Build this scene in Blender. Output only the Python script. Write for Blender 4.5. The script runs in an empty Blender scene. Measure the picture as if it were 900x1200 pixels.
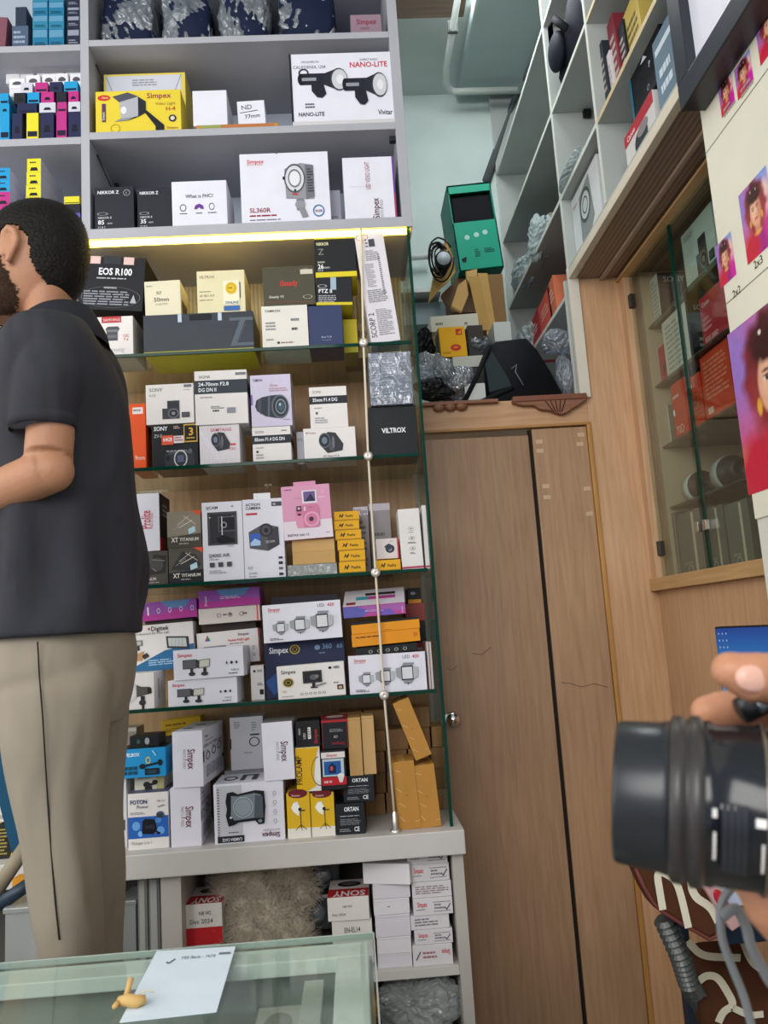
import bpy, bmesh, math, random
from mathutils import Vector, Matrix
random.seed(7)
SC = bpy.context.scene
COL = SC.collection
# ---------------------------------------------------------------- camera
FPX = 935.0
yaw, pit, rol = (math.radians(a) for a in (2.708, 8.558, 3.712))
cF = Vector((math.sin(yaw)*math.cos(pit), math.cos(yaw)*math.cos(pit), math.sin(pit)))
_r0 = Vector((math.cos(yaw), -math.sin(yaw), 0)); _u0 = _r0.cross(cF)
cR = math.cos(rol)*_r0 - math.sin(rol)*_u0
cU = math.cos(rol)*_u0 + math.sin(rol)*_r0
CAM = Vector((0, 0, 1.3))
cd = bpy.data.cameras.new('camera'); cam = bpy.data.objects.new('camera', cd); COL.objects.link(cam)
cam.matrix_world = Matrix(((cR.x, cU.x, -cF.x, 0), (cR.y, cU.y, -cF.y, 0), (cR.z, cU.z, -cF.z, 1.3), (0, 0, 0, 1)))
cd.sensor_fit = 'VERTICAL'; cd.sensor_height = 36.0; cd.lens = FPX/1200*36.0
cd.clip_start = .02; cd.dof.use_dof = True; cd.dof.focus_distance = 2.1; cd.dof.aperture_fstop = 10.5
SC.camera = cam
# ---------------------------------------------------------------- world, lights, exposure
w = bpy.data.worlds.new('world'); SC.world = w; w.use_nodes = True
w.node_tree.nodes['Background'].inputs[0].default_value = (.70, .82, 1.0, 1)
w.node_tree.nodes['Background'].inputs[1].default_value = .55
SC.view_settings.view_transform = 'Standard'; SC.view_settings.look = 'None'
SC.view_settings.gamma = 1; SC.view_settings.exposure = 0.42; SC.view_settings.use_curve_mapping = False
def area(name, loc, target, sx, sy, power, col):
    l = bpy.data.lights.new(name, 'AREA'); l.shape = 'RECTANGLE'; l.size = sx; l.size_y = sy
    l.energy = power; l.color = col
    o = bpy.data.objects.new(name, l); COL.objects.link(o); o.location = loc
    o.rotation_euler = (Vector(target)-Vector(loc)).to_track_quat('-Z', 'Y').to_euler()
    return o
area('daylight_shopfront', (-1.6, -2.2, 2.9), (-.1, 2.2, 1.8), 3.2, 2.0, 104, (1.0, .97, .93))
area('ceiling_tube', (.5, 2.5, 3.64), (.5, 3.0, 2.2), .25, .9, 10, (.93, .98, 1.0))  # unseen fill lamp, added to brighten the teal wall of the loft
area('daylight_left', (-2.6, .9, 2.0), (.3, 1.9, 1.5), 1.6, 2.0, 26, (1.0, .93, .82))
# ---------------------------------------------------------------- pixel <-> place helpers (900 x 1200 frame)
def ray(x, y): return cF + (x-450)/FPX*cR - (y-600)/FPX*cU
def atY(x, y, Y): d = ray(x, y); return CAM + d*(Y/d.y)
def atX(x, y, X): d = ray(x, y); return CAM + d*(X/d.x)
def atZ(x, y, Z): d = ray(x, y); return CAM + d*((Z-1.3)/d.z)
def Xat(px, Y, z):
    a = px-450; dz = z-1.3
    return (FPX*(Y*cR.y+dz*cR.z) - a*(Y*cF.y+dz*cF.z))/(a*cF.x-FPX*cR.x)
def Zat(py, X, Y):
    a = 600-py
    return 1.3+(FPX*(X*cU.x+Y*cU.y) - a*(X*cF.x+Y*cF.y))/(a*cF.z-FPX*cU.z)
# ---------------------------------------------------------------- materials
def lin(h):
    if not isinstance(h, str): return (*h, 1)
    h = h.lstrip('#'); h = h if len(h) == 6 else ''.join(q*2 for q in h); c = [int(h[i:i+2], 16)/255 for i in (0, 2, 4)]
    return tuple((v/12.92 if v <= .04045 else ((v+.055)/1.055)**2.4) for v in c) + (1,)
MC = {}
def nodes(m):
    m.use_nodes = True; nt = m.node_tree; return nt, nt.nodes, nt.links, nt.nodes['Principled BSDF']
def M(col, rough=.55, kind='print', metal=0.0, **k):
    key = (col, rough, kind, metal, tuple(sorted(k.items())))
    if key in MC: return MC[key]
    m = bpy.data.materials.new(kind+'_'+str(col).strip('#')); nt, N, L, P = nodes(m)
    c = lin(col); P.inputs['Base Color'].default_value = c; P.inputs['Roughness'].default_value = rough
    P.inputs['Metallic'].default_value = metal
    P.inputs['Specular IOR Level'].default_value = {'print': .2, 'card': .22, 'cloth': .12, 'garment': .2, 'fur': .1, 'skin': .35, 'plaster': .2}.get(kind, .5)
    if kind in ('card', 'paint', 'cloth', 'garment', 'skin', 'plaster', 'plastic', 'fur'):
        tc = N.new('ShaderNodeTexCoord'); n = N.new('ShaderNodeTexNoise'); L.new(tc.outputs['Object'], n.inputs['Vector'])
        sc, amt, bs, bd = {'card': (14, .10, 60, .08), 'paint': (5, .12, 30, .1), 'cloth': (7, .10, 900, .25), 'garment': (7, .10, 900, .25), 'skin': (16, .16, 240, .15), 'plaster': (2.2, .22, 22, .25), 'plastic': (6, .06, 40, .05), 'fur': (25, .35, 160, .8)}[kind]
        n.inputs['Scale'].default_value = sc; n.inputs['Detail'].default_value = 5
        mx = N.new('ShaderNodeMix'); mx.data_type = 'RGBA'
        mx.inputs[6].default_value = tuple(v*(1-amt) for v in c[:3])+(1,); mx.inputs[7].default_value = tuple(min(1, v*(1+amt)) for v in c[:3])+(1,)
        L.new(n.outputs['Fac'], mx.inputs[0]); L.new(mx.outputs[2], P.inputs['Base Color'])
        n2 = N.new('ShaderNodeTexNoise'); n2.inputs['Scale'].default_value = bs; L.new(tc.outputs['Object'], n2.inputs['Vector'])
        b = N.new('ShaderNodeBump'); b.inputs['Strength'].default_value = bd; b.inputs['Distance'].default_value = .004
        L.new(n2.outputs['Fac'], b.inputs['Height']); L.new(b.outputs['Normal'], P.inputs['Normal'])
        if kind == 'garment':
            mp = N.new('ShaderNodeMapping'); mp.inputs['Scale'].default_value = (8, 8, 4); L.new(tc.outputs['Object'], mp.inputs['Vector'])
            n4 = N.new('ShaderNodeTexNoise'); n4.inputs['Scale'].default_value = 1; n4.inputs['Detail'].default_value = 1.2; n4.inputs['Distortion'].default_value = .7; L.new(mp.outputs[0], n4.inputs['Vector'])
            b2 = N.new('ShaderNodeBump'); b2.inputs['Strength'].default_value = 1.0; b2.inputs['Distance'].default_value = .028; L.new(n4.outputs['Fac'], b2.inputs['Height']); L.new(b2.outputs['Normal'], b.inputs['Normal'])
        if kind == 'skin': P.inputs['Subsurface Weight'].default_value = .08; P.inputs['Subsurface Radius'].default_value = (.01, .004, .002)
    MC[key] = m; return m
def wood(name, c1, c2, axis=2, rough=.5, scale=1.0):
    if name in MC: return MC[name]
    m = bpy.data.materials.new(name); nt, N, L, P = nodes(m)
    tc = N.new('ShaderNodeTexCoord'); mp = N.new('ShaderNodeMapping'); L.new(tc.outputs['Object'], mp.inputs['Vector'])
    s = [26*scale]*3; s[axis] = 1.6*scale; mp.inputs['Scale'].default_value = s
    n = N.new('ShaderNodeTexNoise'); n.inputs['Scale'].default_value = 3; n.inputs['Detail'].default_value = 8; n.inputs['Distortion'].default_value = .6
    L.new(mp.outputs[0], n.inputs['Vector'])
    r = N.new('ShaderNodeValToRGB'); r.color_ramp.elements[0].position = .3; r.color_ramp.elements[1].position = .7
    r.color_ramp.elements[0].color = lin(c1); r.color_ramp.elements[1].color = lin(c2)
    L.new(n.outputs['Fac'], r.inputs[0])
    n3 = N.new('ShaderNodeTexNoise'); n3.inputs['Scale'].default_value = 1.7; n3.inputs['Detail'].default_value = 3; L.new(tc.outputs['Object'], n3.inputs['Vector'])
    mx = N.new('ShaderNodeMix'); mx.data_type = 'RGBA'; mx.blend_type = 'MULTIPLY'; mx.inputs[0].default_value = .35
    L.new(r.outputs[0], mx.inputs[6]); L.new(n3.outputs['Color'], mx.inputs[7])
    mr = N.new('ShaderNodeMapRange'); mr.inputs[1].default_value = .3; mr.inputs[2].default_value = .7; mr.inputs[3].default_value = .82; mr.inputs[4].default_value = 1.1
    L.new(n3.outputs['Fac'], mr.inputs[0])
    hs = N.new('ShaderNodeHueSaturation'); L.new(r.outputs[0], hs.inputs['Color']); L.new(mr.outputs[0], hs.inputs['Value'])
    L.new(hs.outputs[0], P.inputs['Base Color']); N.remove(mx)
    P.inputs['Roughness'].default_value = rough
    b = N.new('ShaderNodeBump'); b.inputs['Strength'].default_value = .12; b.inputs['Distance'].default_value = .003
    L.new(n.outputs['Fac'], b.inputs['Height']); L.new(b.outputs['Normal'], P.inputs['Normal'])
    MC[name] = m; return m
def ribbed(name, c1, c2, axis, freq):
    m = bpy.data.materials.new(name); nt, N, L, P = nodes(m)
    tc = N.new('ShaderNodeTexCoord'); wv = N.new('ShaderNodeTexWave'); wv.bands_direction = axis; wv.inputs['Scale'].default_value = freq
    wv.inputs['Distortion'].default_value = .15; L.new(tc.outputs['Object'], wv.inputs['Vector'])
    r = N.new('ShaderNodeValToRGB'); r.color_ramp.elements[0].color = lin(c1); r.color_ramp.elements[1].color = lin(c2)
    L.new(wv.outputs['Fac'], r.inputs[0]); L.new(r.outputs[0], P.inputs['Base Color']); P.inputs['Roughness'].default_value = .5
    b = N.new('ShaderNodeBump'); b.inputs['Strength'].default_value = .3; b.inputs['Distance'].default_value = .003
    L.new(wv.outputs['Fac'], b.inputs['Height']); L.new(b.outputs['Normal'], P.inputs['Normal']); return m
def clear(name, tint, rough=.02, opac=.0, bump=0, bscale=20, ior=1.45, solid='#ffffff'):
    if name in MC: return MC[name]
    m = bpy.data.materials.new(name); nt, N, L, P = nodes(m); out = N['Material Output']; N.remove(P)
    tr = N.new('ShaderNodeBsdfTransparent'); tr.inputs[0].default_value = lin(tint)
    gl = N.new('ShaderNodeBsdfGlossy'); gl.inputs['Roughness'].default_value = rough
    fr = N.new('ShaderNodeLayerWeight'); fr.inputs[0].default_value = .5
    pw_ = N.new('ShaderNodeMath'); pw_.operation = 'POWER'; pw_.inputs[1].default_value = 4.5; L.new(fr.outputs['Facing'], pw_.inputs[0])
    ml = N.new('ShaderNodeMath'); ml.operation = 'MULTIPLY_ADD'; ml.inputs[1].default_value = .7; f0 = ((ior-1)/(ior+1))**2; ml.inputs[2].default_value = f0 if not bump else f0*3; L.new(pw_.outputs[0], ml.inputs[0])
    mx = N.new('ShaderNodeMixShader'); L.new(ml.outputs[0], mx.inputs[0]); L.new(tr.outputs[0], mx.inputs[1]); L.new(gl.outputs[0], mx.inputs[2])
    last = mx
    if bump:
        tc = N.new('ShaderNodeTexCoord'); n = N.new('ShaderNodeTexNoise'); n.inputs['Scale'].default_value = bscale; n.inputs['Detail'].default_value = 4; n.inputs['Distortion'].default_value = 1.2
        L.new(tc.outputs['Object'], n.inputs['Vector'])
        b = N.new('ShaderNodeBump'); b.inputs['Strength'].default_value = bump; b.inputs['Distance'].default_value = .01
        L.new(n.outputs['Fac'], b.inputs['Height']); L.new(b.outputs['Normal'], gl.inputs['Normal']); L.new(b.outputs['Normal'], fr.inputs['Normal'])
    if opac:
        df = N.new('ShaderNodeBsdfDiffuse'); df.inputs[0].default_value = lin(solid)
        m2 = N.new('ShaderNodeMixShader'); m2.inputs[0].default_value = opac
        L.new(mx.outputs[0], m2.inputs[1]); L.new(df.outputs[0], m2.inputs[2]); last = m2
    L.new(last.outputs[0], out.inputs[0]); MC[name] = m; return m
def emit(name, col, s):
    m = bpy.data.materials.new(name); nt, N, L, P = nodes(m)
    P.inputs['Base Color'].default_value = lin(col); P.inputs['Emission Color'].default_value = lin(col); P.inputs['Emission Strength'].default_value = s
    return m
GLASS = clear('clear_glass', '#f1f8f4', .01)
GEDGE = clear('green_glass_edge', '#1d4a3c', .08, .55, solid='#0f4a3a')
WRAP = clear('plastic_wrap', '#c6cdd6', .14, .24, 1.0, 30, 1.7, '#aab3be')
BAG = clear('plastic_bag', '#cfd8d8', .2, .38, 1.0, 30, 1.5, '#c9cfcc')
TUB = clear('frosted_tub', '#dfe3e2', .25, .35, .1, 12, 1.45, '#cfd3d1')
# ---------------------------------------------------------------- mesh collector
_fonts = {}
def glyphs(s, bold):
    k = (s, bold)
    if k not in _fonts:
        c = bpy.data.curves.new('writing', 'FONT'); c.body = s; c.size = 1; c.resolution_u = 2; c.offset = bold
        o = bpy.data.objects.new('writing', c); me = o.to_mesh()
        vs = [(v.co.x, v.co.y) for v in me.vertices]; fs = [tuple(p.vertices) for p in me.polygons]
        o.to_mesh_clear(); bpy.data.objects.remove(o); bpy.data.curves.remove(c)
        mx = max([v[0] for v in vs] or [1]); _fonts[k] = (vs, fs, mx)
    return _fonts[k]
class MB:
    def __init__(s): s.v = []; s.f = []; s.mi = []; s.mats = []; s.sm = []
    def slot(s, m):
        if m not in s.mats: s.mats.append(m)
        return s.mats.index(m)
    def add(s, vs, fs, m, smooth=False):
        b = len(s.v); i = s.slot(m); s.v += [tuple(v) for v in vs]
        for f in fs: s.f.append(tuple(b+q for q in f)); s.mi.append(i); s.sm.append(smooth)
    def bm(s, b, m, smooth=False, T=None):
        b.verts.ensure_lookup_table(); b.verts.index_update()
        s.add([(T @ v.co if T else v.co) for v in b.verts], [[v.index for v in f.verts] for f in b.faces], m, smooth); b.free()
    def box(s, x0, x1, y0, y1, z0, z1, m, bev=.0015, T=None):
        b = bmesh.new(); bmesh.ops.create_cube(b, size=1)
        for v in b.verts: v.co = Vector(((x0+x1)/2+v.co.x*(x1-x0), (y0+y1)/2+v.co.y*(y1-y0), (z0+z1)/2+v.co.z*(z1-z0)))
        if bev:
            bev = min(bev, abs(x1-x0)/4, abs(y1-y0)/4, abs(z1-z0)/4)
            bmesh.ops.bevel(b, geom=b.edges[:], offset=bev, segments=2, affect='EDGES', profile=.6)
        s.bm(b, m, False, T); return s
    def tube(s, path, rad, m, n=12, caps=True, flat=None, ref=None):
        P = [Vector(p) for p in path]; R = rad if isinstance(rad, (list, tuple)) else [rad]*len(P)
        vs = []; fs = []; prev = Vector(ref) if ref else None
        for i, p in enumerate(P):
            t = (P[min(i+1, len(P)-1)]-P[max(i-1, 0)]).normalized()
            if prev is None: prev = Vector((0, 0, 1)) if abs(t.z) < .9 else Vector((1, 0, 0))
            a = (prev-t*prev.dot(t)).normalized(); b = t.cross(a); prev = a
            ra, rb = R[i] if isinstance(R[i], (list, tuple)) else (R[i], R[i])
            for k in range(n):
                th = 2*math.pi*k/n; vs.append(p+a*ra*math.cos(th)+b*rb*math.sin(th))
        for i in range(len(P)-1):
            for k in range(n): fs.append((i*n+k, i*n+(k+1) % n, (i+1)*n+(k+1) % n, (i+1)*n+k))
        if caps: fs.append(tuple(range(n))[::-1]); fs.append(tuple((len(P)-1)*n+k for k in range(n)))
        s.add(vs, fs, m, True); return s
    def ell(s, c, r, m, T=None, u=20, v=12):
        b = bmesh.new(); bmesh.ops.create_uvsphere(b, u_segments=u, v_segments=v, radius=1)
        for q in b.verts:
            p = Vector((q.co.x*r[0], q.co.y*r[1], q.co.z*r[2])); q.co = Vector(c)+(T @ p if T else p)
        s.bm(b, m, True); return s
    def lathe(s, prof, m, T, n=32):
        vs = []; fs = []
        for a, r in prof:
            for k in range(n): th = 2*math.pi*k/n; vs.append(T @ Vector((r*math.cos(th), r*math.sin(th), a)))
        for i in range(len(prof)-1):
            for k in range(n): fs.append((i*n+k, i*n+(k+1) % n, (i+1)*n+(k+1) % n, (i+1)*n+k))
        s.add(vs, fs, m, True); return s
    def build(s, name, parent=None, loc=None):
        me = bpy.data.meshes.new(name); me.from_pydata(s.v, [], s.f)
        for m in s.mats: me.materials.append(m)
        me.polygons.foreach_set('material_index', s.mi); me.polygons.foreach_set('use_smooth', s.sm); me.update()
        o = bpy.data.objects.new(name, me); COL.objects.link(o)
        if parent: o.parent = parent
        if loc is not None: o.location = loc
        return o
def tag(o, label, cat, g=None, kind=None):
    if label: o['label'] = label
    if cat: o['category'] = cat
    if g: o['group'] = g
    if kind: o['kind'] = kind
    return o
def empty(name, loc, label=None, cat=None, g=None, rz=0):
    o = bpy.data.objects.new(name, None); COL.objects.link(o); o.location = loc; o.rotation_euler.z = rz; o.empty_display_size = .05
    return tag(o, label, cat, g)
# ---------------------------------------------------------------- printed faces
def frame_of(face, W, H, D):
    # origin, u vector, v vector, normal, size along u, size along v
    return {'f': (Vector((-W/2, 0, 0)), Vector((1, 0, 0)), Vector((0, 0, 1)), Vector((0, -1, 0)), W, H),
            'r': (Vector((W/2, 0, 0)), Vector((0, 1, 0)), Vector((0, 0, 1)), Vector((1, 0, 0)), D, H),
            'l': (Vector((-W/2, D, 0)), Vector((0, -1, 0)), Vector((0, 0, 1)), Vector((-1, 0, 0)), D, H),
            't': (Vector((-W/2, 0, H)), Vector((1, 0, 0)), Vector((0, 1, 0)), Vector((0, 0, 1)), W, D),
            'b': (Vector((-W/2, D, 0)), Vector((1, 0, 0)), Vector((0, -1, 0)), Vector((0, 0, -1)), W, D)}[face]
def paint(mb, fr, prims, start=0):
    O, U, V, Nn, W, H = fr
    lay = start
    for p in prims:
        lay += 1; off = .0004+.00012*lay
        def P(u, v): return O+U*(u*W)+V*(v*H)+Nn*off
        k = p[0]
        if k == 'r':
            _, a, b, c, d, col = p[:6]; mb.add([P(a, b), P(c, b), P(c, d), P(a, d)], [(0, 1, 2, 3)], M(col, p[6] if len(p) > 6 else .5))
        elif k == 'p':
            q = [P(*x) for x in p[1]]; mb.add(q, [tuple(range(len(q)))], M(p[2], .5))
        elif k == 'e':
            _, u, v, ru, rv, col = p[:6]
            mb.add([P(u+ru*math.cos(t*math.pi/10), v+rv*math.sin(t*math.pi/10)) for t in range(20)], [tuple(range(20))], M(col, .45))
        elif k == 'g':
            _, u, v, ru, rv, th, col = p; n = 24
            vs = [P(u+ru*math.cos(t*2*math.pi/n), v+rv*math.sin(t*2*math.pi/n)) for t in range(n)]+[P(u+ru*(1-th)*math.cos(t*2*math.pi/n), v+rv*(1-th)*math.sin(t*2*math.pi/n)) for t in range(n)]
            mb.add(vs, [(t, (t+1) % n, n+(t+1) % n, n+t) for t in range(n)], M(col, .45))
        elif k == 'l':
            _, a, b, c, d, th, col = p
            A = Vector((a*W, b*H)); B_ = Vector((c*W, d*H)); n = (B_-A).normalized()*th*H/2; n = Vector((-n.y, n.x))
            q = [A+n, A-n, B_-n, B_+n]; mb.add([O+U*x.x+V*x.y+Nn*off for x in q], [(0, 1, 2, 3)], M(col, .5))
        elif k == 'x':      # lines of small print
            _, a, b, c, d, n, col = p[:7]; rnd = random.Random(int(a*997+b*371+n))
            for i in range(n):
                y1 = d-(d-b)*(i+.15)/n; y0 = d-(d-b)*(i+.65)/n; x = a; end = a+(c-a)*(1 if i % 3 else rnd.uniform(.6, 1))
                while x < end-.005:
                    wd = min((c-a)*rnd.uniform(.1, .32), end-x); mb.add([P(x, y0), P(x+wd, y0), P(x+wd, y1), P(x, y1)], [(0, 1, 2, 3)], M(col, .5)); x += wd+(c-a)*.035
        elif k == 't':      # writing: text, u, v, height, colour, options
            _, s, u, v, h, col = p[:6]; o = p[6] if len(p) > 6 else {}
            vs, fs, mx = glyphs(s, o.get('b', .0)*.45); rot = math.radians(o.get('rot', 0))
            sy = h*H/.72; sx = sy*o.get('sx', 1)
            lim = o.get('w')
            if lim:
                Lm = lim*(W if abs(math.cos(rot)) > .5 else H)
                if mx*sx > Lm: sx = Lm/mx
            ux = U*math.cos(rot)+V*math.sin(rot); vx = V*math.cos(rot)-U*math.sin(rot); base = P(u, v)
            if o.get('c'): base = base-ux*(mx*sx/2)
            mb.add([base+ux*(a*sx)+vx*(b*sy) for a, b in vs], fs, M(col, .5))
def D(prims, u0, v0, u1, v1):
    out = []; su = u1-u0; sv = v1-v0
    for p in prims:
        k = p[0]
        if k in ('r', 'x'): out.append((k, u0+p[1]*su, v0+p[2]*sv, u0+p[3]*su, v0+p[4]*sv)+tuple(p[5:]))
        elif k == 'p': out.append(('p', [(u0+a*su, v0+b*sv) for a, b in p[1]], p[2]))
        elif k == 'e': out.append(('e', u0+p[1]*su, v0+p[2]*sv, p[3]*su, p[4]*sv, p[5]))
        elif k == 'g': out.append(('g', u0+p[1]*su, v0+p[2]*sv, p[3]*su, p[4]*sv, p[5], p[6]))
        elif k == 'l': out.append(('l', u0+p[1]*su, v0+p[2]*sv, u0+p[3]*su, v0+p[4]*sv, p[5]*sv, p[6]))
        elif k == 't': out.append(('t', p[1], u0+p[2]*su, v0+p[3]*sv, p[4]*sv)+tuple(p[5:]))
    return out
class Rec: pass
def B(name, x0, x1, yt, z, label, col, pr=(), Y=2.12, D_=.15, rz=0, ry=0, g=None, cat='box', rough=.5, par=None, pivot=0, mat=None, H=None):
    """a carton: front face spans x0..x1 in the frame, its top edge at yt, standing on height z (or on another carton)"""
    if isinstance(z, Rec): z = z.top+.0006
    if z > 1.9 and Y < 2.17: Y = 2.1015+(Y-2.10)*.22
    zc = z+.04
    for _ in range(4):
        X0, X1 = Xat(x0, Y, zc), Xat(x1, Y, zc)
        h = H if H else Zat(yt, (X0+X1)/2, Y)-z
        zc = z+h/2
    W = X1-X0; h = max(h, .008)
    mb = MB(); base = mat or M(col, rough, 'card'); mb.box(-W/2, W/2, 0, D_, 0, h, base, .0012)
    if not isinstance(pr, dict): pr = {'f': pr}
    for face, pl in pr.items(): paint(mb, frame_of(face, W, h, D_), pl)
    o = mb.build(name); ox = (X0+X1)/2
    piv = Vector((ox+pivot*W/2, Y, z))
    Rm = Matrix.Rotation(math.radians(rz), 4, 'Z') @ Matrix.Rotation(math.radians(ry), 4, 'Y')
    o.matrix_world = Matrix.Translation(piv) @ Rm @ Matrix.Translation(Vector((-pivot*W/2, 0, 0)))
    tag(o, label, cat, g)
    r = Rec(); r.o = o; r.top = z+h; r.W = W; r.H = h; r.D = D_; r.X = ox; r.z = z; r.Y = Y
    return r
def part_box(rec, name, u0, u1, v0, v1, y0, y1, m, label=None, prims=None):
    """a small separate piece fixed to a carton, in fractions of its front"""
    mb = MB(); mb.box(-rec.W/2+u0*rec.W, -rec.W/2+u1*rec.W, y0, y1, v0*rec.H, v1*rec.H, m, .0004)
    o = mb.build(name, rec.o)
    if prims:
        pass
    if label: o['label'] = label
    return o
# ================================================================ the setting
def S(name, mb): o = mb.build(name); o['kind'] = 'structure'; return o
TEAL = M('#ccdad4', .8, 'plaster'); PALE = M('#c9ced0', .6, 'paint')
LAM = M('#a5a5ac', .5, 'paint')            # grey laminate of the shelving
LAMR = M('#a9aeaa', .5, 'paint'); EDG = M('#cfd2c8', .45, 'paint')
WOODP = wood('wood_panel', '#c0946c', '#d2a982', 2, .45); WOODX = wood('wood_panel_lengthwise', '#b98d66', '#cba27b', 0, .45)
WOODD = wood('wood_door', '#96765a', '#a9886a', 2, .40); OCHRE = wood('wood_lipping', '#b07c3c', '#c4924e', 2, .5)
WOODY = wood('wood_lipping_y', '#b98f5c', '#cda673', 1, .5)
S('floor', MB().box(-3.2, 1.6, -2.5, 3.6, -.05, 0, M('#8d8880', .4, 'paint'), 0))
S('ceiling', MB().box(-3.2, 1.6, -.6, 3.6, 3.75, 3.85, M('#bfc7c3', .8, 'plaster'), 0))
S('wall_back', MB().box(-3.2, 1.6, 3.36, 3.5, 0, 3.75, TEAL, 0))
# wall to the right: panelled, with the recess of the glass display
mb = MB()
mb.box(.95, 1.0, 1.525, 2.449, 0, 1.3715, WOODP, .001)
mb.box(1.162, 1.35, 1.525, 3.36, 2.455, 3.75, PALE, 0)
mb.box(1.32, 1.35, 1.525, 2.449, 0, 2.455, WOODP, 0)
mb.box(.951, 1.35, -1.0, 1.525, 0, 3.75, M('#d9d6c8', .7, 'paint'), 0)
S('wall_right', mb)
# partition that holds the door: panel right of the door, header
mb = MB()
mb.box(.79, 1.0, 2.45, 2.49, 0, 2.455, WOODP, .001)
mb.box(.80, 1.32, 2.44, 2.45, 1.40, 2.41, WOODP, 0) if False else None
mb.box(1.0, 1.33, 2.45, 2.49, 0, 2.455, WOODP, 0)
S('wall_door', mb)
mb = MB(); mb.box(.22, .79, 2.45, 2.49, 1.915, 2.005, WOODX, .002); S('trim_1', mb)
mb = MB(); mb.box(.779, .792, 2.442, 2.47, 0, 1.915, OCHRE, .002); mb.box(.25, .792, 2.442, 2.47, 1.912, 1.920, wood('ochre_x', '#a07038', '#b8864a', 0), .001)
S('trim_2', mb)
S('trim_3', MB().box(.22, .80, 2.49, 3.36, 1.96, 1.995, WOODX, 0))      # loft floor above the passage
# ornament on the header
orn = M('#7d4a35', .6, 'paint'); gl_ = M('#3a1d14', .6)
mb = MB()
def lobes(x0, x1, z0, pts, m, y0=2.425, y1=2.45):
    q = [(x0+(x1-x0)*a, z0+b) for a, b in pts]; n = len(q)
    vs = [(a, y0, b) for a, b in q]+[(a, y1, b) for a, b in q]
    fs = [tuple(range(n)), tuple(range(2*n-1, n-1, -1))]+[(i, i+n, (i+1) % n+n, (i+1) % n) for i in range(n)]
    mb.add(vs, fs, m)
mb.box(.545, .782, 2.420, 2.45, 1.992, 2.010, orn, .003)
ped = wood('ornament_wood', '#7a4f38', '#96654a', 0)
lobes(.545, .782, 1.992, [(0, 0), (.12, -.010), (.28, -.012), (.36, -.026), (.5, -.032), (.56, -.040), (.64, -.046), (.72, -.040), (.78, -.030), (.88, -.018), (1, 0)], ped)
for k in range(5): mb.tube([(.68+(k-2)*.016, 2.423, 1.990), (.684+(k-2)*.006, 2.423, 1.953)], .0014, gl_, 6)
for k in range(3):
    c = .31+.036*k; mb.ell((c, 2.437, 1.992), (.019, .010, .014), ped)
mb.box(.26, .50, 2.428, 2.45, 1.997, 2.008, ped, .002)
S('trim_4', mb)
# door: wide leaf slightly ajar and the narrow fixed leaf
mb = MB(); mb.box(0, .337, 0, .03, .01, 1.892, WOODD, .002)
for a, b, c, d in ((.10, 1.22, .16, 1.235), (.02, 1.18, .05, 1.185)): mb.tube([(a, -.0005, b), ((a+c)/2, -.0005, b-.006), (c, -.0005, d)], .0007, M('#5d4432'), 5)
d1 = S('door_1', mb); d1.location = (.256, 2.452, .0); d1.rotation_euler.z = math.radians(2.0)
d1.data.transform(Matrix.Identity(4))
mb = MB(); T = Matrix.Translation((.022, 0, 1.032)) @ Matrix.Rotation(math.radians(90), 4, 'X')
CH = M('#d8d8d8', .12, 'metal', 1.0)
mb.lathe([(0, .0), (0, .02), (.004, .021), (.008, .012), (.02, .010), (.026, .02), (.036, .022), (.044, .018), (.047, .0)], CH, T)
k = mb.build('knob', d1); k['label'] = 'round chrome knob'
mb = MB(); mb.box(.603, .778, 2.452, 2.478, .01, 1.908, wood('wood_leaf', '#a17e5e', '#b4906e', 2), .002)
tape = M('#cdb091', .35)
for x, z in ((.612, 1.86), (.612, 1.83), (.62, 1.715), (.62, 1.68), (.748, 1.875), (.742, 1.845), (.75, 1.70), (.75, 1.62)):
    mb.box(x, x+.022, 2.4512, 2.452, z, z+.013, tape, 0)
pts = [(.62, 1.115), (.65, 1.11), (.68, 1.098), (.72, 1.105), (.76, 1.092)]
mb.tube([(a, 2.4515, b) for a, b in pts], .0008, M('#5d4432'), 5)
S('door_2', mb)
S('trim_5', MB().box(.592, .603, 2.462, 2.475, .01, 1.908, M('#1d1712', .7), 0))
# ceiling beam, pipes and cables in the loft
p0 = atZ(466, 12, 3.70); p1 = atZ(536, 12, 3.70)
S('trim_6', MB().box(p0.x-.3, p1.x+.02, p0.y-.16, p0.y, 3.66, 3.75, wood('beam', '#6d5a4d', '#88705e', 0), .004))
S('trim_7', MB().box(atY(535, 110, 3.3).x, 1.3, 2.4, 3.30, 3.69, 3.75, M('#9fafac', .8, 'plaster'), .02))
PVC = M('#c9cfc9', .35, 'plastic')
mb = MB(); a = atZ(541, -30, 3.655); b = atZ(523, 80, 3.655); c = atZ(523, 98, 3.655); d = atZ(532, 107, 3.655); e = atZ(606, 105, 3.655)
mb.tube([a, b, c, c.lerp(d, .5)+Vector((0, .01, 0)), d, e], .0135, PVC, 12)
q = a.lerp(b, .55); mb.box(q.x-.02, q.x+.02, q.y-.008, q.y+.008, 3.640, 3.690, M('#4a5050', .5, 'plastic'), .002)
tag(mb.build('conduit_pipe'), 'pale plastic conduit pipe bending along the ceiling above the loft', 'pipe')
mb = MB(); mb.tube([atZ(657, 5, 3.66), atZ(630, 60, 3.66), atY(607, 105, 3.30), atY(596, 135, 3.345), atY(570, 212, 3.345)], [.012, .012, .012, .014, .02], M('#565c5c', .6, 'plaster'), 10)
tag(mb.build('cable_duct'), 'dark grey cable duct running diagonally down the teal wall behind the right-hand shelves', 'cable duct')
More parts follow.
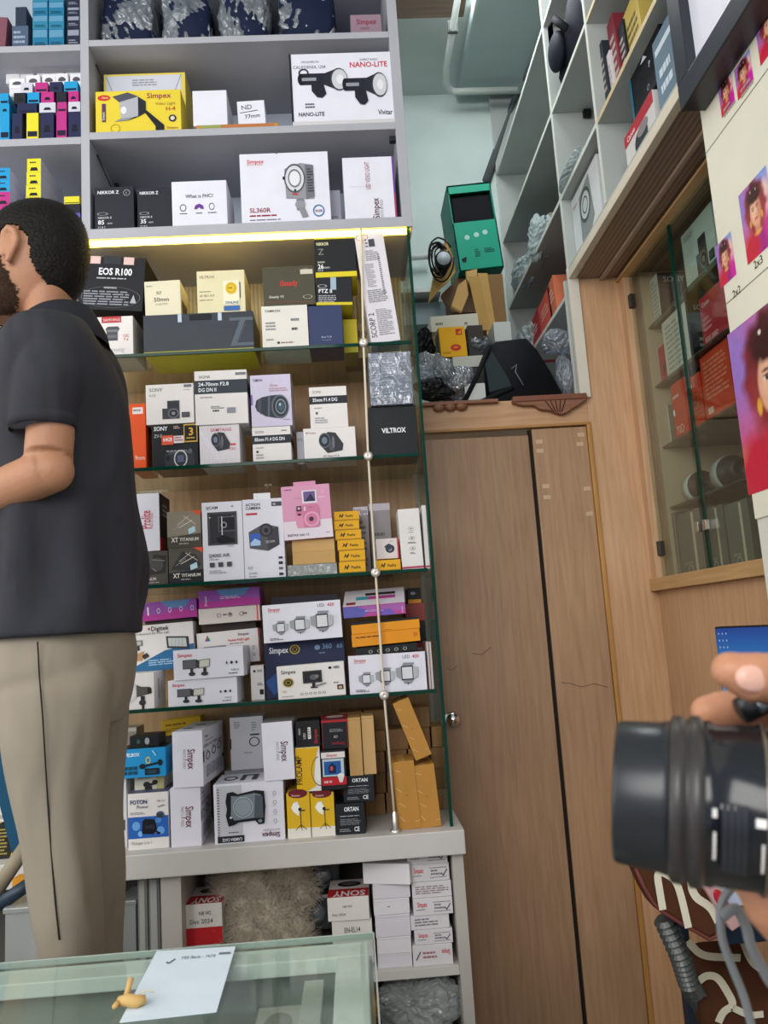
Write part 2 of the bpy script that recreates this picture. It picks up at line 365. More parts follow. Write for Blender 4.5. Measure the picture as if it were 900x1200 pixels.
mb = MB(); mb.tube([atY(470, 108, 3.35), atY(488, 92, 3.352), atY(503, 76, 3.35), atY(526, 46, 3.34)], .004, M('#1b1c20', .5), 8)
tag(mb.build('wall_cable'), 'thin black cable sagging across the teal wall above the loft', 'cable')

# ================================================================ big shelving unit on the back wall
Z1, Z2, Z3 = 3.041, 2.750, 2.454; G1, G2, G3, G4, ZC = 2.089, 1.772, 1.460, 1.146, .806
unit = empty('shelving_unit', (-.4, 2.1, 0), 'grey laminate wall shelving with upper cubbies, glass shelves, counter ledge and lower cupboards', 'shelving')
def upart(name, mb, label=None, par=unit):
    o = mb.build(name, par); o.location = (.4, -2.1, 0)
    if label: o['label'] = label
    return o
XL = -1.35
upart('back_panel', MB().box(XL, .20, 2.43, 2.45, 2.44, 3.6, M('#a4adba', .6, 'paint'), 0))
upart('upright', MB().box(.204, .232, 2.1, 2.45, 2.43, 3.6, LAM, .001))
upart('upright', MB().box(-.688, -.664, 2.1, 2.43, 2.454, 3.6, LAM, .001))
for z, t in ((3.041, .020), (2.750, .022)):
    upart('shelf_board', MB().box(-.664, .204, 2.1, 2.43, z-t, z, LAM, .001)); upart('shelf_board', MB().box(XL, -.688, 2.1, 2.43, z-t-.012, z-.012, LAM, .001))
upart('shelf_board', MB().box(XL, .232, 2.095, 2.45, 2.424, 2.454, LAM, .001), 'lowest board of the cubbies, with the light strip beneath')
upart('shelf_board', MB().box(-.664, .204, 2.1, 2.43, 3.30, 3.32, LAM, .001))
LED = emit('led_light', '#ffd548', 11.0)
o = upart('light_strip', MB().box(XL, .22, 2.103, 2.126, 2.416, 2.4235, LED, 0), 'glowing warm yellow light strip')
for z in (2.72, 3.00): upart('shelf_bracket', MB().box(-.655, -.643, 2.30, 2.34, z-.022, z-.004, M('#22242c', .5), .001))
mb = MB()
mb.box(.186, .204, 2.112, 2.13, 2.700, 2.715, M('#22242c', .5), .001)
upart('shelf_bracket', mb); mb = MB()
mb.tube([(-.662, 2.16, 3.01), (-.60, 2.40, 2.83)], .002, M('#22242c', .5), 6); upart('wire', mb); mb = MB(); mb.tube([(-.662, 2.16, 2.72), (-.60, 2.40, 2.52)], .002, M('#22242c', .5), 6)
upart('wire', mb)
mb = MB(); mb.box(XL, .215, 2.425, 2.45, .806, 1.90, wood('ply_back', '#9c7753', '#b58e66', 2), 0)
mb.box(XL, .215, 2.42, 2.45, 2.16, 2.424, ribbed('ribbed_panel', '#8f8468', '#b0a482', 'X', 26), 0); mb.box(XL, .215, 2.425, 2.45, 1.90, 2.16, wood('ply_back2', '#a5815c', '#bd966e', 2), 0)
upart('back_panel', mb, 'wooden back panel, ribbed just under the light strip')
for z in (G1, G2, G3, G4):
    mb = MB(); mb.box(XL, .205, 2.103, 2.42, z-.008, z, GLASS, 0)
    g = upart('glass_shelf', mb)
    mb = MB(); mb.box(XL, .205, 2.0985, 2.103, z-.0085, z+.0005, GEDGE, .0006)
    e = mb.build('polished_edge', g); e['label'] = 'dark green polished edge'
mb = MB(); mb.box(.215, .222, 2.103, 2.43, .806, 2.424, GLASS, 0); g = upart('glass_side', mb)
mb = MB(); mb.box(.2145, .2225, 2.0985, 2.104, .806, 2.424, GEDGE, .0006); e = mb.build('polished_edge', g); e['label'] = 'dark green polished edge'
# hanging support cord with round clips
STEEL = M('#c9c6c2', .3, 'metal', .8); CORD = M('#d8cdb8', .5)
mb = MB(); xs = [(2.42, 423, 275), (G1, 426, 400), (G2, 431.5, 531), (G3, 440, 671), (G4, 450, 817), (.83, 463, 966)]
mb.tube([(Xat(px, 2.09, z), 2.09, z) for z, px, py in xs], .0032, CORD, 8)
rod = upart('support_rod', mb, 'thin pale hanging rod holding the glass shelves')
for z, px, py in xs[1:5]:
    x = Xat(px, 2.085, z); mb = MB(); T = Matrix.Translation((x, 2.083, z-.004)) @ Matrix.Rotation(math.radians(90), 4, 'X')
    mb.lathe([(-.008, .012), (0, .0125), (.004, .010), (.005, .004), (.003, 0)], M('#cfc8be', .35, 'metal', .5), T, 20); mb.build('shelf_clip', rod)
mb = MB(); x = Xat(463, 2.09, .83); mb.lathe([(.806, .014), (.812, .014), (.814, .007), (.85, .007), (.856, .004)], STEEL, Matrix.Translation((x, 2.09, 0)), 16); mb.build('rod_foot', rod)
# counter ledge and lower cupboard
upart('counter_ledge', MB().box(XL, .245, 2.06, 2.45, .748, .806, M('#c2beba', .5, 'paint'), .003), 'wide pale grey ledge board')
LB = M('#b5b0a8', .55, 'paint')
upart('upright', MB().box(.212, .24, 2.085, 2.45, 0, .748, LB, .001)); upart('upright', MB().box(Xat(189, 2.085, .65), Xat(213, 2.085, .65), 2.085, 2.45, 0, .748, LB, .001))
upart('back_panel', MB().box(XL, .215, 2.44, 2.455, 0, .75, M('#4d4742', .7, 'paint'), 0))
ZI = Zat(1136, Xat(480, 2.1, .48), 2.1)
XI0, XI1 = Xat(438, 2.1, ZI), .212
upart('shelf_board', MB().box(XI0-.25, XI1, 2.1, 2.44, ZI-.022, ZI, M('#c6c2bc', .5, 'paint'), .001))
upart('shelf_board', MB().box(XL, XI1, 2.1, 2.44, .10, .12, LB, .001))

# ================================================================ shelving along the right wall, above
X3 = .77
ru = empty('overhead_shelving', (X3, 2.4, 2.4), 'pale open overhead shelving running along the right wall into the loft', 'shelving')
def rpart(name, mb, label=None):
    o = mb.build(name, ru); o.location = (-X3, -2.4, -2.4)
    if label: o['label'] = label
    return o
YB = 3.345; XR = 1.16
rpart('back_panel', MB().box(XR-.01, XR, 1.53, YB, 2.0, 3.75, M('#aab0ac', .6, 'paint'), 0))
for n, (y0, y1, zb) in enumerate(((YB-.012, YB, 2.0), (2.435, 2.452, 2.44), (2.492, 2.506, 2.0), (2.035, 2.050, 2.44), (1.53, 1.545, 2.44))):
    rpart('upright', MB().box(X3, XR-.01, y0, y1, zb, 3.72 if n != 2 else 2.42, LAMR, .001).box(X3-.0015, X3, y0, y1, zb, 3.72 if n != 2 else 2.42, EDG, 0))
for z, y0, y1 in ((3.005, 2.05, 2.435), (3.005, 2.452, YB-.012), (2.69, 2.05, 2.435), (2.69, 2.452, YB-.012), (2.37, 2.506, YB-.012), (3.33, 2.452, YB-.012), (3.33, 2.05, 2.435)):
    rpart('shelf_board', MB().box(X3, XR-.01, y0, y1, z-.014, z, LAMR, .001).box(X3-.0015, X3, y0, y1, z-.014, z, EDG, 0))
for z in (2.69, 3.005): rpart('shelf_board', MB().box(X3, XR-.01, 1.545, 2.035, z-.014, z, LAMR, .001).box(X3-.0015, X3, 1.545, 2.035, z-.014, z, M('#cdb98f', .5, 'paint'), 0))
mb = MB(); mb.box(X3+.02, XR, 1.53, 2.449, 2.404, 2.428, ribbed('ribbed_soffit', '#7f6a58', '#947d69', 'X', 22), 0)
mb.box(X3, XR, 1.53, 2.449, 2.4285, 2.440, LAMR, .001); rpart('soffit', mb, 'fine-ribbed brown underside over the glass display')
rpart('soffit_bead', MB().box(.872, .886, 1.53, 2.449, 2.394, 2.404, M('#a8917e', .5, 'paint'), .003))
rpart('lipping', MB().box(X3-.003, X3+.02, 1.53, 2.45, 2.40, 2.43, M('#d8cdb8', .5, 'paint'), .002), 'pale edge strip of the soffit')
for y, z in ((2.47, 2.985), (2.47, 2.67), (2.065, 2.985), (2.065, 2.67), (2.42, 2.67), (2.42, 2.985), (2.02, 2.67)): rpart('shelf_bracket', MB().box(X3+.10, X3+.125, y-.008, y+.008, z-.02, z+.004, M('#15161a', .5), .001))
rpart('corner_post', MB().box(X3-.004, X3+.03, 2.437, 2.452, 2.0, 2.44, M('#d6cfc0', .5, 'paint'), .001), 'pale vertical edge board at the loft opening')

# ================================================================ glass display in the right wall
X4 = .95
gc = empty('display_cabinet', (X4, 2.0, 1.4), 'wall cabinet with two clear glass doors and wooden frame in the right wall', 'cabinet')
def gpart(name, mb, label=None, par=gc):
    o = mb.build(name, par)
    if par is gc: o.location = (-X4, -2.0, -1.4)
    if label: o['label'] = label
    return o
CABI = M('#bda489', .55, 'paint')
gpart('interior', MB().box(1.29, 1.31, 1.53, 2.44, 1.40, 2.40, CABI, 0).box(.991, 1.29, 2.41, 2.44, 1.40, 2.40, CABI, 0).box(1.001, 1.29, 1.53, 2.41, 1.385, 1.40, CABI, 0))
mb = MB(); mb.box(.925, .99, 1.53, 2.449, 1.372, 1.41, WOODY, .002); mb.box(.935, .965, 2.41, 2.449, 1.41, 2.40, WOODP, .001); mb.box(.925, .965, 1.53, 2.449, 2.385, 2.3935, WOODY, .002)
gpart('frame', mb, 'light wooden frame with a projecting bottom ledge')
YM = 2.078
zs = [Zat(y, 1.0, 2.40) for y in (383, 452, 523, 594)]
for z in zs: gpart('glass_shelf', MB().box(1.0, 1.285, 1.55, 2.408, z-.006, z, clear('smoky_glass', '#b9c4be', .05, .12, solid='#7d8a84'), 0))
for y0, y1 in ((YM+.003, 2.408), (1.56, YM-.003)):
    d = gpart('glass_door', MB().box(.953, .958, y0, y1, 1.412, 2.384, GLASS, 0))
    ye = y0 if y0 > YM-.01 else y1
    e = MB().box(.9515, .9595, ye-.0022, ye+.0022, 1.412, 2.384, GEDGE, 0).build('polished_edge', d); e['label'] = 'green polished edge'
    mb = MB()
    if y0 > YM:
        for z in (1.50, 2.30): mb.box(.945, .965, 2.392, 2.412, z-.022, z+.022, M('#3a332e', .4, 'metal', .5), .002)
        mb.build('hinge', d)
    mb = MB(); yk = ye+(.02 if y0 > YM else -.02); mb.box(.938, .952, yk-.009, yk+.009, 1.512, 1.54, M('#b8b0a4', .25, 'metal', .9), .002); mb.build('latch', d)
# ================================================================ cartons on the shelves
WH = '#dddce6'; WW = '#e0dbd8'; BK = '#1b1c22'; RED = '#c3202b'; GRY = '#5b5c66'; YEL = '#e3c31f'
def T(s, u, v, h, col=BK, **o): return ('t', s, u, v, h, col, o)
def simpex(u, v, h, w=.3, sub=None, col=RED):
    p = [T('Simpex', u, v, h, col, w=w, b=.03)]
    if sub: p.append(T(sub, u, v-h*.55, h*.36, col, w=w))
    return p
BARN = [('g', .5, .5, .30, .40, .16, '#23242a'), ('r', .24, .18, .28, .82, '#3a3b42'), ('r', .72, .18, .76, .82, '#3a3b42'), ('r', .24, .78, .76, .84, '#23242a'), ('r', .24, .16, .76, .22, '#23242a'), ('r', .28, .22, .72, .78, '#d6d5da'),
        ('p', [(.0, .75), (.24, .8), (.24, .22), (.02, .35)], '#9a9ba2'), ('p', [(.76, .8), (.98, .75), (.96, .3), (.76, .2)], '#b2b3b8'), ('p', [(.3, .84), (.72, .84), (.82, .98), (.34, 1.0)], '#8b8c94'), ('p', [(.28, .16), (.74, .16), (.62, .0), (.36, .02)], '#8b8c94'), ('r', .48, -.04, .53, .03, '#23242a')]
def three_panels(u0, v0, u1, v1):
    s = u1-u0; h = v1-v0
    return D(BARN, u0, v0, u0+s*.26, v0+h*.66)+D(BARN, u0+s*.28, v0, u0+s*.61, v0+h*.82)+D(BARN, u0+s*.62, v0, u1, v1)
def led420(): return simpex(.07, .83, .08, .2, 'PHOTO & VIDEO')+[T('LED', .70, .85, .085, GRY, w=.11), T('420', .83, .85, .085, RED, w=.12, b=.03)]+three_panels(.12, .2, .9, .74)+[('x', .08, .05, .25, .12, 2, GRY)]
PAIR = [('r', 0, .45, .45, 1, '#4a4a4e'), ('r', .02, .5, .43, .96, '#5e5e62'), ('p', [(.52, .45), (.9, .5), (.92, 1.0), (.55, .96)], '#8a8a88'), ('p', [(.55, .52), (.87, .56), (.88, .94), (.58, .9)], '#c9c8ba'), ('p', [(.45, .5), (.55, .45), (.55, .92), (.45, 1)], '#3a3a3e'),
        ('r', .25, .2, .34, .45, '#2a2a2e'), ('e', .3, .15, .11, .12, '#3a3a3e'), ('r', .68, .2, .78, .48, '#2a2a2e'), ('e', .72, .12, .12, .12, '#3a3a3e')]
def simpex_pair(): return simpex(.06, .76, .12, .22)+D(PAIR, .13, .1, .56, .66)+[('e', .76, .47, .014, .05, GRY), ('e', .83, .47, .018, .05, BK), ('e', .90, .47, .014, .05, BK), T('RGB 22', .82, .2, .06, BK, w=.12), ('x', .78, .08, .95, .14, 1, GRY)]
HEAD = [('g', .12, .88, .10, .14, .3, '#22242e'), ('r', .04, .5, .6, .86, '#22242e'), ('e', .06, .68, .06, .18, '#181a22'), ('p', [(.5, .84), (.78, 1.0), (.78, .3), (.5, .5)], '#262832'), ('e', .80, .65, .17, .36, '#3a3c48'), ('e', .81, .65, .15, .32, '#c6c5cb'), ('e', .82, .65, .07, .15, '#dddce0'),
        ('p', [(.26, .5), (.5, .5), (.54, .2), (.46, .08), (.36, .1), (.26, .3)], '#20222b'), ('r', .08, .62, .36, .72, '#8e909a')]
LENSART = [('p', [(.05, .35), (.0, .55), (.04, .8), (.2, .92), (.45, .98), (.75, 1.0), (.8, .0), (.6, .03), (.3, .12)], '#30363e'), ('p', [(.06, .42), (.1, .85), (.2, .9), (.16, .2)], '#454c55'), ('p', [(.36, .1), (.4, .97), (.46, .98), (.42, .08)], '#59616b'), ('e', .74, .5, .26, .5, '#59616b'), ('e', .75, .5, .22, .43, '#262b33'), ('g', .76, .5, .16, .32, .2, '#7b838c'), ('e', .77, .5, .10, .2, '#3a5260'), ('e', .74, .58, .03, .07, '#a9bcc4')]
LENSDIAG = [('p', [(.1, .35), (.35, 0), (.95, .1), (1, .4), (.7, .95), (.4, 1.0), (.12, .7)], '#32343a'), ('p', [(.45, .12), (.62, .1), (.42, .92), (.32, .85)], '#4b4d55'), ('e', .26, .6, .24, .36, '#50545c'), ('e', .25, .6, .19, .29, '#22242a'), ('e', .25, .6, .11, .17, '#66788a'), ('e', .6, .5, .05, .3, '#6a6c74')]
SONYCAM = [('r', .0, .0, .62, .55, '#3e4046'), ('r', .18, .5, .62, .95, '#4b4d54'), ('r', .2, .55, .6, .9, '#33353b'), ('e', .40, .28, .2, .25, '#6b6d74'), ('e', .40, .28, .15, .19, '#26282d'), ('e', .40, .28, .07, .09, '#86888e'), ('r', .7, .05, .98, .32, '#3a3c42'), ('r', .74, .1, .94, .28, '#55575e')]
BIGCAM = [('r', .0, .0, 1, .62, '#33363c'), ('r', .12, .6, .8, .75, '#4a4d54'), ('x', .05, .66, .9, .8, 1, '#8b8d92'), ('r', .04, .3, .16, .5, '#1d1e22'), ('e', .53, .36, .23, .42, '#c3c3c3'), ('e', .53, .36, .19, .35, '#34363c'), ('r', .42, .2, .64, .52, '#565d78'), ('e', .86, .7, .07, .12, '#5b5d63')]
ACTION = [('p', [(0, .68), (.5, .95), (.98, .82), (1, .2), (.62, .0), (.02, .12)], '#55545a'), ('p', [(.62, .72), (.98, .82), (1, .2), (.62, .0)], '#3f3e44'), ('e', .58, .72, .22, .24, '#2c2b30'), ('e', .58, .72, .15, .17, '#4b4a52'), ('e', .58, .72, .07, .08, '#141418'), ('r', .05, .2, .38, .62, '#3c62b8'), ('p', [(.05, .2), (.38, .2), (.38, .35), (.2, .45), (.05, .3)], '#a9c6ea'), T('SJCAM', .55, .28, .08, '#c9c9cc', w=.3)]
HOUSING = [('r', .04, .0, .98, 1, '#47474b'), ('r', .12, .06, .9, .94, '#303034'), ('r', .38, .4, .95, .86, '#55555a'), ('r', .42, .44, .91, .82, '#1f1f24'), ('e', .56, .6, .1, .1, '#8a8a90'), ('e', .56, .6, .06, .06, '#101014'), ('p', [(.3, .2), (.55, .3), (.9, .15), (.9, .06), (.4, .04)], '#15151a'), ('l', .5, .86, .5, .3, .03, '#cfcfd4'), ('e', .12, .84, .025, .02, '#cfcfd4'), ('e', .84, .86, .02, .02, '#8a8a90')]
TRI = [('p', [(.2, .62), (.45, .5), (.52, .8), (.4, .98), (.18, .95), (.05, .78)], '#e9e6df'), ('e', .28, .78, .2, .15, '#f0eee9'), ('e', .52, .72, .09, .06, '#2a2a2a'), ('l', .55, .7, .55, .12, .025, '#2a2a2a'), ('l', .55, .22, .25, .04, .018, '#2a2a2a'), ('l', .55, .22, .85, .04, .018, '#2a2a2a'), ('l', .55, .22, .6, .02, .018, '#2a2a2a'), ('r', .55, .66, .8, .7, '#3a3a3a')]
def icons(u0, u1, v, n, r, col=GRY, rv=None): return [('g', u0+(u1-u0)*i/max(1, n-1), v, r, (rv or r), .25, col) for i in range(n)]

# ---- cubby 2: upper row
Y = 2.13
b = B('carton', 122, 218, 86, Z2, 'yellow-edged carton with a white closed end, behind the yellow video light box', '#d9c45a', [('r', .03, .05, .95, .97, '#c9ccd6'), ('l', .03, .97, .16, .6, .01, '#8e909a'), ('l', .95, .97, .82, .6, .01, '#8e909a'), ('x', .35, .82, .65, .92, 3, '#8e909a'), ('l', .33, .66, .62, .67, .012, '#5a5a66')], Y=2.178, D_=.14, g=None)
b = B('light_box', 112, 212, 106, Z2, 'bright yellow box printed with a barn-door video light on a handle', '#dcc53a', [
    T('Simpex', .60, .80, .13, '#8d2a45', w=.34, b=.03), T('Video Light', .70, .63, .075, '#8d6a30', w=.24), T('H-4', .82, .49, .10, '#b5502a', w=.12, b=.03), ('e', .10, .84, .075, .07, '#c23a35'), T('New', .075, .82, .05, '#eadf9a'),
    ('r', .075, .26, .12, .70, '#5a3560'), T('Simpex', .105, .30, .05, '#eee', rot=90), ('g', .23, .10, .055, .10, .12, '#a88a28'), ('e', .90, .30, .045, .085, '#2c2a30'), ('e', .90, .30, .025, .05, '#cfc7c0'), T('Simpex', .83, .05, .06, '#8d2a45', w=.14),
    ('p', [(.20, .86), (.38, .95), (.50, .85), (.28, .72)], '#4c4e58'), ('p', [(.28, .72), (.50, .84), (.50, .36), (.30, .33)], '#a9aab2'), ('p', [(.22, .26), (.30, .33), (.50, .36), (.50, .40), (.38, .28)], '#8a8b93'), ('p', [(.50, .84), (.59, .72), (.59, .46), (.50, .36)], '#23252c'), ('e', .33, .52, .035, .09, '#dcdce0'),
    ('p', [(.56, .50), (.60, .50), (.80, .14), (.80, .0), (.70, .0), (.70, .12)], '#1d1e24')], Y=2.12, D_=.07)
b = B('carton', 226, 266, 106, Z2+.012, 'plain white blank carton on a yellow flat box, left of the small ND filter box', WH, [], Y=2.12, D_=.14)
f_ = B('flat_box', 230, 326, 146, Z2, 'thin flat orange and olive box lying under the two small white cartons', '#b9853f', [('r', .3, .1, .95, .9, '#b3703f'), ('r', .05, .1, .3, .9, '#8f9a50')], Y=2.10, D_=.24, H=.0115)
b = B('filter_box', 279, 311, 118, Z2+.012, 'small white carton with a hand-written "ND 77mm" in black marker', WH, [T('ND', .15, .62, .20, '#1d1e26', w=.5, rot=5, b=0), ('l', .08, .50, .75, .58, .025, '#1d1e26'), T('77mm', .25, .24, .17, '#1d1e26', w=.7, rot=5, b=0)], Y=2.12, D_=.10, ry=-2)
b = B('studio_light_box', 341, 461.5, 62, Z2, 'large white box printed with two black studio strobe heads', WH, [
    T('DESIGNED IN', .11, .87, .03, GRY, w=.17), T('CALIFORNIA, USA', .03, .79, .045, GRY, w=.32), T('COMPACT & BOLD', .68, .88, .03, GRY, w=.18), T('NANO-LITE', .58, .79, .075, RED, w=.37, b=.03), T('NANO-LITE', .06, .13, .055, BK, w=.25, b=.03), T('Vivitar', .83, .12, .07, BK, w=.14, b=.02), ('x', .13, .23, .22, .31, 2, GRY)]
    + D(HEAD, .07, .34, .57, .78)+D([p for p in HEAD if p[0] != 'g'], .50, .22, .95, .70)+[('r', .0, .0, 1, .05, '#c9c6c8')], Y=2.115, D_=.16)
part_box(b, 'corner_guard', -.005, .015, 0, 1.0, -.001, .01, M('#22232b')); part_box(b, 'corner_guard', .985, 1.005, .0, 1.0, -.001, .01, M('#22232b'))

# ---- cubby row 3
def nikkor(mm, extra=''):
    return [T('NIKKOR Z', .07, .84, .075, '#e8e8ee', w=.55, b=.03), T('NIKKOR Z', .08, .27, .045, '#e8e8ee', w=.35), ('g', .2, .38, .14, .035, .2, '#9a9aa4'), T(mm, .08, .14, .10, '#f0f0f4', b=.03, w=.22), T('mm', .32, .14, .05, '#cfcfd6'), T('f/1.8 S', .08, .05, .045, '#cfcfd6')]
B('lens_box', 111, 157, 219, Z3, 'black lens box marked 85mm, leftmost of the two black boxes in the lowest cubby', '#23262e', nikkor('85')+[('g', .82, .85, .085, .07, .12, '#b5b5bd'), T('S', .79, .82, .05, '#b5b5bd')], Y=2.12, D_=.13)
B('lens_box', 161, 201, 220, Z3, 'black lens box marked 35mm beside the white card box', '#23262e', nikkor('35'), Y=2.125, D_=.12)
B('carton', 201.5, 266, 212, Z3, 'white box with a question and three small icons, a purple arc in the middle', WH, [T('What is FHC?', .25, .63, .08, BK, w=.5, b=.02), ('g', .20, .42, .06, .08, .25, GRY), ('g', .72, .43, .05, .08, .22, GRY), ('p', [(.40, .38), (.42, .46), (.49, .5), (.56, .46), (.58, .38), (.53, .38), (.49, .42), (.45, .38)], '#6a3a8c'), ('x', .14, .27, .28, .31, 1, GRY), ('x', .43, .27, .56, .31, 1, GRY), ('x', .65, .27, .82, .31, 1, GRY), ('r', .35, 0, .65, .02, BK)], Y=2.118, D_=.15)
RINGL = [('p', [(.1, .9), (.55, 1), (.9, .96), (.92, .4), (.9, .34), (.12, .36)], '#8f9096'), ('p', [(.68, .97), (.92, .95), (.92, .38), (.68, .33)], '#6e6f76'), ('e', .38, .72, .30, .27, '#54555c'), ('e', .38, .72, .26, .235, '#cfcfd4'), ('e', .38, .72, .19, .17, '#77787f'), ('e', .38, .72, .15, .135, '#dedee2'), ('x', .74, .45, .9, .9, 9, '#3a3b42'), ('e', .07, .73, .03, .03, BK), ('e', .38, .50, .03, .025, BK), ('x', .3, .40, .55, .45, 1, RED), ('r', .40, .14, .62, .34, '#7b7c83'), ('e', .5, .24, .14, .07, '#8f9096'), ('p', [(.45, .18), (.62, .18), (.72, .02), (.55, .0)], '#85868c')]
sl = B('studio_light_box', 282, 386, 179, Z3, 'large white box printed with a grey ring-fronted video light, lowest cubby', WH, simpex(.08, .86, .055, .2, 'PHOTO & VIDEO')+[T('SL360R', .09, .16, .065, '#8c1f33', w=.26, b=.03), ('x', .09, .09, .40, .13, 1, '#8c1f33'), ('x', .09, .04, .45, .065, 1, GRY), ('g', .865, .155, .065, .085, .12, '#3a58b8'), ('g', .865, .155, .056, .073, .08, '#2f9a5a'), T('RGB', .825, .135, .035, '#6a3a8c', w=.08, b=.02), ('l', .42, .985, .42, 1.0, .02, GRY)]+D(RINGL, .46, .06, .86, .84), Y=2.113, D_=.17)
B('carton', 386, 400, 223, Z3, 'narrow white carton half hidden right of the ring light box', WH, [('x', .2, .1, .8, .5, 5, '#a9a9b2')], Y=2.22, D_=.1)
vb = B('video_light_box', 403, 463, 184, Z3, 'white upright box with dark red writing turned on its side and a purple edge', WH, [T('LED VIDEO LIGHT', .52, .48, .07, '#8c1f33', rot=90, w=.44), T('Simpex', .66, -.0+.01, .1, '#5a2436', rot=90, w=.33, b=.03), T('PHOTO & VIDEO', .74, .01, .045, '#8a8a94', rot=90, w=.3), ('r', .965, 0, 1, 1, '#6a3f95'), ('r', .965, 0, 1, .4, '#a8346a'), ('l', .1, .53, .6, .53, .003, '#b9b9c2')], Y=2.118, D_=.14)

# ---- left cubbies: hanging-tab boxes and ink cartridge packs
def tabbox(x0, x1, yt, z, label, y):
    r = B('memory_card_pack', x0, x1, yt, z, label, '#d8d7dc', [('r', .1, .05, .9, .1, '#b5b4bd')], Y=y, D_=.05, ry=random.uniform(-3, 3), g='white hanging-tab packs in the left cubby', rough=.4)
    mb = MB(); mb.box(-r.W*.46, r.W*.46, -.0012, -.0004, r.H*.45, r.H*.98, M('#e6e5ea', .3), .0003)
    mb.add([(r.W*.3*math.cos(t*math.pi/8), -.0016, r.H*(.66+(.16*math.sin(t*math.pi/8) if math.sin(t*math.pi/8) > 0 else .05*math.sin(t*math.pi/8)))) for t in range(16)], [tuple(range(16))], M('#55545c'))
    mb.build('hanging_tab', r.o); return r
zt = Zat(109, -.78, 2.2)
names2 = ['leftmost', 'second', 'middle', 'fourth', 'rightmost']
low = [(11, 31, 92), (31, 49, 88), (49, 66, 87), (66, 82, 86), (82, 98, 86)]; upp = [(7, 26, 78), (24, 42, 71), (43, 60, 75), (58, 77, 71), (78, 97, 75)]
base_tab = []
ZL2 = Z2-.012; ZL3 = Z3
# pile of small coloured packs under them (three layers)
cols = {'c': '#1d93c9', 'm': '#b5307e', 'n': '#23284a', 'w': '#c6c6d2', 'y': '#d9cf2e', 'k': '#1f2028', 'v': '#5a55a0'}
nm = {'c': 'cyan', 'm': 'magenta', 'n': 'navy', 'w': 'white', 'y': 'yellow', 'k': 'black', 'v': 'violet'}
rows = [[(0, 12, 153-10, 'c'), (14, 27, 146, 'n'), (31, 46, 149, 'y'), (47, 64, 146, 'n'), (66, 79, 147, 'm'), (80, 96, 145, 'n')],
        [(0, 12, 141, 'c'), (20, 44, 139, 'n'), (46, 66, 134, 'w'), (67, 79, 137, 'm'), (80, 95, 133, 'w')],
        [(0, 11, 128, 'c'), (16, 31, 133, 'k'), (32, 47, 121, 'c'), (48, 64, 119, 'm'), (66, 79, 124, 'k'), (80, 93, 121, 'm')],
        [(24, 39, 112, 'w'), (41, 57, 108, 'm'), (58, 74, 109, 'n'), (75, 92, 110, 'c')]]
prev = None; tops = [ZL2]
place = ['bottom', 'second', 'third', 'top']
wordx = ['far left', 'left', 'mid-left', 'middle', 'mid-right', 'right', 'far right']
zz = ZL2
for i, row in enumerate(rows):
    zn = Zat([146, 134, 121, 109][i], -.8, 2.16)
    for j, (x0, x1, yt, c) in enumerate(row):
        r = B('cartridge_pack', x0, x1-1, yt, zz+.0006, f'small {nm[c]} ink pack in the colourful pile, {place[i]} layer, {wordx[int((x0/96)*6.5)]}', cols[c], [('p', [(.25, .25), (.35, .5), (.65, .5), (.75, .25)], '#16171f')] if (i+j) % 2 else [('r', .1, .1, .9, .3, '#1b1d33')], Y=2.115+.012*i, D_=.10, g='ink cartridge packs piled in the left cubby', H=zn-zz-.0012)
    zz = zn
for i, (a, b_, t) in enumerate(low): base_tab.append(tabbox(a, b_-.8, t, zz+.0006, f'white hanging-tab pack, {names2[i]} from the left in the lower row', 2.17))
for i, (a, b_, t) in enumerate(upp):
    tabbox(a, b_-2.5, t, max(base_tab[i].top, base_tab[max(0, i-1)].top)+.001, f'white hanging-tab pack, {names2[i]} from the left in the upper row', 2.19)
# lower left cubby
z = ZL3
def ink(x0, x1, yt, z, c, label, y=2.12, d=.17, **k):
    return B('cartridge_pack', x0, x1, yt, z, label, '#c9c8d6', [('r', 0, .0, 1, 1, cols[c]), ('p', [(.2, .1), (.3, .35), (.7, .35), (.8, .1)], '#1a1b26'), ('x', .2, .6, .8, .8, 1, '#2a2a40')], Y=y, D_=d, g='long ink cartridge packs in the lowest left cubby', **k)
p1_ = z
words = ['bottom', 'second from the bottom', 'third from the bottom', 'top']
for i, (t, c) in enumerate(((241, 'm'), (225, 'm'), (211, 'c'), (197, 'c'))):
    p1_ = ink(-4, 11.5, t, p1_, c, f'long {nm[c]} ink cartridge pack at the frame edge, {words[i]} of its stack', 2.13)
p1_ = B('cartridge_pack', 14, 52, 247, z, 'dark flat pack under the stack of yellow ink cartridge packs', '#23242e', [], Y=2.135, D_=.17, g=None)
for i, t in enumerate((231, 217, 202, 186)):
    p1_ = ink(30+i*.6, 48, t, p1_, 'y', f'long yellow ink cartridge pack, {words[i]} of the tall yellow stack', 2.14)
q = B('cartridge_pack', 70, 94, 250, z, 'violet flat pack with a black top beside the divider in the lowest left cubby', '#6a63ae', [('r', 0, 0, 1, 1, '#5b56a5'), ('p', [(.3, .3), (.4, .7), (.6, .7), (.7, .3)], '#1a1b26')], Y=2.12, D_=.12)
q = B('cartridge_pack', 70, 94, 239, q, 'black flat pack lying on the violet pack beside the divider', '#202028', [], Y=2.12, D_=.11)
q = B('cartridge_pack', 75, 93, 230, q, 'small yellow pack on top of the black flat pack beside the divider', '#d9cf2e', [('r', .05, .1, .95, .2, '#4a4a20')], Y=2.125, D_=.1)
q = B('cartridge_pack', 54, 68, 246, z, 'light blue pack with a yellow lid between the yellow stack and the black pack', '#3a7ec2', [('r', 0, .6, 1, 1, '#d9cf2e')], Y=2.13, D_=.12)

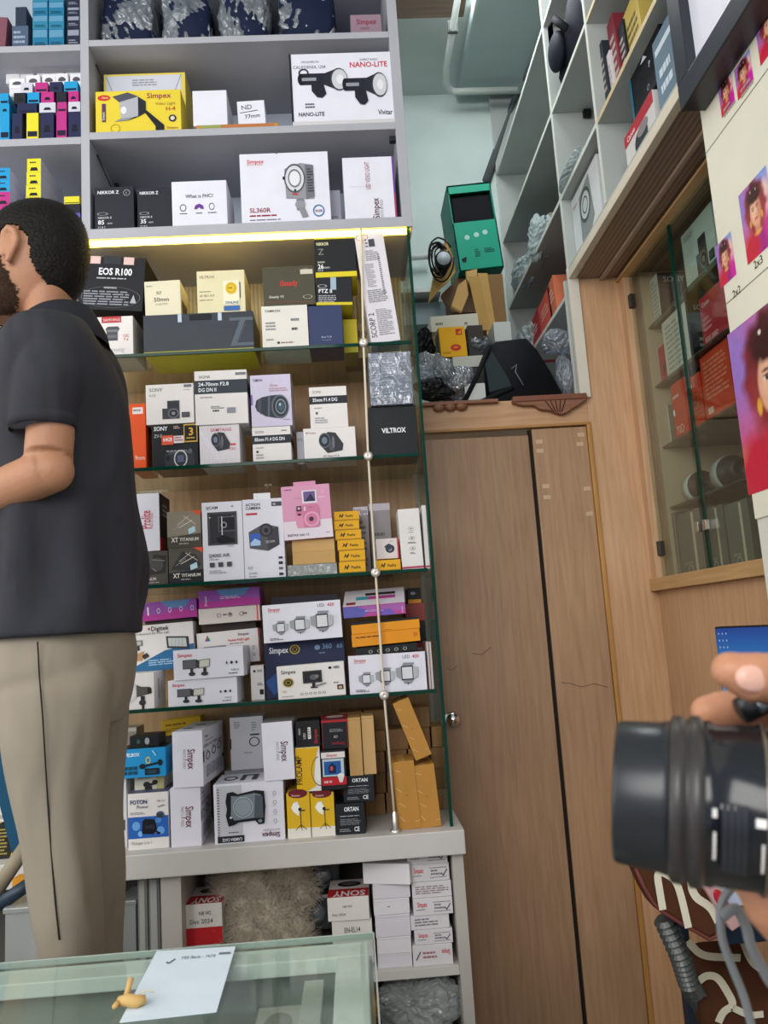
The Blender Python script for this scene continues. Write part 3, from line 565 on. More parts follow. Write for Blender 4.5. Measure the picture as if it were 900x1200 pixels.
# ---- top cubbies (above Z1)
rr = None
for ci, (x0, x1) in enumerate(((38, 56), (57, 75))):
    pz = Z1-.012
    for k, t in enumerate((34, 18, 2, -14)):
        pz = B('ink_bottle_box', x0, x1, t, pz, f'teal blue box in the top left cubby, {words[k]} of the {"left" if ci == 0 else "right"} column', ['#1d6f95', '#2b7c9d'][k % 2], [('r', .05, .55, .95, .95, '#5b8fae'), ('x', .15, .1, .85, .3, 2, '#16384a')], Y=2.14, D_=.16, g='teal boxes in the top left cubby')
pz = Z1-.012
for k, t in enumerate((33, 18, 8, -6)):
    pz = B('filter_case_box', 78, 94, t, pz, f'dark grey top-left cubby box by the divider, {words[k]} of its stack', '#23273a', [('r', .1, .6, .9, .9, '#8a8fa0'), ('x', .15, .15, .8, .4, 2, '#8a8fa0')], Y=2.14, D_=.14, g='dark boxes by the divider in the top left cubby')
pz = B('carton', 14, 33, 30, Z1-.012, 'dark grey blue carton in the top left corner, beside the teal boxes', '#4a5a72', [('x', .1, .2, .8, .8, 3, '#8fa0b4')], Y=2.16, D_=.14)
B('carton', 18, 31, 8, pz, 'smaller dark carton standing on the dark grey blue carton in the top left corner', '#2a3346', [], Y=2.16, D_=.12)
B('carton', -6, 6, 20, Z1-.012, 'dusky red carton at the very corner of the frame in the top left cubby', '#7a4a58', [], Y=2.14, D_=.1, ry=4)

# wrapped bundles on the top shelf
NAVY = M('#18213a', .6, 'cloth')
def bundle(x0, x1, yt, lab, Yb, seed, hz=.245):
    X0, X1 = Xat(x0, Yb, Z1+.08), Xat(x1, Yb, Z1+.08); w_ = (X1-X0)/2; root = empty('wrapped_bundle', ((X0+X1)/2, Yb+.13, Z1+.0008), lab, 'bundle', 'navy bundles in clear wrap on the top shelf')
    def lump(amp, k, mat, nm_, sub, fine):
        b = bmesh.new(); bmesh.ops.create_cube(b, size=2); bmesh.ops.subdivide_edges(b, edges=b.edges[:], cuts=sub, use_grid_fill=True); rnd = random.Random(seed+sub)
        ks = [(Vector((rnd.uniform(-1, 1), rnd.uniform(-1, 1), rnd.uniform(-1, 1)))*rnd.uniform(2, 6), rnd.uniform(0, 6)) for _ in range(7)]
        kf = [(Vector((rnd.uniform(-1, 1), rnd.uniform(-1, 1), rnd.uniform(-1, 1)))*rnd.uniform(8, 16), rnd.uniform(0, 6)) for _ in range(7)]
        for v in b.verts:
            p = v.co.copy(); q = p.normalized()*1.25; p = p.lerp(q, .35)
            d = 1+amp*sum(math.sin(p.dot(a)+c_) for a, c_ in ks)/4-fine*sum(abs(math.sin(p.dot(a)+c_)) for a, c_ in kf)/5
            v.co = Vector((p.x*w_*k*d, p.y*.12*k*d, hz/2+(p.z*hz/2*k*d)))
        zmin = min(v.co.z for v in b.verts)
        for v in b.verts: v.co.z -= zmin
        m_ = MB(); m_.bm(b, mat, True); m_.build(nm_, root)
    lump(.06, .86, NAVY, 'folded_cloth', 8, .02); lump(.05, 1.0, WRAP, 'plastic_wrap', 26, .16)
for k, (a, c, y_) in enumerate(((110, 181, 2.13), (183, 249, 2.14), (251, 318, 2.125), (322, 398, 2.13))):
    bundle(a, c, 0, f'navy cloth bundle in crinkled clear wrap on the top shelf, {["leftmost", "second from the left", "third from the left", "rightmost"][k]}', y_, 50+k)
B('carton', 411, 447, 17, Z1, 'small dusky pink-brown carton with red name at the right end of the top shelf', '#8f7784', [T('Simpex', .18, .5, .28, '#8a2f44', w=.66, b=.03), ('x', .3, .2, .7, .35, 1, '#7a5a68')], Y=2.13, D_=.1)
bp_ = MB(); bp_.box(-.66, .185, 2.41, 2.425, 3.045, 3.30, M('#23427e', .6, 'cloth'), .002); tag(bp_.build('backdrop_cloth'), 'deep blue cloth standing behind the wrapped bundles on the top shelf', 'cloth')

# ---- glass shelf 1 (under the light strip)
sam = B('lens_box', 107, 156, 371, G1, 'white box with a grey lens picture and red label, under the black camera box', WW, [('r', .25, .84, .72, 1, '#b5383c'), T('SAMYANG', .29, .88, .07, '#e8d8d4', w=.4), ('p', [(.34, .68), (.40, .74), (.64, .74), (.68, .68), (.63, .60), (.63, .38), (.37, .38), (.37, .60)], '#4d4f54'), ('p', [(.36, .66), (.66, .66), (.62, .60), (.40, .60)], '#77797e'), ('p', [(.385, .52), (.615, .52), (.615, .45), (.385, .45)], '#6a6c72'), T('CSC', .76, .46, .07, RED, w=.14), T('T 6', .77, .37, .06, RED, w=.12), T('Samyang', .38, .10, .12, '#c4c4cc', w=.4)], Y=2.115, D_=.14)
B('carton', 92, 104, 372, G1, 'cream carton edge behind the shoulder, left of the white lens box', '#cfc9ae', [], Y=2.14, D_=.15)
eos = B('camera_box', 90, 166, 309, sam, 'black camera box tilted on the white lens box, with red-and-white seals', '#15161b', {'f': [T('EOS R100', .28, .66, .13, '#f0f0f4', w=.52, b=.05), ('x', .26, .57, .72, .61, 1, '#b9b9c2'), T('WARNING', .38, .40, .035, '#e0e0e6', w=.2), ('x', .08, .08, .78, .36, 6, '#8f8f9a'), ('p', [(.80, .14), (.85, .30), (.90, .14)], '#a9a9b2'), ('g', .5, .24, .46, .2, .02, '#6a6a74')]}, Y=2.13, D_=.15, ry=5, pivot=1)
eos.o.location.z += .012
for u in (.14, .66): part_box(eos, 'seal', u, u+.16, .86, 1.0, -.0012, .02, M('#d8b9b4', .4), 'white seal printed in red')
part_box(eos, 'carton_lid', .35, .62, .86, 1.02, -.0008, .002, M('#2a2b31', .4))
nz = B('camera_box', 168, 297, 367, G1, 'long black camera box with a big grey Z and yellow base line', '#2b323b', {'b': [('r', 0, 0, 1, 1, '#d6cc2c')], 'f': [('r', 0, 0, 1, .035, '#c9bf34'), ('p', [(.785, .84), (1, .84), (1, .76), (.93, .76), (.845, .18), (1, .18), (1, .10), (.785, .10), (.88, .76), (.785, .76)], '#59626c'), ('l', .93, .66, .85, .18, .015, '#59626c')]}, Y=2.112, D_=.17, rough=.35)
for u in (.315, .68): part_box(nz, 'seal', u, u+.035, .78, .99, -.001, .001, M('#b9c6d4', .3), 'small silver security seal')
part_box(nz, 'handle_slot', .42, .62, .82, .97, -.0012, .001, M('#14181d', .5))
B('lens_box', 170, 212, 329, nz, 'small white lens box marked 50mm beside the black camera box', '#dcd5b9', {'f': [T('RF', .40, .60, .10, '#6a6a66', c=True), T('50mm', .46, .40, .12, '#5a5a56', c=True, b=.02), T('F1.8 STM', .46, .29, .06, '#8a8a80', c=True), ('x', .05, .82, .3, .88, 1, '#9a9a8e')], 'r': [('r', .1, .1, .6, .5, '#5a4a3a')]}, Y=2.13, D_=.14, ry=-1)
vt = B('lens_box', 231, 287, 317, nz, 'cream white box with a round yellow sticker and blue label, on the long black box', '#dcd3ac', [T('VILTROX', .05, .82, .07, '#6a6a5e', w=.32), T('AF 85/1.8 II', .05, .38, .06, '#77776a', w=.3), ('x', .05, .28, .45, .32, 1, '#8a8a7c'), ('x', .05, .48, .3, .52, 1, '#8a8a7c'), ('l', .90, .70, .90, .32, .02, '#4a4a48'), ('x', .6, .30, .85, .38, 2, '#4a5ea0')], Y=2.125, D_=.14)
part_box(vt, 'round_sticker', .55, .88, .17, .74, -.0016, -.0006, M('#e8e2c4', .4))
mb = MB(); paint(mb, frame_of('f', vt.W, vt.H, vt.D), [('e', .715, .56, .12, .145, '#ddb92a'), ('g', .715, .56, .09, .11, .15, '#b5901c'), ('x', .66, .53, .77, .59, 1, '#7a5f14'), T('ONLINE', .58, .19, .06, '#2b4fa0', w=.3, b=.03), ('r', .55, .03, .88, .14, '#3a66a8')], 12); mb.build('price_label', vt.o)
tm = B('lens_box', 307, 361, 358, G1, 'white box with two barcodes under the dark olive box', '#ddd9d0', [T('TAMRON', .07, .85, .06, '#45454a', w=.34, b=.02), ('x', .63, .58, .84, .70, 1, '#77777c'), ('x', .64, .36, .84, .48, 1, '#55555a'), ('x', .08, .40, .3, .62, 3, '#8a8a8c'), ('x', .08, .16, .25, .22, 1, '#8a8a8c'), ('r', .32, .09, .37, .14, BK), ('x', .40, .09, .8, .13, 1, '#6a4a4a')], Y=2.113, D_=.14)
for a in (.63, .64):
    pass
nb = B('lens_box', 362, 401.5, 358, G1, 'plain navy blue carton right of the white barcode box', '#333d62', [T('Sirui T1.8', .35, .19, .045, '#c6cbe0', w=.4), ('x', .37, .12, .72, .14, 1, '#8a92b4')], Y=2.115, D_=.13)
st = B('gimbal_box', 308, 369, 312, tm, 'dark olive brown box with a red brand name, stacked on the white barcode box', '#4b4838', [T('iSteady', .33, .50, .14, '#d03b34', w=.34, b=.03), T('iSteady V3', .11, .20, .065, '#d8d6cc', w=.28, b=.02), ('l', .07, .10, .93, .07, .012, '#8a4444'), ('g', .85, .20, .09, .05, .14, '#bdbbb0'), ('x', .78, .88, .9, .93, 1, '#8a887c')], Y=2.125, D_=.13)
part_box(st, 'price_label', .73, .97, .78, .90, -.001, 0, M('#c9c3b0', .5), 'pale paper label')
yb = B('lens_box', 402.5, 419, 374, G1, 'small yellow box squeezed right of the navy carton', '#c9b62a', [], Y=2.17, D_=.12)
ft = B('adapter_box', 370, 412, 325, nb, 'black and yellow adapter box with a silver seal, below the 26mm box', '#1c1f26', {'f': [('r', 0, 0, 1, .10, '#d2bf2d'), T('FTZ II', .06, .44, .14, '#eeeef2', w=.38, b=.04), ('x', .06, .08, .55, .36, 4, '#a9a9b0'), ('g', .17, .68, .13, .06, .2, '#b9b9c0')], 'r': [('r', 0, 0, 1, 1, '#d2bf2d')], 'b': [('r', 0, 0, 1, 1, '#d2bf2d')]}, Y=2.12, D_=.11, ry=2)
part_box(ft, 'hologram_seal', .40, .56, .55, 1.0, -.001, 0, M('#9fb2c0', .25), 'silver hologram seal')
nk = B('lens_box', 369, 417, 279, ft, 'black and yellow lens box marked 26mm at the top of its stack', '#1c1f22', {'f': [('r', 0, 0, 1, .13, '#d8c62c'), T('NIKKOR', .05, .82, .08, '#eae3b0', w=.3, b=.04), T('Z', .08, .58, .16, '#8a8a80'), ('x', .06, .34, .3, .42, 1, '#a9a9a0'), T('26', .06, .22, .12, '#eeeef0', w=.14, b=.04), T('mm', .2, .22, .07, '#cfcfd0'), T('f/2.8', .06, .15, .05, '#cfcfd0'), ('l', 0, .985, 1, .985, .03, '#d2bf2d')], 'b': [('r', 0, 0, 1, 1, '#d8c62c')], 'r': [('r', 0, 0, 1, 1, '#d2bf2d')]}, Y=2.118, D_=.13)
B('gimbal_box', 404, 432, 380, G1, 'tan box with partly hidden dark name, behind the hanging rod', '#a99370', [T('iSteady', .08, .62, .28, '#3f3830', w=.9), ('r', .3, .2, .6, .35, '#5a5040'), ('x', .08, .45, .7, .55, 1, '#6a6050')], Y=2.22, D_=.12)
zh = B('gimbal_box', 431, 465, 272, G1+.002, 'tall white box leaning to the left, covered in small print, right of the hanging rod', '#dcd8de', [('g', .25, .965, .22, .03, .12, '#8a8a92'), ('r', .45, .87, .66, .94, '#4a4a54'), ('x', .33, .86, .42, .95, 3, '#6a6a74'), ('x', .28, .74, .72, .84, 6, '#8a8a92'), ('x', .2, .50, .5, .72, 14, '#9a9aa2'), ('x', .68, .42, .76, .80, 20, '#6a6a74'), ('x', .14, .36, .8, .48, 7, '#8a8a92'), T('SCORP 2', .24, .05, .05, '#45454e', rot=90, w=.22), ('x', .32, .06, .85, .30, 14, '#9a9aa2')], Y=2.115, D_=.08, ry=-5.2)
mb = MB(); mb.box(-zh.W/2-.001, zh.W/2+.001, .002, .079, -.0, .012, M('#a89a88'), .001)
# ---- behind the man, at the frame edge
B('camera_box', -14, 13, 383, G1, 'black and blue camera box left of the man at the frame edge, upper glass shelf', '#17181d', [T('EOS R', .42, .62, .14, '#eee', w=.5, b=.04), T('Mark', .5, .50, .09, '#ddd', w=.4), ('r', 0, 0, 1, .42, '#3a5a9a'), ('x', .5, .2, .9, .3, 1, '#b9c6e0')], Y=2.13, D_=.14)
cz = B('camera_box', -10, 7, 480, G2, 'dark box left of the man on the second glass shelf', '#20242c', [T('SON', .4, .5, .12, '#ddd', w=.5)], Y=2.13, D_=.14)
B('lens_box', -8, 9, 443, cz, 'white carton on the dark box at the left frame edge', WW, [('e', .8, .6, .1, .1, RED)], Y=2.13, D_=.13)
B('lens_box', -10, 4, 600, G3, 'white carton at the left frame edge on the third glass shelf', WW, [('r', .4, .3, .9, .6, GRY)], Y=2.13, D_=.13)

# ---- glass shelf 2
B('lens_box', 152, 171, 473, G2, 'bright orange upright box behind the man\'s back', '#e2531f', [('r', .2, .84, .85, .94, '#e8e0dc'), ('x', .25, .86, .8, .92, 1, '#8a8a8a'), T('9mm', .3, .14, .07, '#f0dcd0', w=.6)], Y=2.115, D_=.13)
r_ = B('camera_box', 178, 232, 497, G2, 'black camera box with a gold number 3 and orange-white stickers', '#1e1f23', [T('SONY', .05, .86, .10, '#e6e6ea', w=.3, b=.04), T('ZV-E', .05, .70, .08, '#c4c4ca', w=.18), ('x', .48, .88, .62, .96, 2, '#c9a0a0')]+D(BIGCAM, .28, .02, .92, .5), Y=2.115, D_=.13)
mb = MB(); paint(mb, frame_of('f', r_.W, r_.H, r_.D), [('r', .70, .56, 1.0, .98, '#c9a24a'), ('r', .72, .59, .98, .95, '#241c14'), T('3', .80, .72, .18, '#d8a83c', b=.05), ('x', .76, .62, .94, .68, 1, '#c9a24a')], 20); mb.build('warranty_label', r_.o)['label'] = 'black and gold label with number 3'
mb = MB(); paint(mb, frame_of('f', r_.W, r_.H, r_.D), [('r', .22, .52, .47, .74, '#d8583a'), T('64GB', .25, .60, .09, '#f0e8e4', w=.2, b=.03), ('r', .48, .55, .70, .72, '#dcd4d6'), ('x', .50, .58, .68, .70, 2, '#a04a5a')], 20); mb.build('sticker', r_.o)
B('camera_box', 171, 227, 450, r_, 'white camera box with a small compact camera picture, on the black box', WW, [T('SONY', .07, .82, .09, '#77777c', w=.28, b=.02), T('ILCE', .07, .70, .06, '#8a8a90', w=.18), ('r', .80, .90, .96, .97, '#77777c'), ('x', .8, .82, .95, .85, 1, '#9a9aa0')]+D(SONYCAM, .34, .12, .92, .60), Y=2.112, D_=.13)
sy = B('lens_box', 234, 281, 498, G2, 'white box with a tilted black lens, wrapped in clear film, under the 24-70mm box', '#d5cfd4', [T('SAMYANG', .28, .84, .08, '#c0506a', w=.52, b=.02), ('l', .02, .9, .5, .1, .012, '#eef'), ('l', .02, .82, .42, .1, .01, '#eef'), ('r', .74, .47, .90, .52, '#d05560'), T('CSC', .74, .36, .06, RED, w=.16), T('Samyang', .25, .08, .14, '#e8e6ea', w=.5)]+D(LENSDIAG, .28, .34, .76, .82), Y=2.113, D_=.13)
sg = B('lens_box', 228.5, 290, 434, sy, 'large white lens box with a dark band reading 24-70mm', WW, {'f': [T('SIGMA', .08, .86, .055, '#55555a', w=.22), ('r', .78, .9, .98, .95, '#77777c'), ('r', 0, .57, 1, .82, '#343a44'), T('24-70mm F2.8', .07, .715, .07, '#eceff2', w=.58, b=.03), T('DG DN II', .07, .61, .07, '#eceff2', w=.34, b=.03), ('x', .1, .48, .35, .52, 1, '#9a9aa0'), ('x', .3, .28, .55, .34, 2, '#77777c'), ('x', .33, .22, .52, .27, 1, BK), ('r', .60, .20, .76, .30, '#8a8a92')], 'r': [('r', 0, .57, 1, .82, '#343a44')]}, Y=2.108, D_=.14, rz=1)
s85 = B('lens_box', 296, 341, 500, G2, 'white lens box with a dark band reading 85mm, second glass shelf', WW, {'f': [T('SIGMA', .07, .82, .08, '#77777c', w=.24), ('r', 0, .52, 1, .76, '#252a33'), T('85mm F1.4 DG DN', .06, .60, .10, '#eceff2', w=.78, b=.03), ('e', .12, .30, .03, .035, BK), ('x', .08, .38, .38, .43, 1, '#9a9aa0'), ('x', .08, .08, .28, .24, 2, '#9a9aa0'), ('x', .76, .84, .94, .9, 1, '#77777c')], 'r': [('r', 0, .52, 1, .76, '#252a33')]}, Y=2.112, D_=.12)
tl = B('lens_box', 294, 341.5, 439, s85, 'lavender white box with a large dark zoom lens picture', '#c9c2d8', {'f': [T('TAMRON', .06, .87, .055, '#33343c', w=.24, b=.02), T('35mm', .47, .76, .06, '#b0707c', w=.2), ('x', .46, .66, .92, .74, 2, '#b08a94'), ('x', .78, .1, .95, .13, 1, '#8a8a94'), ('r', 0, .42, .04, .62, '#6b5aa0')]+D(LENSART, .1, .14, .93, .60), 'r': [('r', 0, 0, 1, 1, '#b9b0b0')]}, Y=2.11, D_=.12)
w7 = B('lens_box', 356, 417, 501, G2, 'white box with a tilted dark lens picture, beneath the 35mm box by the rod', WW, [T('7Artisans', .07, .82, .07, '#a06a70', w=.17), ('e', .06, .85, .012, .03, '#a06a70'), T('AF 24mm F1.8', .36, .06, .06, '#4a4a50', w=.34, b=.02)]+D(LENSDIAG, .28, .18, .76, .86), Y=2.112, D_=.11)
B('lens_box', 348, 356, 506, G2, 'narrow pale carton in shadow between two lens boxes, second glass shelf', '#b5b4bc', [T('VIL', .1, .7, .1, '#77777c')], Y=2.16, D_=.1)
B('lens_box', 363, 407, 453, w7, 'white lens box with a dark band reading 35mm, on the white lens picture box', WW, {'f': [T('SIGMA', .08, .84, .075, '#8a8078', w=.24), ('r', 0, .58, 1, .77, '#252a33'), T('35mm F1.4 DG', .08, .64, .085, '#eceff2', w=.66, b=.03), ('e', .18, .36, .03, .035, '#4a4a50'), ('x', .12, .46, .36, .5, 1, '#9a9aa0'), ('x', .12, .1, .45, .26, 3, '#9a9aa0')], 'r': [('r', 0, .58, 1, .77, '#252a33')]}, Y=2.115, D_=.11)
vx = B('lens_box', 433, 489, 476, G2, 'black box with a bold white brand name in the middle, right of the hanging rod', '#17181c', [T('VILTROX', .26, .46, .10, '#f2f2f5', w=.50, b=.05)], Y=2.115, D_=.13, rough=.4)
bw = B('wrapped_box', 434, 482, 414, vx, 'slate blue box in bubble wrap with white shipping labels, on the black box', '#5c6482', [('x', .08, .08, .6, .5, 7, '#aab2c8'), ('x', .8, .1, .95, .35, 4, '#b9c0d2')], Y=2.118, D_=.12)
mb = MB(); paint(mb, frame_of('f', bw.W, bw.H, bw.D), [('r', .02, .45, .24, 1, '#cdc9dc'), ('r', .28, .60, .64, 1, '#cdc9dc'), ('r', .70, .82, .92, 1, '#cdc9dc'), ('x', .04, .5, .22, .95, 9, '#77758a'), ('x', .30, .62, .62, .96, 7, '#8a889c'), ('x', .72, .85, .9, .98, 3, '#77758a')], 5); mb.build('shipping_label', bw.o)
mb = MB(); mb.box(-bw.W/2-.003, bw.W/2+.003, -.004, .124, -.0004, bw.H+.003, WRAP, .003); mb.build('bubble_wrap', bw.o)
# ---- glass shelf 3
xt = lambda: [('r', .0, .0, .0, .0, BK)]
def titan(dark):
    c = '#8f8778' if not dark else '#3b3a3c'
    return [('p', [(.0, .0), (1, .0), (1, .38), (0, .30)], '#4b463f' if not dark else '#26262a'), ('p', [(.05, .4), (.4, .9), (.8, .8), (.95, .5), (.6, .35)], c), ('l', .3, .62, .65, .86, .015, '#c9c4b8'), ('l', .35, .55, .75, .74, .02, '#d8d3c6'), ('l', .5, .86, .85, .62, .012, '#e4dfd2'), ('l', .2, .5, .5, .7, .01, '#b5b0a4'), ('p', [(.62, .50), (.82, .58), (.84, .42), (.64, .36)], '#b9d6e4'), ('p', [(.72, 1), (1, 1), (1, .84)], '#d8583a'), T('XT', .12, .16, .13, '#e8e4da', w=.2, b=.04), T('TITANIUM', .36, .18, .09, '#e8e4da', w=.56, b=.03), ('x', .35, .08, .8, .13, 1, '#b5b0a4')]
B('speedlight_box', 149, 157, 598, G3, 'thin red and dark box edge showing right behind the man\'s back, third glass shelf', '#8a2a34', [('r', 0, 0, 1, .55, '#2a2a2e'), ('r', .0, .5, .4, 1, '#d85a72')], Y=2.18, D_=.1)
dk = B('speedlight_box', 163, 197, 646, G3, 'dark grey box with a faint camera grip picture, lower left of the metallic boxes', '#4a4742', [('p', [(.35, .3), (.9, .35), (.95, .85), (.5, .9)], '#2f2e2e'), ('e', .62, .6, .22, .2, '#4a4948'), ('l', .45, .75, .9, .7, .02, '#8a8680'), T('TITANIUM', .08, .14, .09, '#d6d2ca', w=.5, b=.03), ('x', .1, .05, .7, .1, 1, '#a5a098'), ('l', .45, .5, .6, .4, .02, '#8a8680')], Y=2.115, D_=.12, rough=.3)
B('speedlight_box', 154, 162.5, 646, G3, 'sliver of a black box with a white X beside the man\'s back', '#17171b', [T('X', .1, .2, .13, '#e8e8ea', b=.03), ('r', 0, .9, .8, .95, '#a03030')], Y=2.125, D_=.12)
mt = B('speedlight_box', 198, 238, 642, G3, 'dark metallic box with white product writing, under the lighter silvery box', '#57534c', titan(True), Y=2.112, D_=.12, rough=.3)
B('speedlight_box', 196, 235.5, 599, mt, 'lighter silvery metallic box with white product writing and an orange corner', '#8b8474', titan(False), Y=2.112, D_=.12, rough=.3)
B('reflector_box', 160, 187, 578, dk, 'white upright box with a red name reading upward and a black side', WH, {'f': [T('Prolite', .60, .38, .16, '#c32030', rot=90, w=.32, b=.03), T('PHOTO VIDEO', .72, .38, .06, '#c46a70', rot=90, w=.28)], 'r': [('r', 0, 0, 1, 1, '#2b2a2e'), ('r', 0, 0, .55, .24, '#b5262c'), ('x', .3, .6, .9, .85, 3, '#9a9aa0')], 't': [('r', 0, 0, 1, 1, '#2b2a2e')]}, Y=2.112, D_=.12, rz=0)
sj = B('action_camera_box', 237.5, 285, 588, G3, 'white box with an action camera in waterproof housing, left of its taller twin', WH, [T('SJCAM', .10, .91, .038, '#4a4a50', w=.3, b=.03), T('4K', .72, .925, .025, '#6a6a70', w=.14, b=.02)]+D(HOUSING, .10, .45, .88, .87)+[T('SJ4000 AIR', .14, .30, .045, '#55555c', w=.52, b=.03), T('WIFI', .60, .42, .03, '#9a9aa0', w=.25), ('x', .15, .26, .45, .28, 1, '#8a8a90'), ('r', .16, .175, .28, .235, '#4a4a50'), ('r', .37, .175, .49, .235, '#4a4a50'), ('r', .58, .175, .70, .235, '#4a4a50'), ('x', .15, .09, .55, .14, 2, '#9a9aa0')], Y=2.112, D_=.07)
ac = B('action_camera_box', 285.5, 333, 584.5, G3, 'white box printed ACTION CAMERA with a grey camera showing a blue screen', WH, [T('ACTION', .08, .915, .034, BK, w=.42, b=.04), T('CAMERA', .08, .870, .034, BK, w=.42, b=.04), ('r', .08, .80, .36, .825, '#c0303c'), ('r', .72, .90, .97, .955, '#4a4a50'), T('4K', .75, .912, .026, '#eee', w=.1)]+D(ACTION, .13, .34, .88, .70)+[('r', .84, .235, .94, .26, '#2a2a2e'), ('r', .84, .165, .94, .20, '#2a2a2e'), ('r', .84, .10, .94, .13, '#6a6a70'), ('r', .84, .03, .94, .06, '#2a2a2e'), ('g', .14, .14, .06, .015, .25, GRY), T('SJ 6000', .1, .06, .025, '#77777c', w=.3), ('x', .1, .02, .4, .04, 1, '#9a9aa0')], Y=2.112, D_=.07)
part_box(ac, 'hanging_tab', .28, .70, 1.0, 1.075, .002, .0035, M('#e4e2e6', .4))
bub = B('wrapped_parcel', 337, 395, 661, G3, 'bubble wrapped flat parcel under the two tan cartons', '#a9a5a6', [], Y=2.115, D_=.12, mat=BAG)
t1 = B('carton', 343, 393, 646, bub, 'tan kraft carton directly on the bubble wrap', '#c29a5e', [], Y=2.117, D_=.12); t1.o['group'] = 'two tan cartons under the pink camera box'
t2 = B('carton', 342, 392, 632, t1, 'upper tan kraft carton directly under the pink camera box', '#caa368', [], Y=2.125, D_=.11, g='two tan cartons under the pink camera box')
INST = [('p', [(.06, .02), (.0, .2), (.02, .8), (.1, .95), (.88, 1), (.98, .9), (1, .08), (.9, .0)], '#cf7c9c'), ('p', [(.06, .02), (.0, .2), (.02, .6), (.3, .55), (.32, .02)], '#dc92ae'), ('e', .66, .36, .32, .32, '#e0a2b8'), ('e', .66, .36, .24, .24, '#cf7c9c'), ('e', .64, .36, .1, .1, '#3c3038'), ('r', .06, .72, .26, .94, '#3c2c38'), ('e', .16, .84, .06, .06, '#c9a2b4'), ('r', .36, .72, .44, .9, '#e8c6d4'), ('e', .66, .86, .12, .02, '#b56a88'), ('e', .16, .58, .08, .05, '#3c2c38')]
inx = B('instant_camera_box', 332, 389, 568.5, t2, 'pink and white hang box printed with a pink instant camera', '#d99ab8', [('r', 0, 0, 1, .34, '#e0d6de'), ('r', .42, .66, .72, .90, '#e6dfe6'), ('r', .45, .69, .69, .88, '#6a5a8c'), ('p', [(.47, .69), (.6, .84), (.69, .69)], '#2f2a44'), T('FUJIFILM', .06, .92, .025, '#6a3a58', w=.2, b=.02), T('mini', .76, .74, .05, '#efd4e2', w=.16), T('INSTAX mini 12', .07, .06, .045, '#3c3444', w=.44, b=.03), ('x', .85, .08, .95, .1, 1, '#8a7a8c'), T('3', .83, .82, .05, '#efd4e2'), ('l', .25, .76, .42, .76, .005, '#b56a88')]+D(INST, .26, .20, .76, .64), Y=2.108, D_=.08, ry=-1.5)
part_box(inx, 'hanging_tab', .26, .72, 1.0, 1.075, .002, .0035, M('#d58fb0', .4))
pasha = [('p', [(.18, .30), (.24, .75), (.29, .5), (.36, .78), (.38, .62), (.30, .28), (.26, .5)], BK), T('Pasha', .45, .38, .26, BK, w=.36, b=.03), ('r', 0, 0, 1, .12, '#a8801c')]
pz = G3
yl = [(397.5, 428.5, 658), (397.5, 428, 645), (395.5, 427, 632.5), (393, 423.5, 621), (391.5, 421, 610), (391.5, 421, 599)]
wn = ['lowest', 'second from the bottom', 'third from the bottom', 'fourth from the bottom', 'fifth from the bottom', 'topmost']
for k, (a, c, t) in enumerate(yl):
    pz = B('battery_box', a, c, t, pz, f'small yellow battery box, {wn[k]} of the six stacked by the hanging rod', '#e2a81a', pasha, Y=2.112+.003*k, D_=.07, g='stack of six yellow battery boxes')
B('battery_box', 441, 469.5, 656, G3, 'lone yellow battery box right of the hanging rod, under the small lens carton', '#e2a81a', pasha, Y=2.112, D_=.07)
lone = G3+.03
wp = B('carton', 416, 433, 594, G3, 'grey upright box packed in clear film just left of the hanging rod', '#8e8a8c', [('r', 0, .88, 1, 1, '#bdb8c4'), T('Wipo', .05, .90, .07, '#3a3a52', w=.9, b=.03), ('x', .2, .1, .8, .8, 9, '#5f5b60')], Y=2.2, D_=.1)
B('carton', 434.5, 459, 590, G3, 'grey upright box with a torn pale top, behind the bagged item', '#9a9494', [('r', 0, .9, 1, 1, '#c4bcc4'), ('x', .1, .1, .8, .6, 6, '#6a6468')], Y=2.25, D_=.09)
sm = B('lens_box', 441, 467.5, 631, G3+.034, 'small red-edged pale carton on the lone yellow battery box', '#d3cac9', [('r', .93, 0, 1, 1, '#b53040'), ('e', .6, .48, .2, .2, '#2b2d38'), ('e', .6, .45, .1, .1, '#6a7690'), ('p', [(.35, .6), (.55, .75), (.8, .6), (.5, .4)], '#3b3d48'), ('x', .6, .82, .85, .88, 1, '#8a8488')], Y=2.13, D_=.09)
tw = B('ring_light_box', 469.5, 494.5, 596, G3, 'tall narrow white box with three round icons down its front and a red base line', WW, [('g', .55, .67, .13, .034, .12, '#8a8488'), ('g', .55, .51, .13, .034, .12, '#6a6468'), ('g', .55, .34, .13, .034, .12, '#6a6468'), ('e', .55, .67, .04, .01, GRY), ('e', .55, .51, .04, .012, BK), ('e', .55, .34, .04, .012, GRY), ('x', .42, .60, .68, .615, 1, GRY), ('x', .35, .42, .75, .45, 2, GRY), ('x', .42, .25, .68, .28, 2, GRY), ('r', 0, .02, 1, .05, '#b8405a')], Y=2.112, D_=.10, ry=-1)
B('ring_light_box', 496.5, 501.5, 592, G3, 'thin white box edge against the glass side, third glass shelf', WW, [('r', 0, .02, 1, .05, '#b8405a')], Y=2.118, D_=.10)

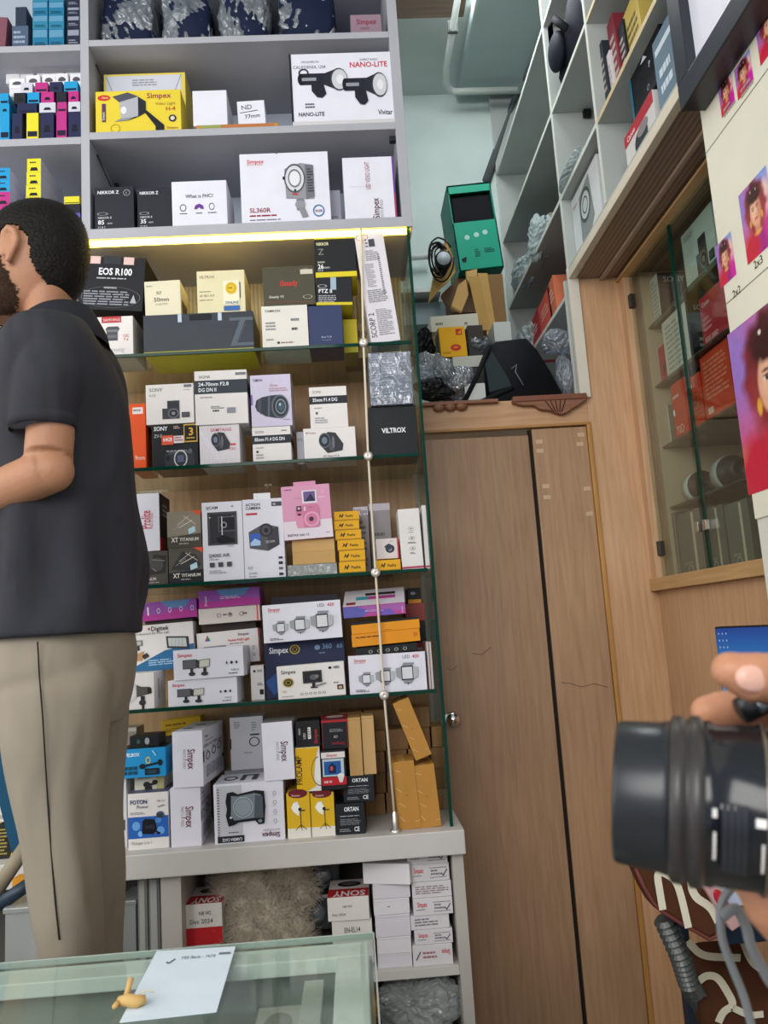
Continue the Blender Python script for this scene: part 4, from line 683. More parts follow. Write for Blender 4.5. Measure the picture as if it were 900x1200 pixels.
# ---- glass shelf 4
LA = simpex_pair()
lampb = B('led_lamp_box', 141, 180.5, 789, G4, 'white box printed with a frosted bulb-shaped lamp head', WW, {'f': [('e', .22, .50, .30, .34, '#c8c6c6'), ('e', .20, .50, .24, .28, '#d6d4d4'), ('p', [(.48, .68), (.62, .62), (.88, .60), (.92, .42), (.62, .36), (.48, .34)], '#56524e'), ('p', [(.80, .60), (.92, .57), (.93, .43), (.80, .40)], '#2a2826'), ('r', .60, .16, .72, .36, '#2e2c2a'), ('e', .65, .18, .10, .08, '#3a3836'), ('r', .63, 0, .70, .16, '#2e2c2a')], 'r': [('x', .3, .25, .45, .8, 12, '#8a7a78'), ('x', .6, .35, .7, .7, 8, '#8a8a8a')]}, Y=2.11, D_=.16, rz=3, H=None)
p2 = B('led_panel_box', 197, 278, 795.5, G4, 'white two-panel light box with red name, lower one of the pair', WH, LA, Y=2.112, D_=.13)
p1 = B('led_panel_box', 203.5, 285.5, 759.5, p2, 'white two-panel light box with red name, stacked on its twin', WH, LA, Y=2.106, D_=.13, ry=-.6)
dg = B('led_panel_box', 153, 228, 731, lampb, 'white and blue box with an LED panel picture, at the man\'s back', WW, [('p', [(0, 0), (1, 0), (1, .52), (.55, .42), (0, .08)], '#2f6a96'), ('x', .28, .1, .8, .24, 3, '#9fc0d6'), T('Digitek', .34, .86, .10, BK, w=.28, b=.03), ('p', [(.28, .92), (.33, .94), (.32, .87)], '#c03030'), T('Professional LED Video Light', .1, .79, .045, '#55555c', w=.62), ('p', [(.57, .72), (.92, .68), (.93, .40), (.58, .46)], '#3d4248'), ('p', [(.60, .68), (.88, .65), (.89, .46), (.61, .50)], '#c6cac6'), ('r', .08, .56, .20, .68, '#6a7276'), ('r', .10, .58, .18, .66, '#b9bdb6'), ('r', .12, .46, .15, .56, '#2a2a2c'), ('p', [(.02, .24), (.12, .40), (.22, .44), (.18, .24)], '#bf8f64'), ('p', [(.18, .34), (.26, .40), (.30, .32), (.22, .26)], '#3a3430')]+[('l', .60+.056*i, .67-.006*i, .60+.056*i, .50-.006*i, .006, '#8d9189') for i in range(1, 5)], Y=2.24, D_=.12, ry=-1.5)
pk = B('led_panel_box', 232, 305, 739, G4+.095, 'white pocket light box with a small coloured triangle logo', WW, [('p', [(.13, .74), (.17, .92), (.21, .74)], '#c23a3a'), ('p', [(.17, .92), (.22, .74), (.17, .78)], '#2f9a5a'), ('p', [(.13, .74), (.21, .74), (.17, .8)], '#3a58b8'), T('Simpex', .66, .82, .085, '#4a4a50', w=.18, b=.03), T('Pocket RGB Light', .50, .67, .075, RED, w=.34, b=.03), ('x', .52, .58, .78, .62, 1, '#6a5a60'), ('r', .10, .30, .46, .58, '#8b8e98'), ('r', .12, .33, .44, .55, '#a5a8b2'), ('x', .52, .44, .7, .5, 1, '#9a9aa0')]+icons(.76, .90, .44, 2, .02, GRY, .05)+icons(.76, .90, .22, 2, .02, GRY, .05)+[('r', .985, 0, 1, 1, '#a03a4a')], Y=2.245, D_=.12, ry=-2)
B('carton', 240, 268, 782, G4, 'carton hidden behind the two-panel light boxes, carrying the pocket light box', '#b9b4b0', [], Y=2.25, D_=.10, H=.094)
B('carton', 294, 309.5, 780, G4, 'small white box with round mark between the two-panel boxes and the navy box', WW, [('e', .3, .84, .1, .04, '#4a3a30'), ('x', .5, .8, .9, .88, 2, GRY), ('x', .5, .4, .9, .5, 2, GRY), ('r', .65, .15, .95, .3, BK)], Y=2.16, D_=.10)
nv = B('led_panel_box', 310.5, 405, 750.5, G4, 'large navy blue box with a gold round seal', '#272c4a', [T('Simpex', .06, .80, .11, '#dfe2ea', w=.24, b=.04), ('e', .38, .85, .065, .085, '#b59a44'), ('e', .38, .85, .05, .066, '#33301c'), ('g', .38, .85, .03, .04, .2, '#b59a44'), ('p', [(0, .30), (.14, .45), (.22, .2), (.1, .05)], '#2f4f8a'), ('e', .66, .86, .035, .045, '#6f94b4'), T('360', .72, .83, .09, '#6f94b4', w=.12, b=.03), T('60', .90, .83, .08, '#6f94b4', w=.08, b=.03), ('x', .68, .74, .8, .77, 1, '#8a92b4')], Y=2.165, D_=.09)
MON = [('r', .05, .3, .8, 1, '#3b3a3c'), ('r', .1, .36, .75, .94, '#242328'), ('e', .48, .62, .16, .16, '#5a595e'), ('e', .6, .66, .08, .09, '#77767c'), ('r', .4, .1, .52, .3, '#232226'), ('r', .34, .0, .6, .1, '#232226'), ('p', [(.5, .04), (.95, .2), (.95, .28), (.55, .18)], '#8a8584')]
wf = B('led_panel_box', 325.5, 404.5, 778, G4, 'white gold-seal box with a small panel, in front of the navy box', WW, [T('Simpex', .06, .76, .11, '#4a4a50', w=.28, b=.04), ('e', .16, .50, .085, .14, '#b59a44'), ('e', .16, .50, .065, .11, '#33301c'), ('g', .16, .50, .04, .065, .2, '#b59a44'), ('e', .79, .84, .025, .04, BK), T('480', .84, .80, .09, '#4a4a50', w=.1, b=.03)]+icons(.35, .68, .13, 6, .022, '#3a3a40', .035)+[('r', .88, .18, .97, .32, '#3a2c28'), ('e', .925, .24, .03, .04, '#c9a080'), T('LED', .06, .22, .06, '#b59a6a', w=.18), ('x', .06, .08, .3, .11, 1, '#8a8a90'), ('x', .83, .36, .95, .41, 1, '#6a6a70')]+D(MON, .36, .28, .74, .80), Y=2.108, D_=.05, rz=-1, ry=-1.2)
cr = B('carton', 318, 398, 698, nv.top+.0005, 'cream and dark open carton lying behind the three-panel box on the navy one', '#b79c84', [('r', 0, .6, 1, 1, '#3a3440'), ('r', .1, .5, .7, .62, '#d8cdb8')], Y=2.24, D_=.12, H=None)
a420 = B('led_panel_box', 308.5, 400.5, 706, nv, 'white box with three barn-door light panels, on the navy box', WH, {'f': led420(), 'r': [('r', 0, 0, 1, 1, '#b9b0ae')]}, Y=2.113, D_=.12, ry=-1)
b420 = B('led_panel_box', 409, 499.5, 766, G4, 'white box with three barn-door light panels, behind the hanging rod', WH, {'f': led420(), 'r': [('r', 0, 0, 1, 1, '#b33642')], 't': [('r', 0, 0, 1, 1, '#a85a5a')]}, Y=2.112, D_=.12, ry=0)
blk = B('charger_box', 417, 489, 756.5, b420, 'black box with five round white icons under the orange boxes', '#1c201f', icons(.24, .8, .42, 5, .032, '#b9bcb8', .2), Y=2.115, D_=.12, ry=-2, pivot=0)
o1 = B('battery_grip_box', 412.5, 492.5, 740, blk.top+.004, 'lower orange box of two, with thin dark writing', '#df8f1c', [('x', .06, .6, .45, .8, 1, '#6a4410'), T('2H', .90, .4, .35, '#a03a1c', w=.06)], Y=2.11, D_=.13, ry=-2)
o2 = B('battery_grip_box', 412, 492, 729, o1.top+.0005, 'upper orange box with a black lid, in the stack behind the hanging rod', '#e0921e', {'f': [('x', .5, .1, .6, .2, 1, '#6a4410')], 't': [('r', 0, 0, 1, 1, '#24272c'), ('p', [(.7, .3), (.95, .4), (.9, .8), (.75, .7)], '#4a6a84')]}, Y=2.112, D_=.13, ry=-2)
o2b = part_box(o2, 'lid', -.005, 1.005, .98, 1.25, .02, .13, M('#24272c', .45), 'black sloping lid')
gx = B('video_light_box', 402.5, 475, 708, o2.top+.018, 'magenta and violet gradient box with a white top, above the orange boxes', '#b06ab4', {'f': [('r', 0, 0, 1, .35, '#c0569e'), ('p', [(0, 0), (.3, 0), (.45, .5), (.2, 1), (0, 1)], '#6a6ab8'), ('p', [(.62, 0), (.85, 0), (.75, .6), (.55, .5)], '#7f66c0'), ('x', .35, .4, .65, .6, 2, '#d9b0d8'), T('Simpex', .96, .12, .14, '#eadcf0', rot=90, w=.8, b=.02), ('l', 0, .98, 1, .98, .03, '#c9408a')], 't': [('r', 0, 0, 1, 1, '#d9d3dc'), ('r', .2, .35, .85, .55, '#b54c94'), ('r', .2, .35, .4, .55, '#3aa0b0'), ('r', .35, .6, .85, .75, '#2a2a30'), ('r', .05, .08, .2, .22, '#8a2a34')]}, Y=2.108, D_=.13, rz=-4, ry=-1)
gx.o.matrix_world = gx.o.matrix_world @ Matrix.Rotation(math.radians(21), 4, 'X')
kb = B('charger_box', 478, 493, 689, Zat(706, .2, 2.24), 'black box with an orange stripe near the glass side, upper right of the fourth shelf', '#1e1f24', [('r', 0, 0, 1, .25, '#d08a2c'), ('e', .4, .65, .2, .1, '#8a8a90')], Y=2.26, D_=.10)
B('carton', 475, 498, 706, Zat(727, .2, 2.24), 'dark red box under the black box with an orange stripe', '#8f3f3a', [], Y=2.255, D_=.12, H=kb.z-Zat(727, .2, 2.24)-.001)
B('carton', 482, 499, 727, Zat(752, .2, 2.24), 'black carton in the stack by the glass side, right of the orange boxes', '#1e1f24', [], Y=2.26, D_=.12, H=Zat(727, .2, 2.24)-Zat(752, .2, 2.24)-.001)
B('carton', 477, 500, 752, G4+.10, 'red and white carton under the black one by the glass side', '#a83c44', [('r', 0, 0, 1, .3, '#d8d0cc')], Y=2.255, D_=.12, H=Zat(752, .2, 2.24)-G4-.101)
for k in range(2):
    B('flat_box', 501+k*3.2, 503.6+k*3.2, 752, G4, ['thin white flat box on edge nearest the three-panel box', 'thin white flat box on edge against the glass side'][k], '#d8d0cc', [('r', 0, 0, .4, 1, '#b9a8a8')], Y=2.125, D_=.12)
ca = B('carton', 238, 300, 730, pk.top+.0005, 'dark carton carrying the cream sleeve box', '#3a2f2c', [], Y=2.25, D_=.11)
m1 = B('video_light_box', 233, 304.5, 711, ca, 'cream sleeve box with round icons under the magenta box', '#d6ccc4', [('r', .95, 0, 1, 1, '#d8605a'), ('r', .98, 0, 1, 1, '#e8d8d0')]+icons(.33, .70, .5, 3, .035, '#77706c', .14)+[('x', .40, .4, .46, .6, 1, '#5a5450'), ('x', .5, .35, .56, .65, 1, '#5a5450'), ('x', .72, .4, .8, .6, 1, '#5a5450')], Y=2.22, D_=.12, ry=-1)
grad = [('p', [(0, 0), (1, 0), (1, .35), (.6, .5), (.3, .3), (0, .4)], '#b23c92'), ('p', [(.3, 1), (.85, 1), (.75, .6), (.5, .5), (.35, .7)], '#5f86b4'), ('x', .35, .42, .68, .6, 2, '#d9b0d8')]
B('video_light_box', 233, 304.5, 690, m1, 'magenta and blue gradient box on the cream sleeve box', '#9450a4', grad+[T('Simpex', .13, .1, .14, '#eadcf0', rot=90, w=.8)], Y=2.215, D_=.12, ry=-1)
cb = B('carton', 170, 226, 726, dg.top+.0005, 'dark carton carrying the magenta box nearest the man', '#3a2f2c', [], Y=2.25, D_=.10)
m2 = B('video_light_box', 165, 231, 704, cb, 'magenta and blue gradient box with a row of white icons, nearest the man\'s back', '#9450a4', [('p', [(0, 0), (1, 0), (1, .35), (.6, .5), (.3, .3), (0, .4)], '#b23c92'), ('p', [(.35, 1), (.9, 1), (.8, .6), (.5, .6)], '#5f86b4'), ('r', .12, .3, .15, .75, '#e8d8ec')]+icons(.32, .92, .5, 4, .03, '#e8d8ec', .14), Y=2.235, D_=.12, ry=-2)
# ================================================================ counter row
ZCt = ZC
def sx_side(flip=False):   # white tall simpex panel carton, front and side
    return {'f': [T('Simpex', .50, .68, .14, '#6a2438', rot=-90, w=.36, b=.03), T('PHOTO & VIDEO', .34, .68, .055, '#8a8a94', rot=-90, w=.34)],
            'r': [T('Simpex', .12, .84, .055, '#6a2438', w=.4, b=.03), ('x', .12, .76, .5, .79, 1, GRY), ('x', .06, .66, .9, .72, 2, GRY), ('r', 0, .42, .05, .62, BK)]+[q for k in range(3) for q in (('g', .22+.27*k, .50+.035*k, .10, .075, .25, '#2a2a30'), ('x', .14+.27*k, .585+.03*k, .3+.27*k, .605+.03*k, 1, '#2a2a30'))]+[('x', .12, .12, .85, .34, 7, '#8a8a94'), ('r', .88, .3, .97, .36, BK)],
            't': [('e', .3, .3, .2, .04, BK), ('e', .5, .6, .2, .04, BK)]}
sb = B('led_panel_box', 200, 235.5, 923, ZCt, 'white tall carton with sideways red name, lower one of the stacked pair on the ledge', WH, sx_side(), Y=2.10, D_=.16, rz=1)
sa = B('led_panel_box', 202, 238, 857, sb, 'white tall carton with three panel drawings on its side, upper of the pair', WH, sx_side(), Y=2.095, D_=.24, rz=-3)
ft_ = B('battery_charger_box', 150, 197.5, 929, ZCt, 'white and blue box with a black charger picture, standing on the ledge', WW, {'f': [('r', 0, .20, 1, .58, '#2a5fae'), ('e', .2, .42, .1, .08, '#6aa0dc'), ('e', .8, .32, .1, .07, '#6aa0dc'), ('e', .3, .28, .06, .05, '#7ab0e6'), ('e', .75, .5, .08, .05, '#4a86c8'), ('p', [(.34, .28), (.36, .50), (.42, .54), (.66, .52), (.72, .34), (.62, .26)], '#15161c'), ('p', [(.42, .42), (.64, .43), (.66, .36), (.42, .36)], '#2b2d36'), ('p', [(.66, .34), (.82, .27), (.74, .25)], '#15161c'), ('e', .80, .60, .10, .06, '#4a5a78'), ('r', .72, .55, .86, .62, '#3a3c44'), T('FOTON', .06, .81, .075, '#22306a', w=.42, b=.05), T('Power', .22, .73, .06, '#3a3c50', w=.36), T('NB-11L', .72, .83, .035, '#55555c', w=.2), ('x', .06, .62, .42, .67, 2, '#9a9aa4'), ('l', .74, .74, .9, .77, .02, '#8a8a94'), T('Charger 2 in 1', .08, .10, .05, '#77777c', w=.5)], 't': [('r', 0, 0, 1, 1, '#5b607a')]}, Y=2.105, D_=.13)
B('carton', 139, 148.5, 912, ZCt, 'white carton sliver right behind the man\'s leg on the ledge', '#c9c8cc', [('r', .6, .25, .8, .4, '#4a4a50')], Y=2.14, D_=.12)
pw = B('bracket_box', 157.5, 192, 908, ft_.top+.0, 'white and pale gold box with a black bracket, under the bright blue box', '#cfcabb', [('r', .75, 0, 1, 1, '#b9b27a'), T('PEAKWATT', .12, .74, .14, '#77756a', w=.5, b=.02), ('e', .42, .35, .12, .2, '#2a2a2c'), ('e', .70, .48, .1, .16, '#2a2a2c'), ('l', .4, .3, .75, .4, .16, '#2a2a2c'), ('r', .35, .0, .6, .25, '#2a2a2c')], Y=2.15, D_=.12)
wx = B('charger_box', 140, 194, 877, pw.top+.0005, 'bright cyan blue box with a microphone kit picture', '#1f8fca', {'f': [T('WELBOX', .08, .74, .12, '#e6f2fa', w=.36, b=.05), ('e', .62, .58, .055, .12, '#d6c43a'), ('e', .62, .58, .035, .08, '#2a8ab0')]+[('r', .08+.11*(k % 3), .12+.16*(k//3), .17+.11*(k % 3), .24+.16*(k//3), '#17475f') for k in range(6)]+[('l', .46, .36, .86, .48, .07, '#12222c'), ('e', .5, .38, .07, .09, '#12222c'), ('e', .88, .48, .05, .11, '#12222c'), ('r', .55, .08, .86, .3, '#12222c'), ('r', .6, .12, .8, .24, '#24404e'), ('l', .72, .9, .80, .72, .03, '#bfe2f4')], 't': [('r', 0, 0, 1, 1, '#15202a'), ('p', [(.2, .2), (.5, .6), (.8, .4), (.5, .1)], '#2a6a5a')]}, Y=2.11, D_=.10, rz=1)
B('mount_case', 152, 186, 862, wx, 'black plastic gadget case lying on the cyan blue box', '#17181b', {'f': [('e', .6, .5, .08, .3, '#9a9aa0'), ('e', .3, .5, .06, .2, '#2f5a4a')]}, Y=2.13, D_=.08)
B('carton', 139, 160, 853, wx, 'grey brown carton behind the gadget case, above the cyan blue box', '#8a8078', [('r', 0, .75, 1, 1, '#b5aea4')], Y=2.225, D_=.08)
ye = B('battery_box', 190, 236, 842, Zat(862, -.5, 2.3), 'yellow box with faint dark writing lying behind the tall white pair', '#d3a828', [('x', .1, .55, .9, .75, 1, '#7a5c14'), T('BATTERY', .1, .2, .25, '#7a5c14', w=.5)], Y=2.34, D_=.07, ry=-4)
B('carton', 186, 232, 880, ZCt, 'dark carton standing behind the tall white pair, under the yellow box', '#4a4440', [], Y=2.345, D_=.07, H=ye.z-ZCt-.001)
CAGE = [('p', [(.04, .95), (.18, .98), (.3, .9), (.72, .98), (.94, .94), (.96, .5), (.92, .02), (.78, .0), (.7, .12), (.3, .1), (.2, .04), (.06, .0), (.0, .3), (.03, .5), (.0, .7)], '#1b1c20'), ('p', [(.14, .86), (.3, .84), (.7, .9), (.86, .84), (.88, .18), (.7, .2), (.2, .16), (.12, .3)], '#77828a'), ('e', .42, .52, .25, .30, '#66717a'), ('g', .42, .52, .24, .29, .08, '#b3bcc2'), ('e', .42, .52, .2, .24, '#8c979e'), ('p', [(.68, .2), (.9, .18), (.9, .8), (.72, .85)], '#4f5860'), ('e', .12, .25, .03, .03, '#d0d6da'), ('e', .82, .1, .05, .05, '#77828a')]
cg = B('cage_box', 251, 333, 917, ZCt, 'large white box printed with a black camera cage, black dots down its edge', WH, {'f': [('r', .04, .02, .42, .13, '#2b2d33'), ('r', .04, .13, .40, .97, '#bfc0c6')]+[('r', .055, .14+.045*k, .075, .16+.045*k, BK) for k in range(18)]+[T('CAMERA CAGE', .39, .095, .05, '#e6e6ea', rot=180, w=.28, b=.02), T('Simpex', .93, .14, .085, '#5a2030', rot=180, w=.26, b=.04), T('PHOTO & VIDEO', .93, .2, .03, '#8a6a74', rot=180, w=.24), ('x', .2, .17, .36, .2, 1, GRY)]+[('g', .87, .33+.155*k, .025, .035, .25, '#8a8a94') for k in range(4)]+[('x', .84, .27+.155*k, .9, .28+.155*k, 1, '#8a8a94') for k in range(4)]+D(CAGE, .17, .29, .76, .88), 't': [('r', .35, .25, .42, .75, '#3a3c44'), ('r', .52, .25, .6, .75, '#3a3c44'), ('r', .35, .7, .6, .8, '#3a3c44'), ('g', .2, .5, .1, .2, .3, '#3a3c44')]}, Y=2.098, D_=.15, rz=1)
bh = B('led_panel_box', 270, 309, 840, Zat(902, -.3, 2.25), 'white box behind and above the camera cage box with a square panel outline', '#cfcdd2', [('x', .12, .78, .3, .92, 4, '#8a8a94'), ('g', .72, .52, .16, .09, .2, '#33343c'), ('r', .6, .64, .88, .67, '#33343c'), ('x', .65, .72, .8, .9, 4, '#8a8a94'), ('r', 0, .4, .03, .6, BK), ('x', .4, .3, .8, .33, 1, '#8a8a94')], Y=2.255, D_=.12)
B('carton', 264, 312, 905, ZCt, 'grey carton hidden behind the cage box carrying the outlined panel box', '#8f8c90', [], Y=2.256, D_=.13, H=bh.z-ZCt-.001)
sw = B('led_panel_box', 308.5, 344.5, 846, cg, 'white narrow carton with sideways name standing on the cage box', WH, {'f': [T('Simpex', .60, .66, .13, '#5a2a4a', rot=-90, w=.35, b=.03), T('PHOTO & VIDEO', .44, .66, .05, '#8a8a94', rot=-90, w=.32)], 't': [('r', 0, 0, 1, 1, '#8c8a88')]}, Y=2.095, D_=.14, ry=-1)
ut = [('r', 0, 0, 1, .45, '#e0dcd2'), ('p', [(0, 1), (1, 1), (1, .3), (0, .45)], '#d8ae24')]
def stand(u): return [('r', 0, 0, 1, 1, '#d8ae24'), ('r', 0, 0, 1, .22, '#e0dcd2'), ('e', .5, .98, .42, .10, '#6a1f24'), T('Simpex', .22, .92, .05, '#e8c8c0', w=.5)]+D(TRI, .15, .15, .95, .82)
for k, (a, c) in enumerate(((336.5, 363.5), (364.5, 392))):
    B('light_stand_box', a, c, 929, ZCt, ['yellow and white light stand box with an umbrella picture, left one of two', 'yellow and white light stand box with an umbrella picture, right one of two'][k], '#d6b03c', stand(k), Y=2.10, D_=.12) if k == 0 else B('light_stand_box', a, c, 929, ZCt, 'yellow and white light stand box with an umbrella picture, right one of two', '#d6b03c', stand(k), Y=2.102, D_=.12)
zst = Zat(928.5, -.14, 2.10)+.0015
pl = B('bulb_box', 347, 375.5, 876, zst, 'yellow and white bulb box with sideways black capitals', '#dcd9d2', [('p', [(0, 0), (0, 1), (.95, 1), (.8, .7), (.72, .3), (.8, .12), (.4, .0)], '#d8a91e'), ('g', .98, .45, .36, .34, .06, '#4a4a50'), ('p', [(.82, .65), (1, .85), (1, .2), (.8, .25), (.74, .4)], '#e4e2df'), T('PROLAMP', .24, .16, .14, '#3a2c12', rot=90, w=.66, b=.03), ('r', .0, .98, 1, 1, '#e8c84a')], Y=2.10, D_=.11)
B('bulb_box', 346.5, 375, 845, pl, 'black box with sideways red name, on the yellow bulb box', '#1d1d20', [T('Simpex', .88, .1, .14, '#b52838', rot=90, w=.6, b=.03), ('r', .5, .3, .62, .75, '#e0dcdc'), ('x', .52, .35, .6, .7, 4, BK), T('LED', .40, .3, .1, '#d8d8da', rot=90, w=.3), ('x', .12, .3, .2, .8, 1, '#9a9a9e')], Y=2.11, D_=.10)
r1 = B('bulb_box', 376.5, 405.5, 879, zst, 'black, red and white lamp box with a blue room picture', '#1b1b1f', [('r', .02, .80, .98, .95, '#dcd6d4'), T('Simpex', .22, .84, .07, '#c02838', w=.55, b=.04), ('r', .06, .34, .92, .78, '#b5c4cc'), ('r', .12, .38, .80, .72, '#23569a'), ('p', [(.3, .42), (.6, .42), (.6, .6), (.45, .68), (.3, .6)], '#16264a'), ('e', .42, .54, .06, .06, '#c04a4a'), ('r', .0, .12, 1, .32, '#b5222c'), T('100 W', .08, .18, .06, '#f0e4e4', w=.34, b=.04), ('e', .78, .34, .14, .07, '#dfe2e2'), ('p', [(.66, .32), (.90, .32), (.84, .18), (.72, .18)], '#d4d6d8')], Y=2.098, D_=.11)
B('bulb_box', 377, 408, 842, r1, 'black box with a red rim and upside-down red name, on the lamp box', '#1c1b1f', {'f': [('l', .03, .0, .03, .9, .01, '#b5222c'), ('l', .97, .0, .97, .9, .01, '#b5222c'), ('r', 0, .88, 1, .96, '#a8242c'), T('Simpex', .86, .22, .11, '#8f2430', rot=180, w=.55, b=.03), ('x', .3, .55, .8, .66, 3, '#8a8a8e'), T('CE', .60, .44, .08, '#d0d0d4', rot=180)], 't': [('r', 0, 0, 1, 1, '#a8242c'), ('e', .5, .5, .35, .3, '#d0ccc8')]}, Y=2.11, D_=.10)
OT = [T('ORTAN', .30, .76, .14, '#e8e8ea', w=.5, b=.05), ('x', .15, .58, .92, .62, 1, '#b9b9be'), ('x', .15, .30, .85, .52, 4, '#77777c'), T('CE', .62, .10, .15, '#eaeaec', w=.18, b=.03), ('x', .12, .08, .5, .2, 2, '#8a8a8e')]
ol = B('adapter_box', 393.5, 427.5, 942, ZCt, 'black box with white writing and CE mark, standing lowest beside the light stand boxes', '#1d2024', OT, Y=2.098, D_=.10, rz=-3)
ol2 = B('adapter_box', 402, 438.5, 909, ol.top+.0, 'black box with white writing stacked askew on its twin, under the tan cartons', '#202327', OT, Y=2.115, D_=.10, rz=-4)
KR = '#c39a62'
for k, (a, c, t, lab) in enumerate(((408.5, 424, 841, 'plain tan upright carton directly right of the black and red box'), (425, 439.5, 839, 'plain tan upright carton second right of the black and red box'))):
    B('carton', a, c, t, ol2.top+.0006, lab, ['#b9935c', '#c29e6a'][k], [('l', 0, .96, 1, .96, .004, '#8a6a3c')], Y=2.112+.006*k, D_=.10, g=None)
# brown bundled cartons in front on the right
def kraft(x0, x1, yt, z, lab, **k):
    r = B('kraft_carton', x0, x1, yt, z, lab, '#b5823c', [('l', .1, .88, .35, .85, .006, '#e0cda0'), ('l', .05, .62, .3, .55, .006, '#e0cda0'), ('l', .12, .40, .4, .33, .006, '#d8c090'), ('l', .1, .2, .3, .12, .006, '#e0cda0'), ('l', .75, .1, .98, .12, .006, '#d8c090'), ('e', .5, .5, .04, .008, '#8a5a24')], D_=.11, **k)
    part_box(r, 'tape', .3, .62, 1.0, 1.004, 0, .11, M('#c49a58', .3)); return r
ka = kraft(465.5, 491.5, 892, ZCt, 'brown ribbed carton standing upright beside the hanging rod foot, left one of the pair', Y=2.105, ry=-3.0)
kb2 = kraft(490, 515, 896, ZCt, 'brown ribbed carton standing upright, right one of the pair by the glass side', Y=2.107, ry=-3.2)
kc = kraft(485, 505, 818, ka.top+.0, 'brown ribbed carton leaning to the left on top of the two upright ones', Y=2.11, ry=-19, pivot=-1)
kc.o.location.z -= .002
# stacked brown cartons at the back
bt = [ZCt]; cells = [(398, 426), (427, 452), (453, 478), (479, 504), (505, 521)]
rowname = ['bottom row', 'second row', 'third row', 'fourth row', 'fifth row']; colname = ['far left', 'second from left', 'middle', 'second from right', 'far right']
z = ZCt
for i in range(5):
    for j, (a, c) in enumerate(cells):
        if i == 4 and j in (2, 4): continue
        B('kraft_carton', a+(i % 2), c-1+(i % 2), 900, z, f'brown carton stacked at the ledge back, {rowname[i]}, {colname[j]}', ['#8f6c44', '#a07a4c', '#96714a'][(i*2+j) % 3], [('l', .5, 0, .5, 1, .02, '#7a5a34')], Y=2.29+.004*((i+j) % 3), D_=.11, H=.0555, g='brown cartons stacked at the back of the ledge')
    z += .0562

# ================================================================ lower cupboard contents
zb0 = .12
zlow = lambda px, py, Y: Zat(py, Xat(px, Y, .6), Y)
def sony(x0, x1, yt, z, lab, Y, red=True, **k):
    r = B('battery_box', x0, x1, yt, z, lab, '#d6d2cc', {'f': ([('r', 0, 0, 1, .42, '#b8262c')] if red else [])+[T('NB W2', .36, .72 if red else .55, .10, '#22222a', w=.34), T('Dec 2024', .10, .52 if red else .22, .11, '#22222a', w=.75)], 't': [('r', 0, 0, 1, .45, '#b8262c'), T('SONY', .92, .32, .3, '#e8e4e4', rot=180, w=.8, b=.05), ('r', 0, .45, 1, 1, '#d0cac6'), ('e', .5, .72, .3, .16, '#17171b'), ('e', .5, .74, .2, .08, '#6a6460')]}, Y=Y, D_=.14, **k)
    return r
# things stand on the cupboard board at z = .12 behind the counter
sA = sony(218, 260.5, 1059, zlow(238, 1107, 2.13), 'red and white box with handwriting, left of the fur, under the ledge', 2.13)
B('carton', 218, 262, 1106, zb0, 'white carton low in the cupboard under the left red and white box', '#c6c2bc', [], Y=2.13, D_=.15, H=sA.z-zb0-.0008)
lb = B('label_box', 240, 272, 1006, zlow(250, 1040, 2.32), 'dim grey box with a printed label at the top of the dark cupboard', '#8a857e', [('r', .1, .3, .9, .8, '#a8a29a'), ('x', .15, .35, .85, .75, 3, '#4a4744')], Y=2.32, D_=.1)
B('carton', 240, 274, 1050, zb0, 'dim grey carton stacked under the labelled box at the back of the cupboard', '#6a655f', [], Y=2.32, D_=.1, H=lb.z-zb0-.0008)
sB0 = B('carton', 390, 437, 1078, zlow(410, 1130, 2.12), 'white carton with short black print, under the right red and white box', '#d6d2cc', [T('EN-EL14', .3, .72, .12, '#3a3a40', w=.4, b=.02)], Y=2.12, D_=.14)
B('carton', 390, 437, 1120, zb0, 'white carton at the bottom of the stack beside the fur', '#c6c2bc', [], Y=2.12, D_=.14, H=sB0.z-zb0-.0008)
sB = sony(384, 432.5, 1051, sB0, 'red and white box with handwriting, right of the fur and dark plastic', 2.115, red=False, rz=-2)
# grey fur windshield heap
def lumpy(name, c, r, m, amp=.2, sub=4, seed=1, squash=None, fine=0):
    sub = 5; fine *= 2.0; amp *= 1.1
    b = bmesh.new(); bmesh.ops.create_icosphere(b, subdivisions=sub, radius=1); rnd = random.Random(seed)
    ks = [(Vector((rnd.uniform(-1, 1), rnd.uniform(-1, 1), rnd.uniform(-1, 1)))*rnd.uniform(2, 5), rnd.uniform(0, 6)) for _ in range(8)]
    kf = [(Vector((rnd.uniform(-1, 1), rnd.uniform(-1, 1), rnd.uniform(-1, 1)))*rnd.uniform(5, 14), rnd.uniform(0, 6)) for _ in range(13)]
    for v in b.verts:
        d = 1-.25*bool(fine)+amp*sum(math.sin(v.co.dot(k)+p) for k, p in ks)/4+fine*sum(abs(math.sin(v.co.dot(k)+p)) for k, p in kf)/5
        v.co = Vector((v.co.x*r[0]*d, v.co.y*r[1]*d, v.co.z*r[2]*d))
    mb = MB(); mb.bm(b, m, fine == 0); o = mb.build(name); o.location = c; return o
FUR = M('#c4baa8', .95, 'fur')
c0 = atY(312, 1062, 2.2)
mbf = MB()
def fb(px, py, rx, ry_, rz_, Y, seed):
    c = atY(px, py, Y); b = bmesh.new(); bmesh.ops.create_icosphere(b, subdivisions=4, radius=1); rnd = random.Random(seed)
    ks = [(Vector((rnd.uniform(-1, 1), rnd.uniform(-1, 1), rnd.uniform(-1, 1)))*rnd.uniform(3, 9), rnd.uniform(0, 6)) for _ in range(9)]
    for v in b.verts:
        d = 1+.07*sum(math.sin(v.co.dot(k)+p) for k, p in ks)/2
        v.co = c-c0+Vector((v.co.x*rx*d, v.co.y*ry_*d, v.co.z*rz_*d))
    mbf.bm(b, FUR, True)
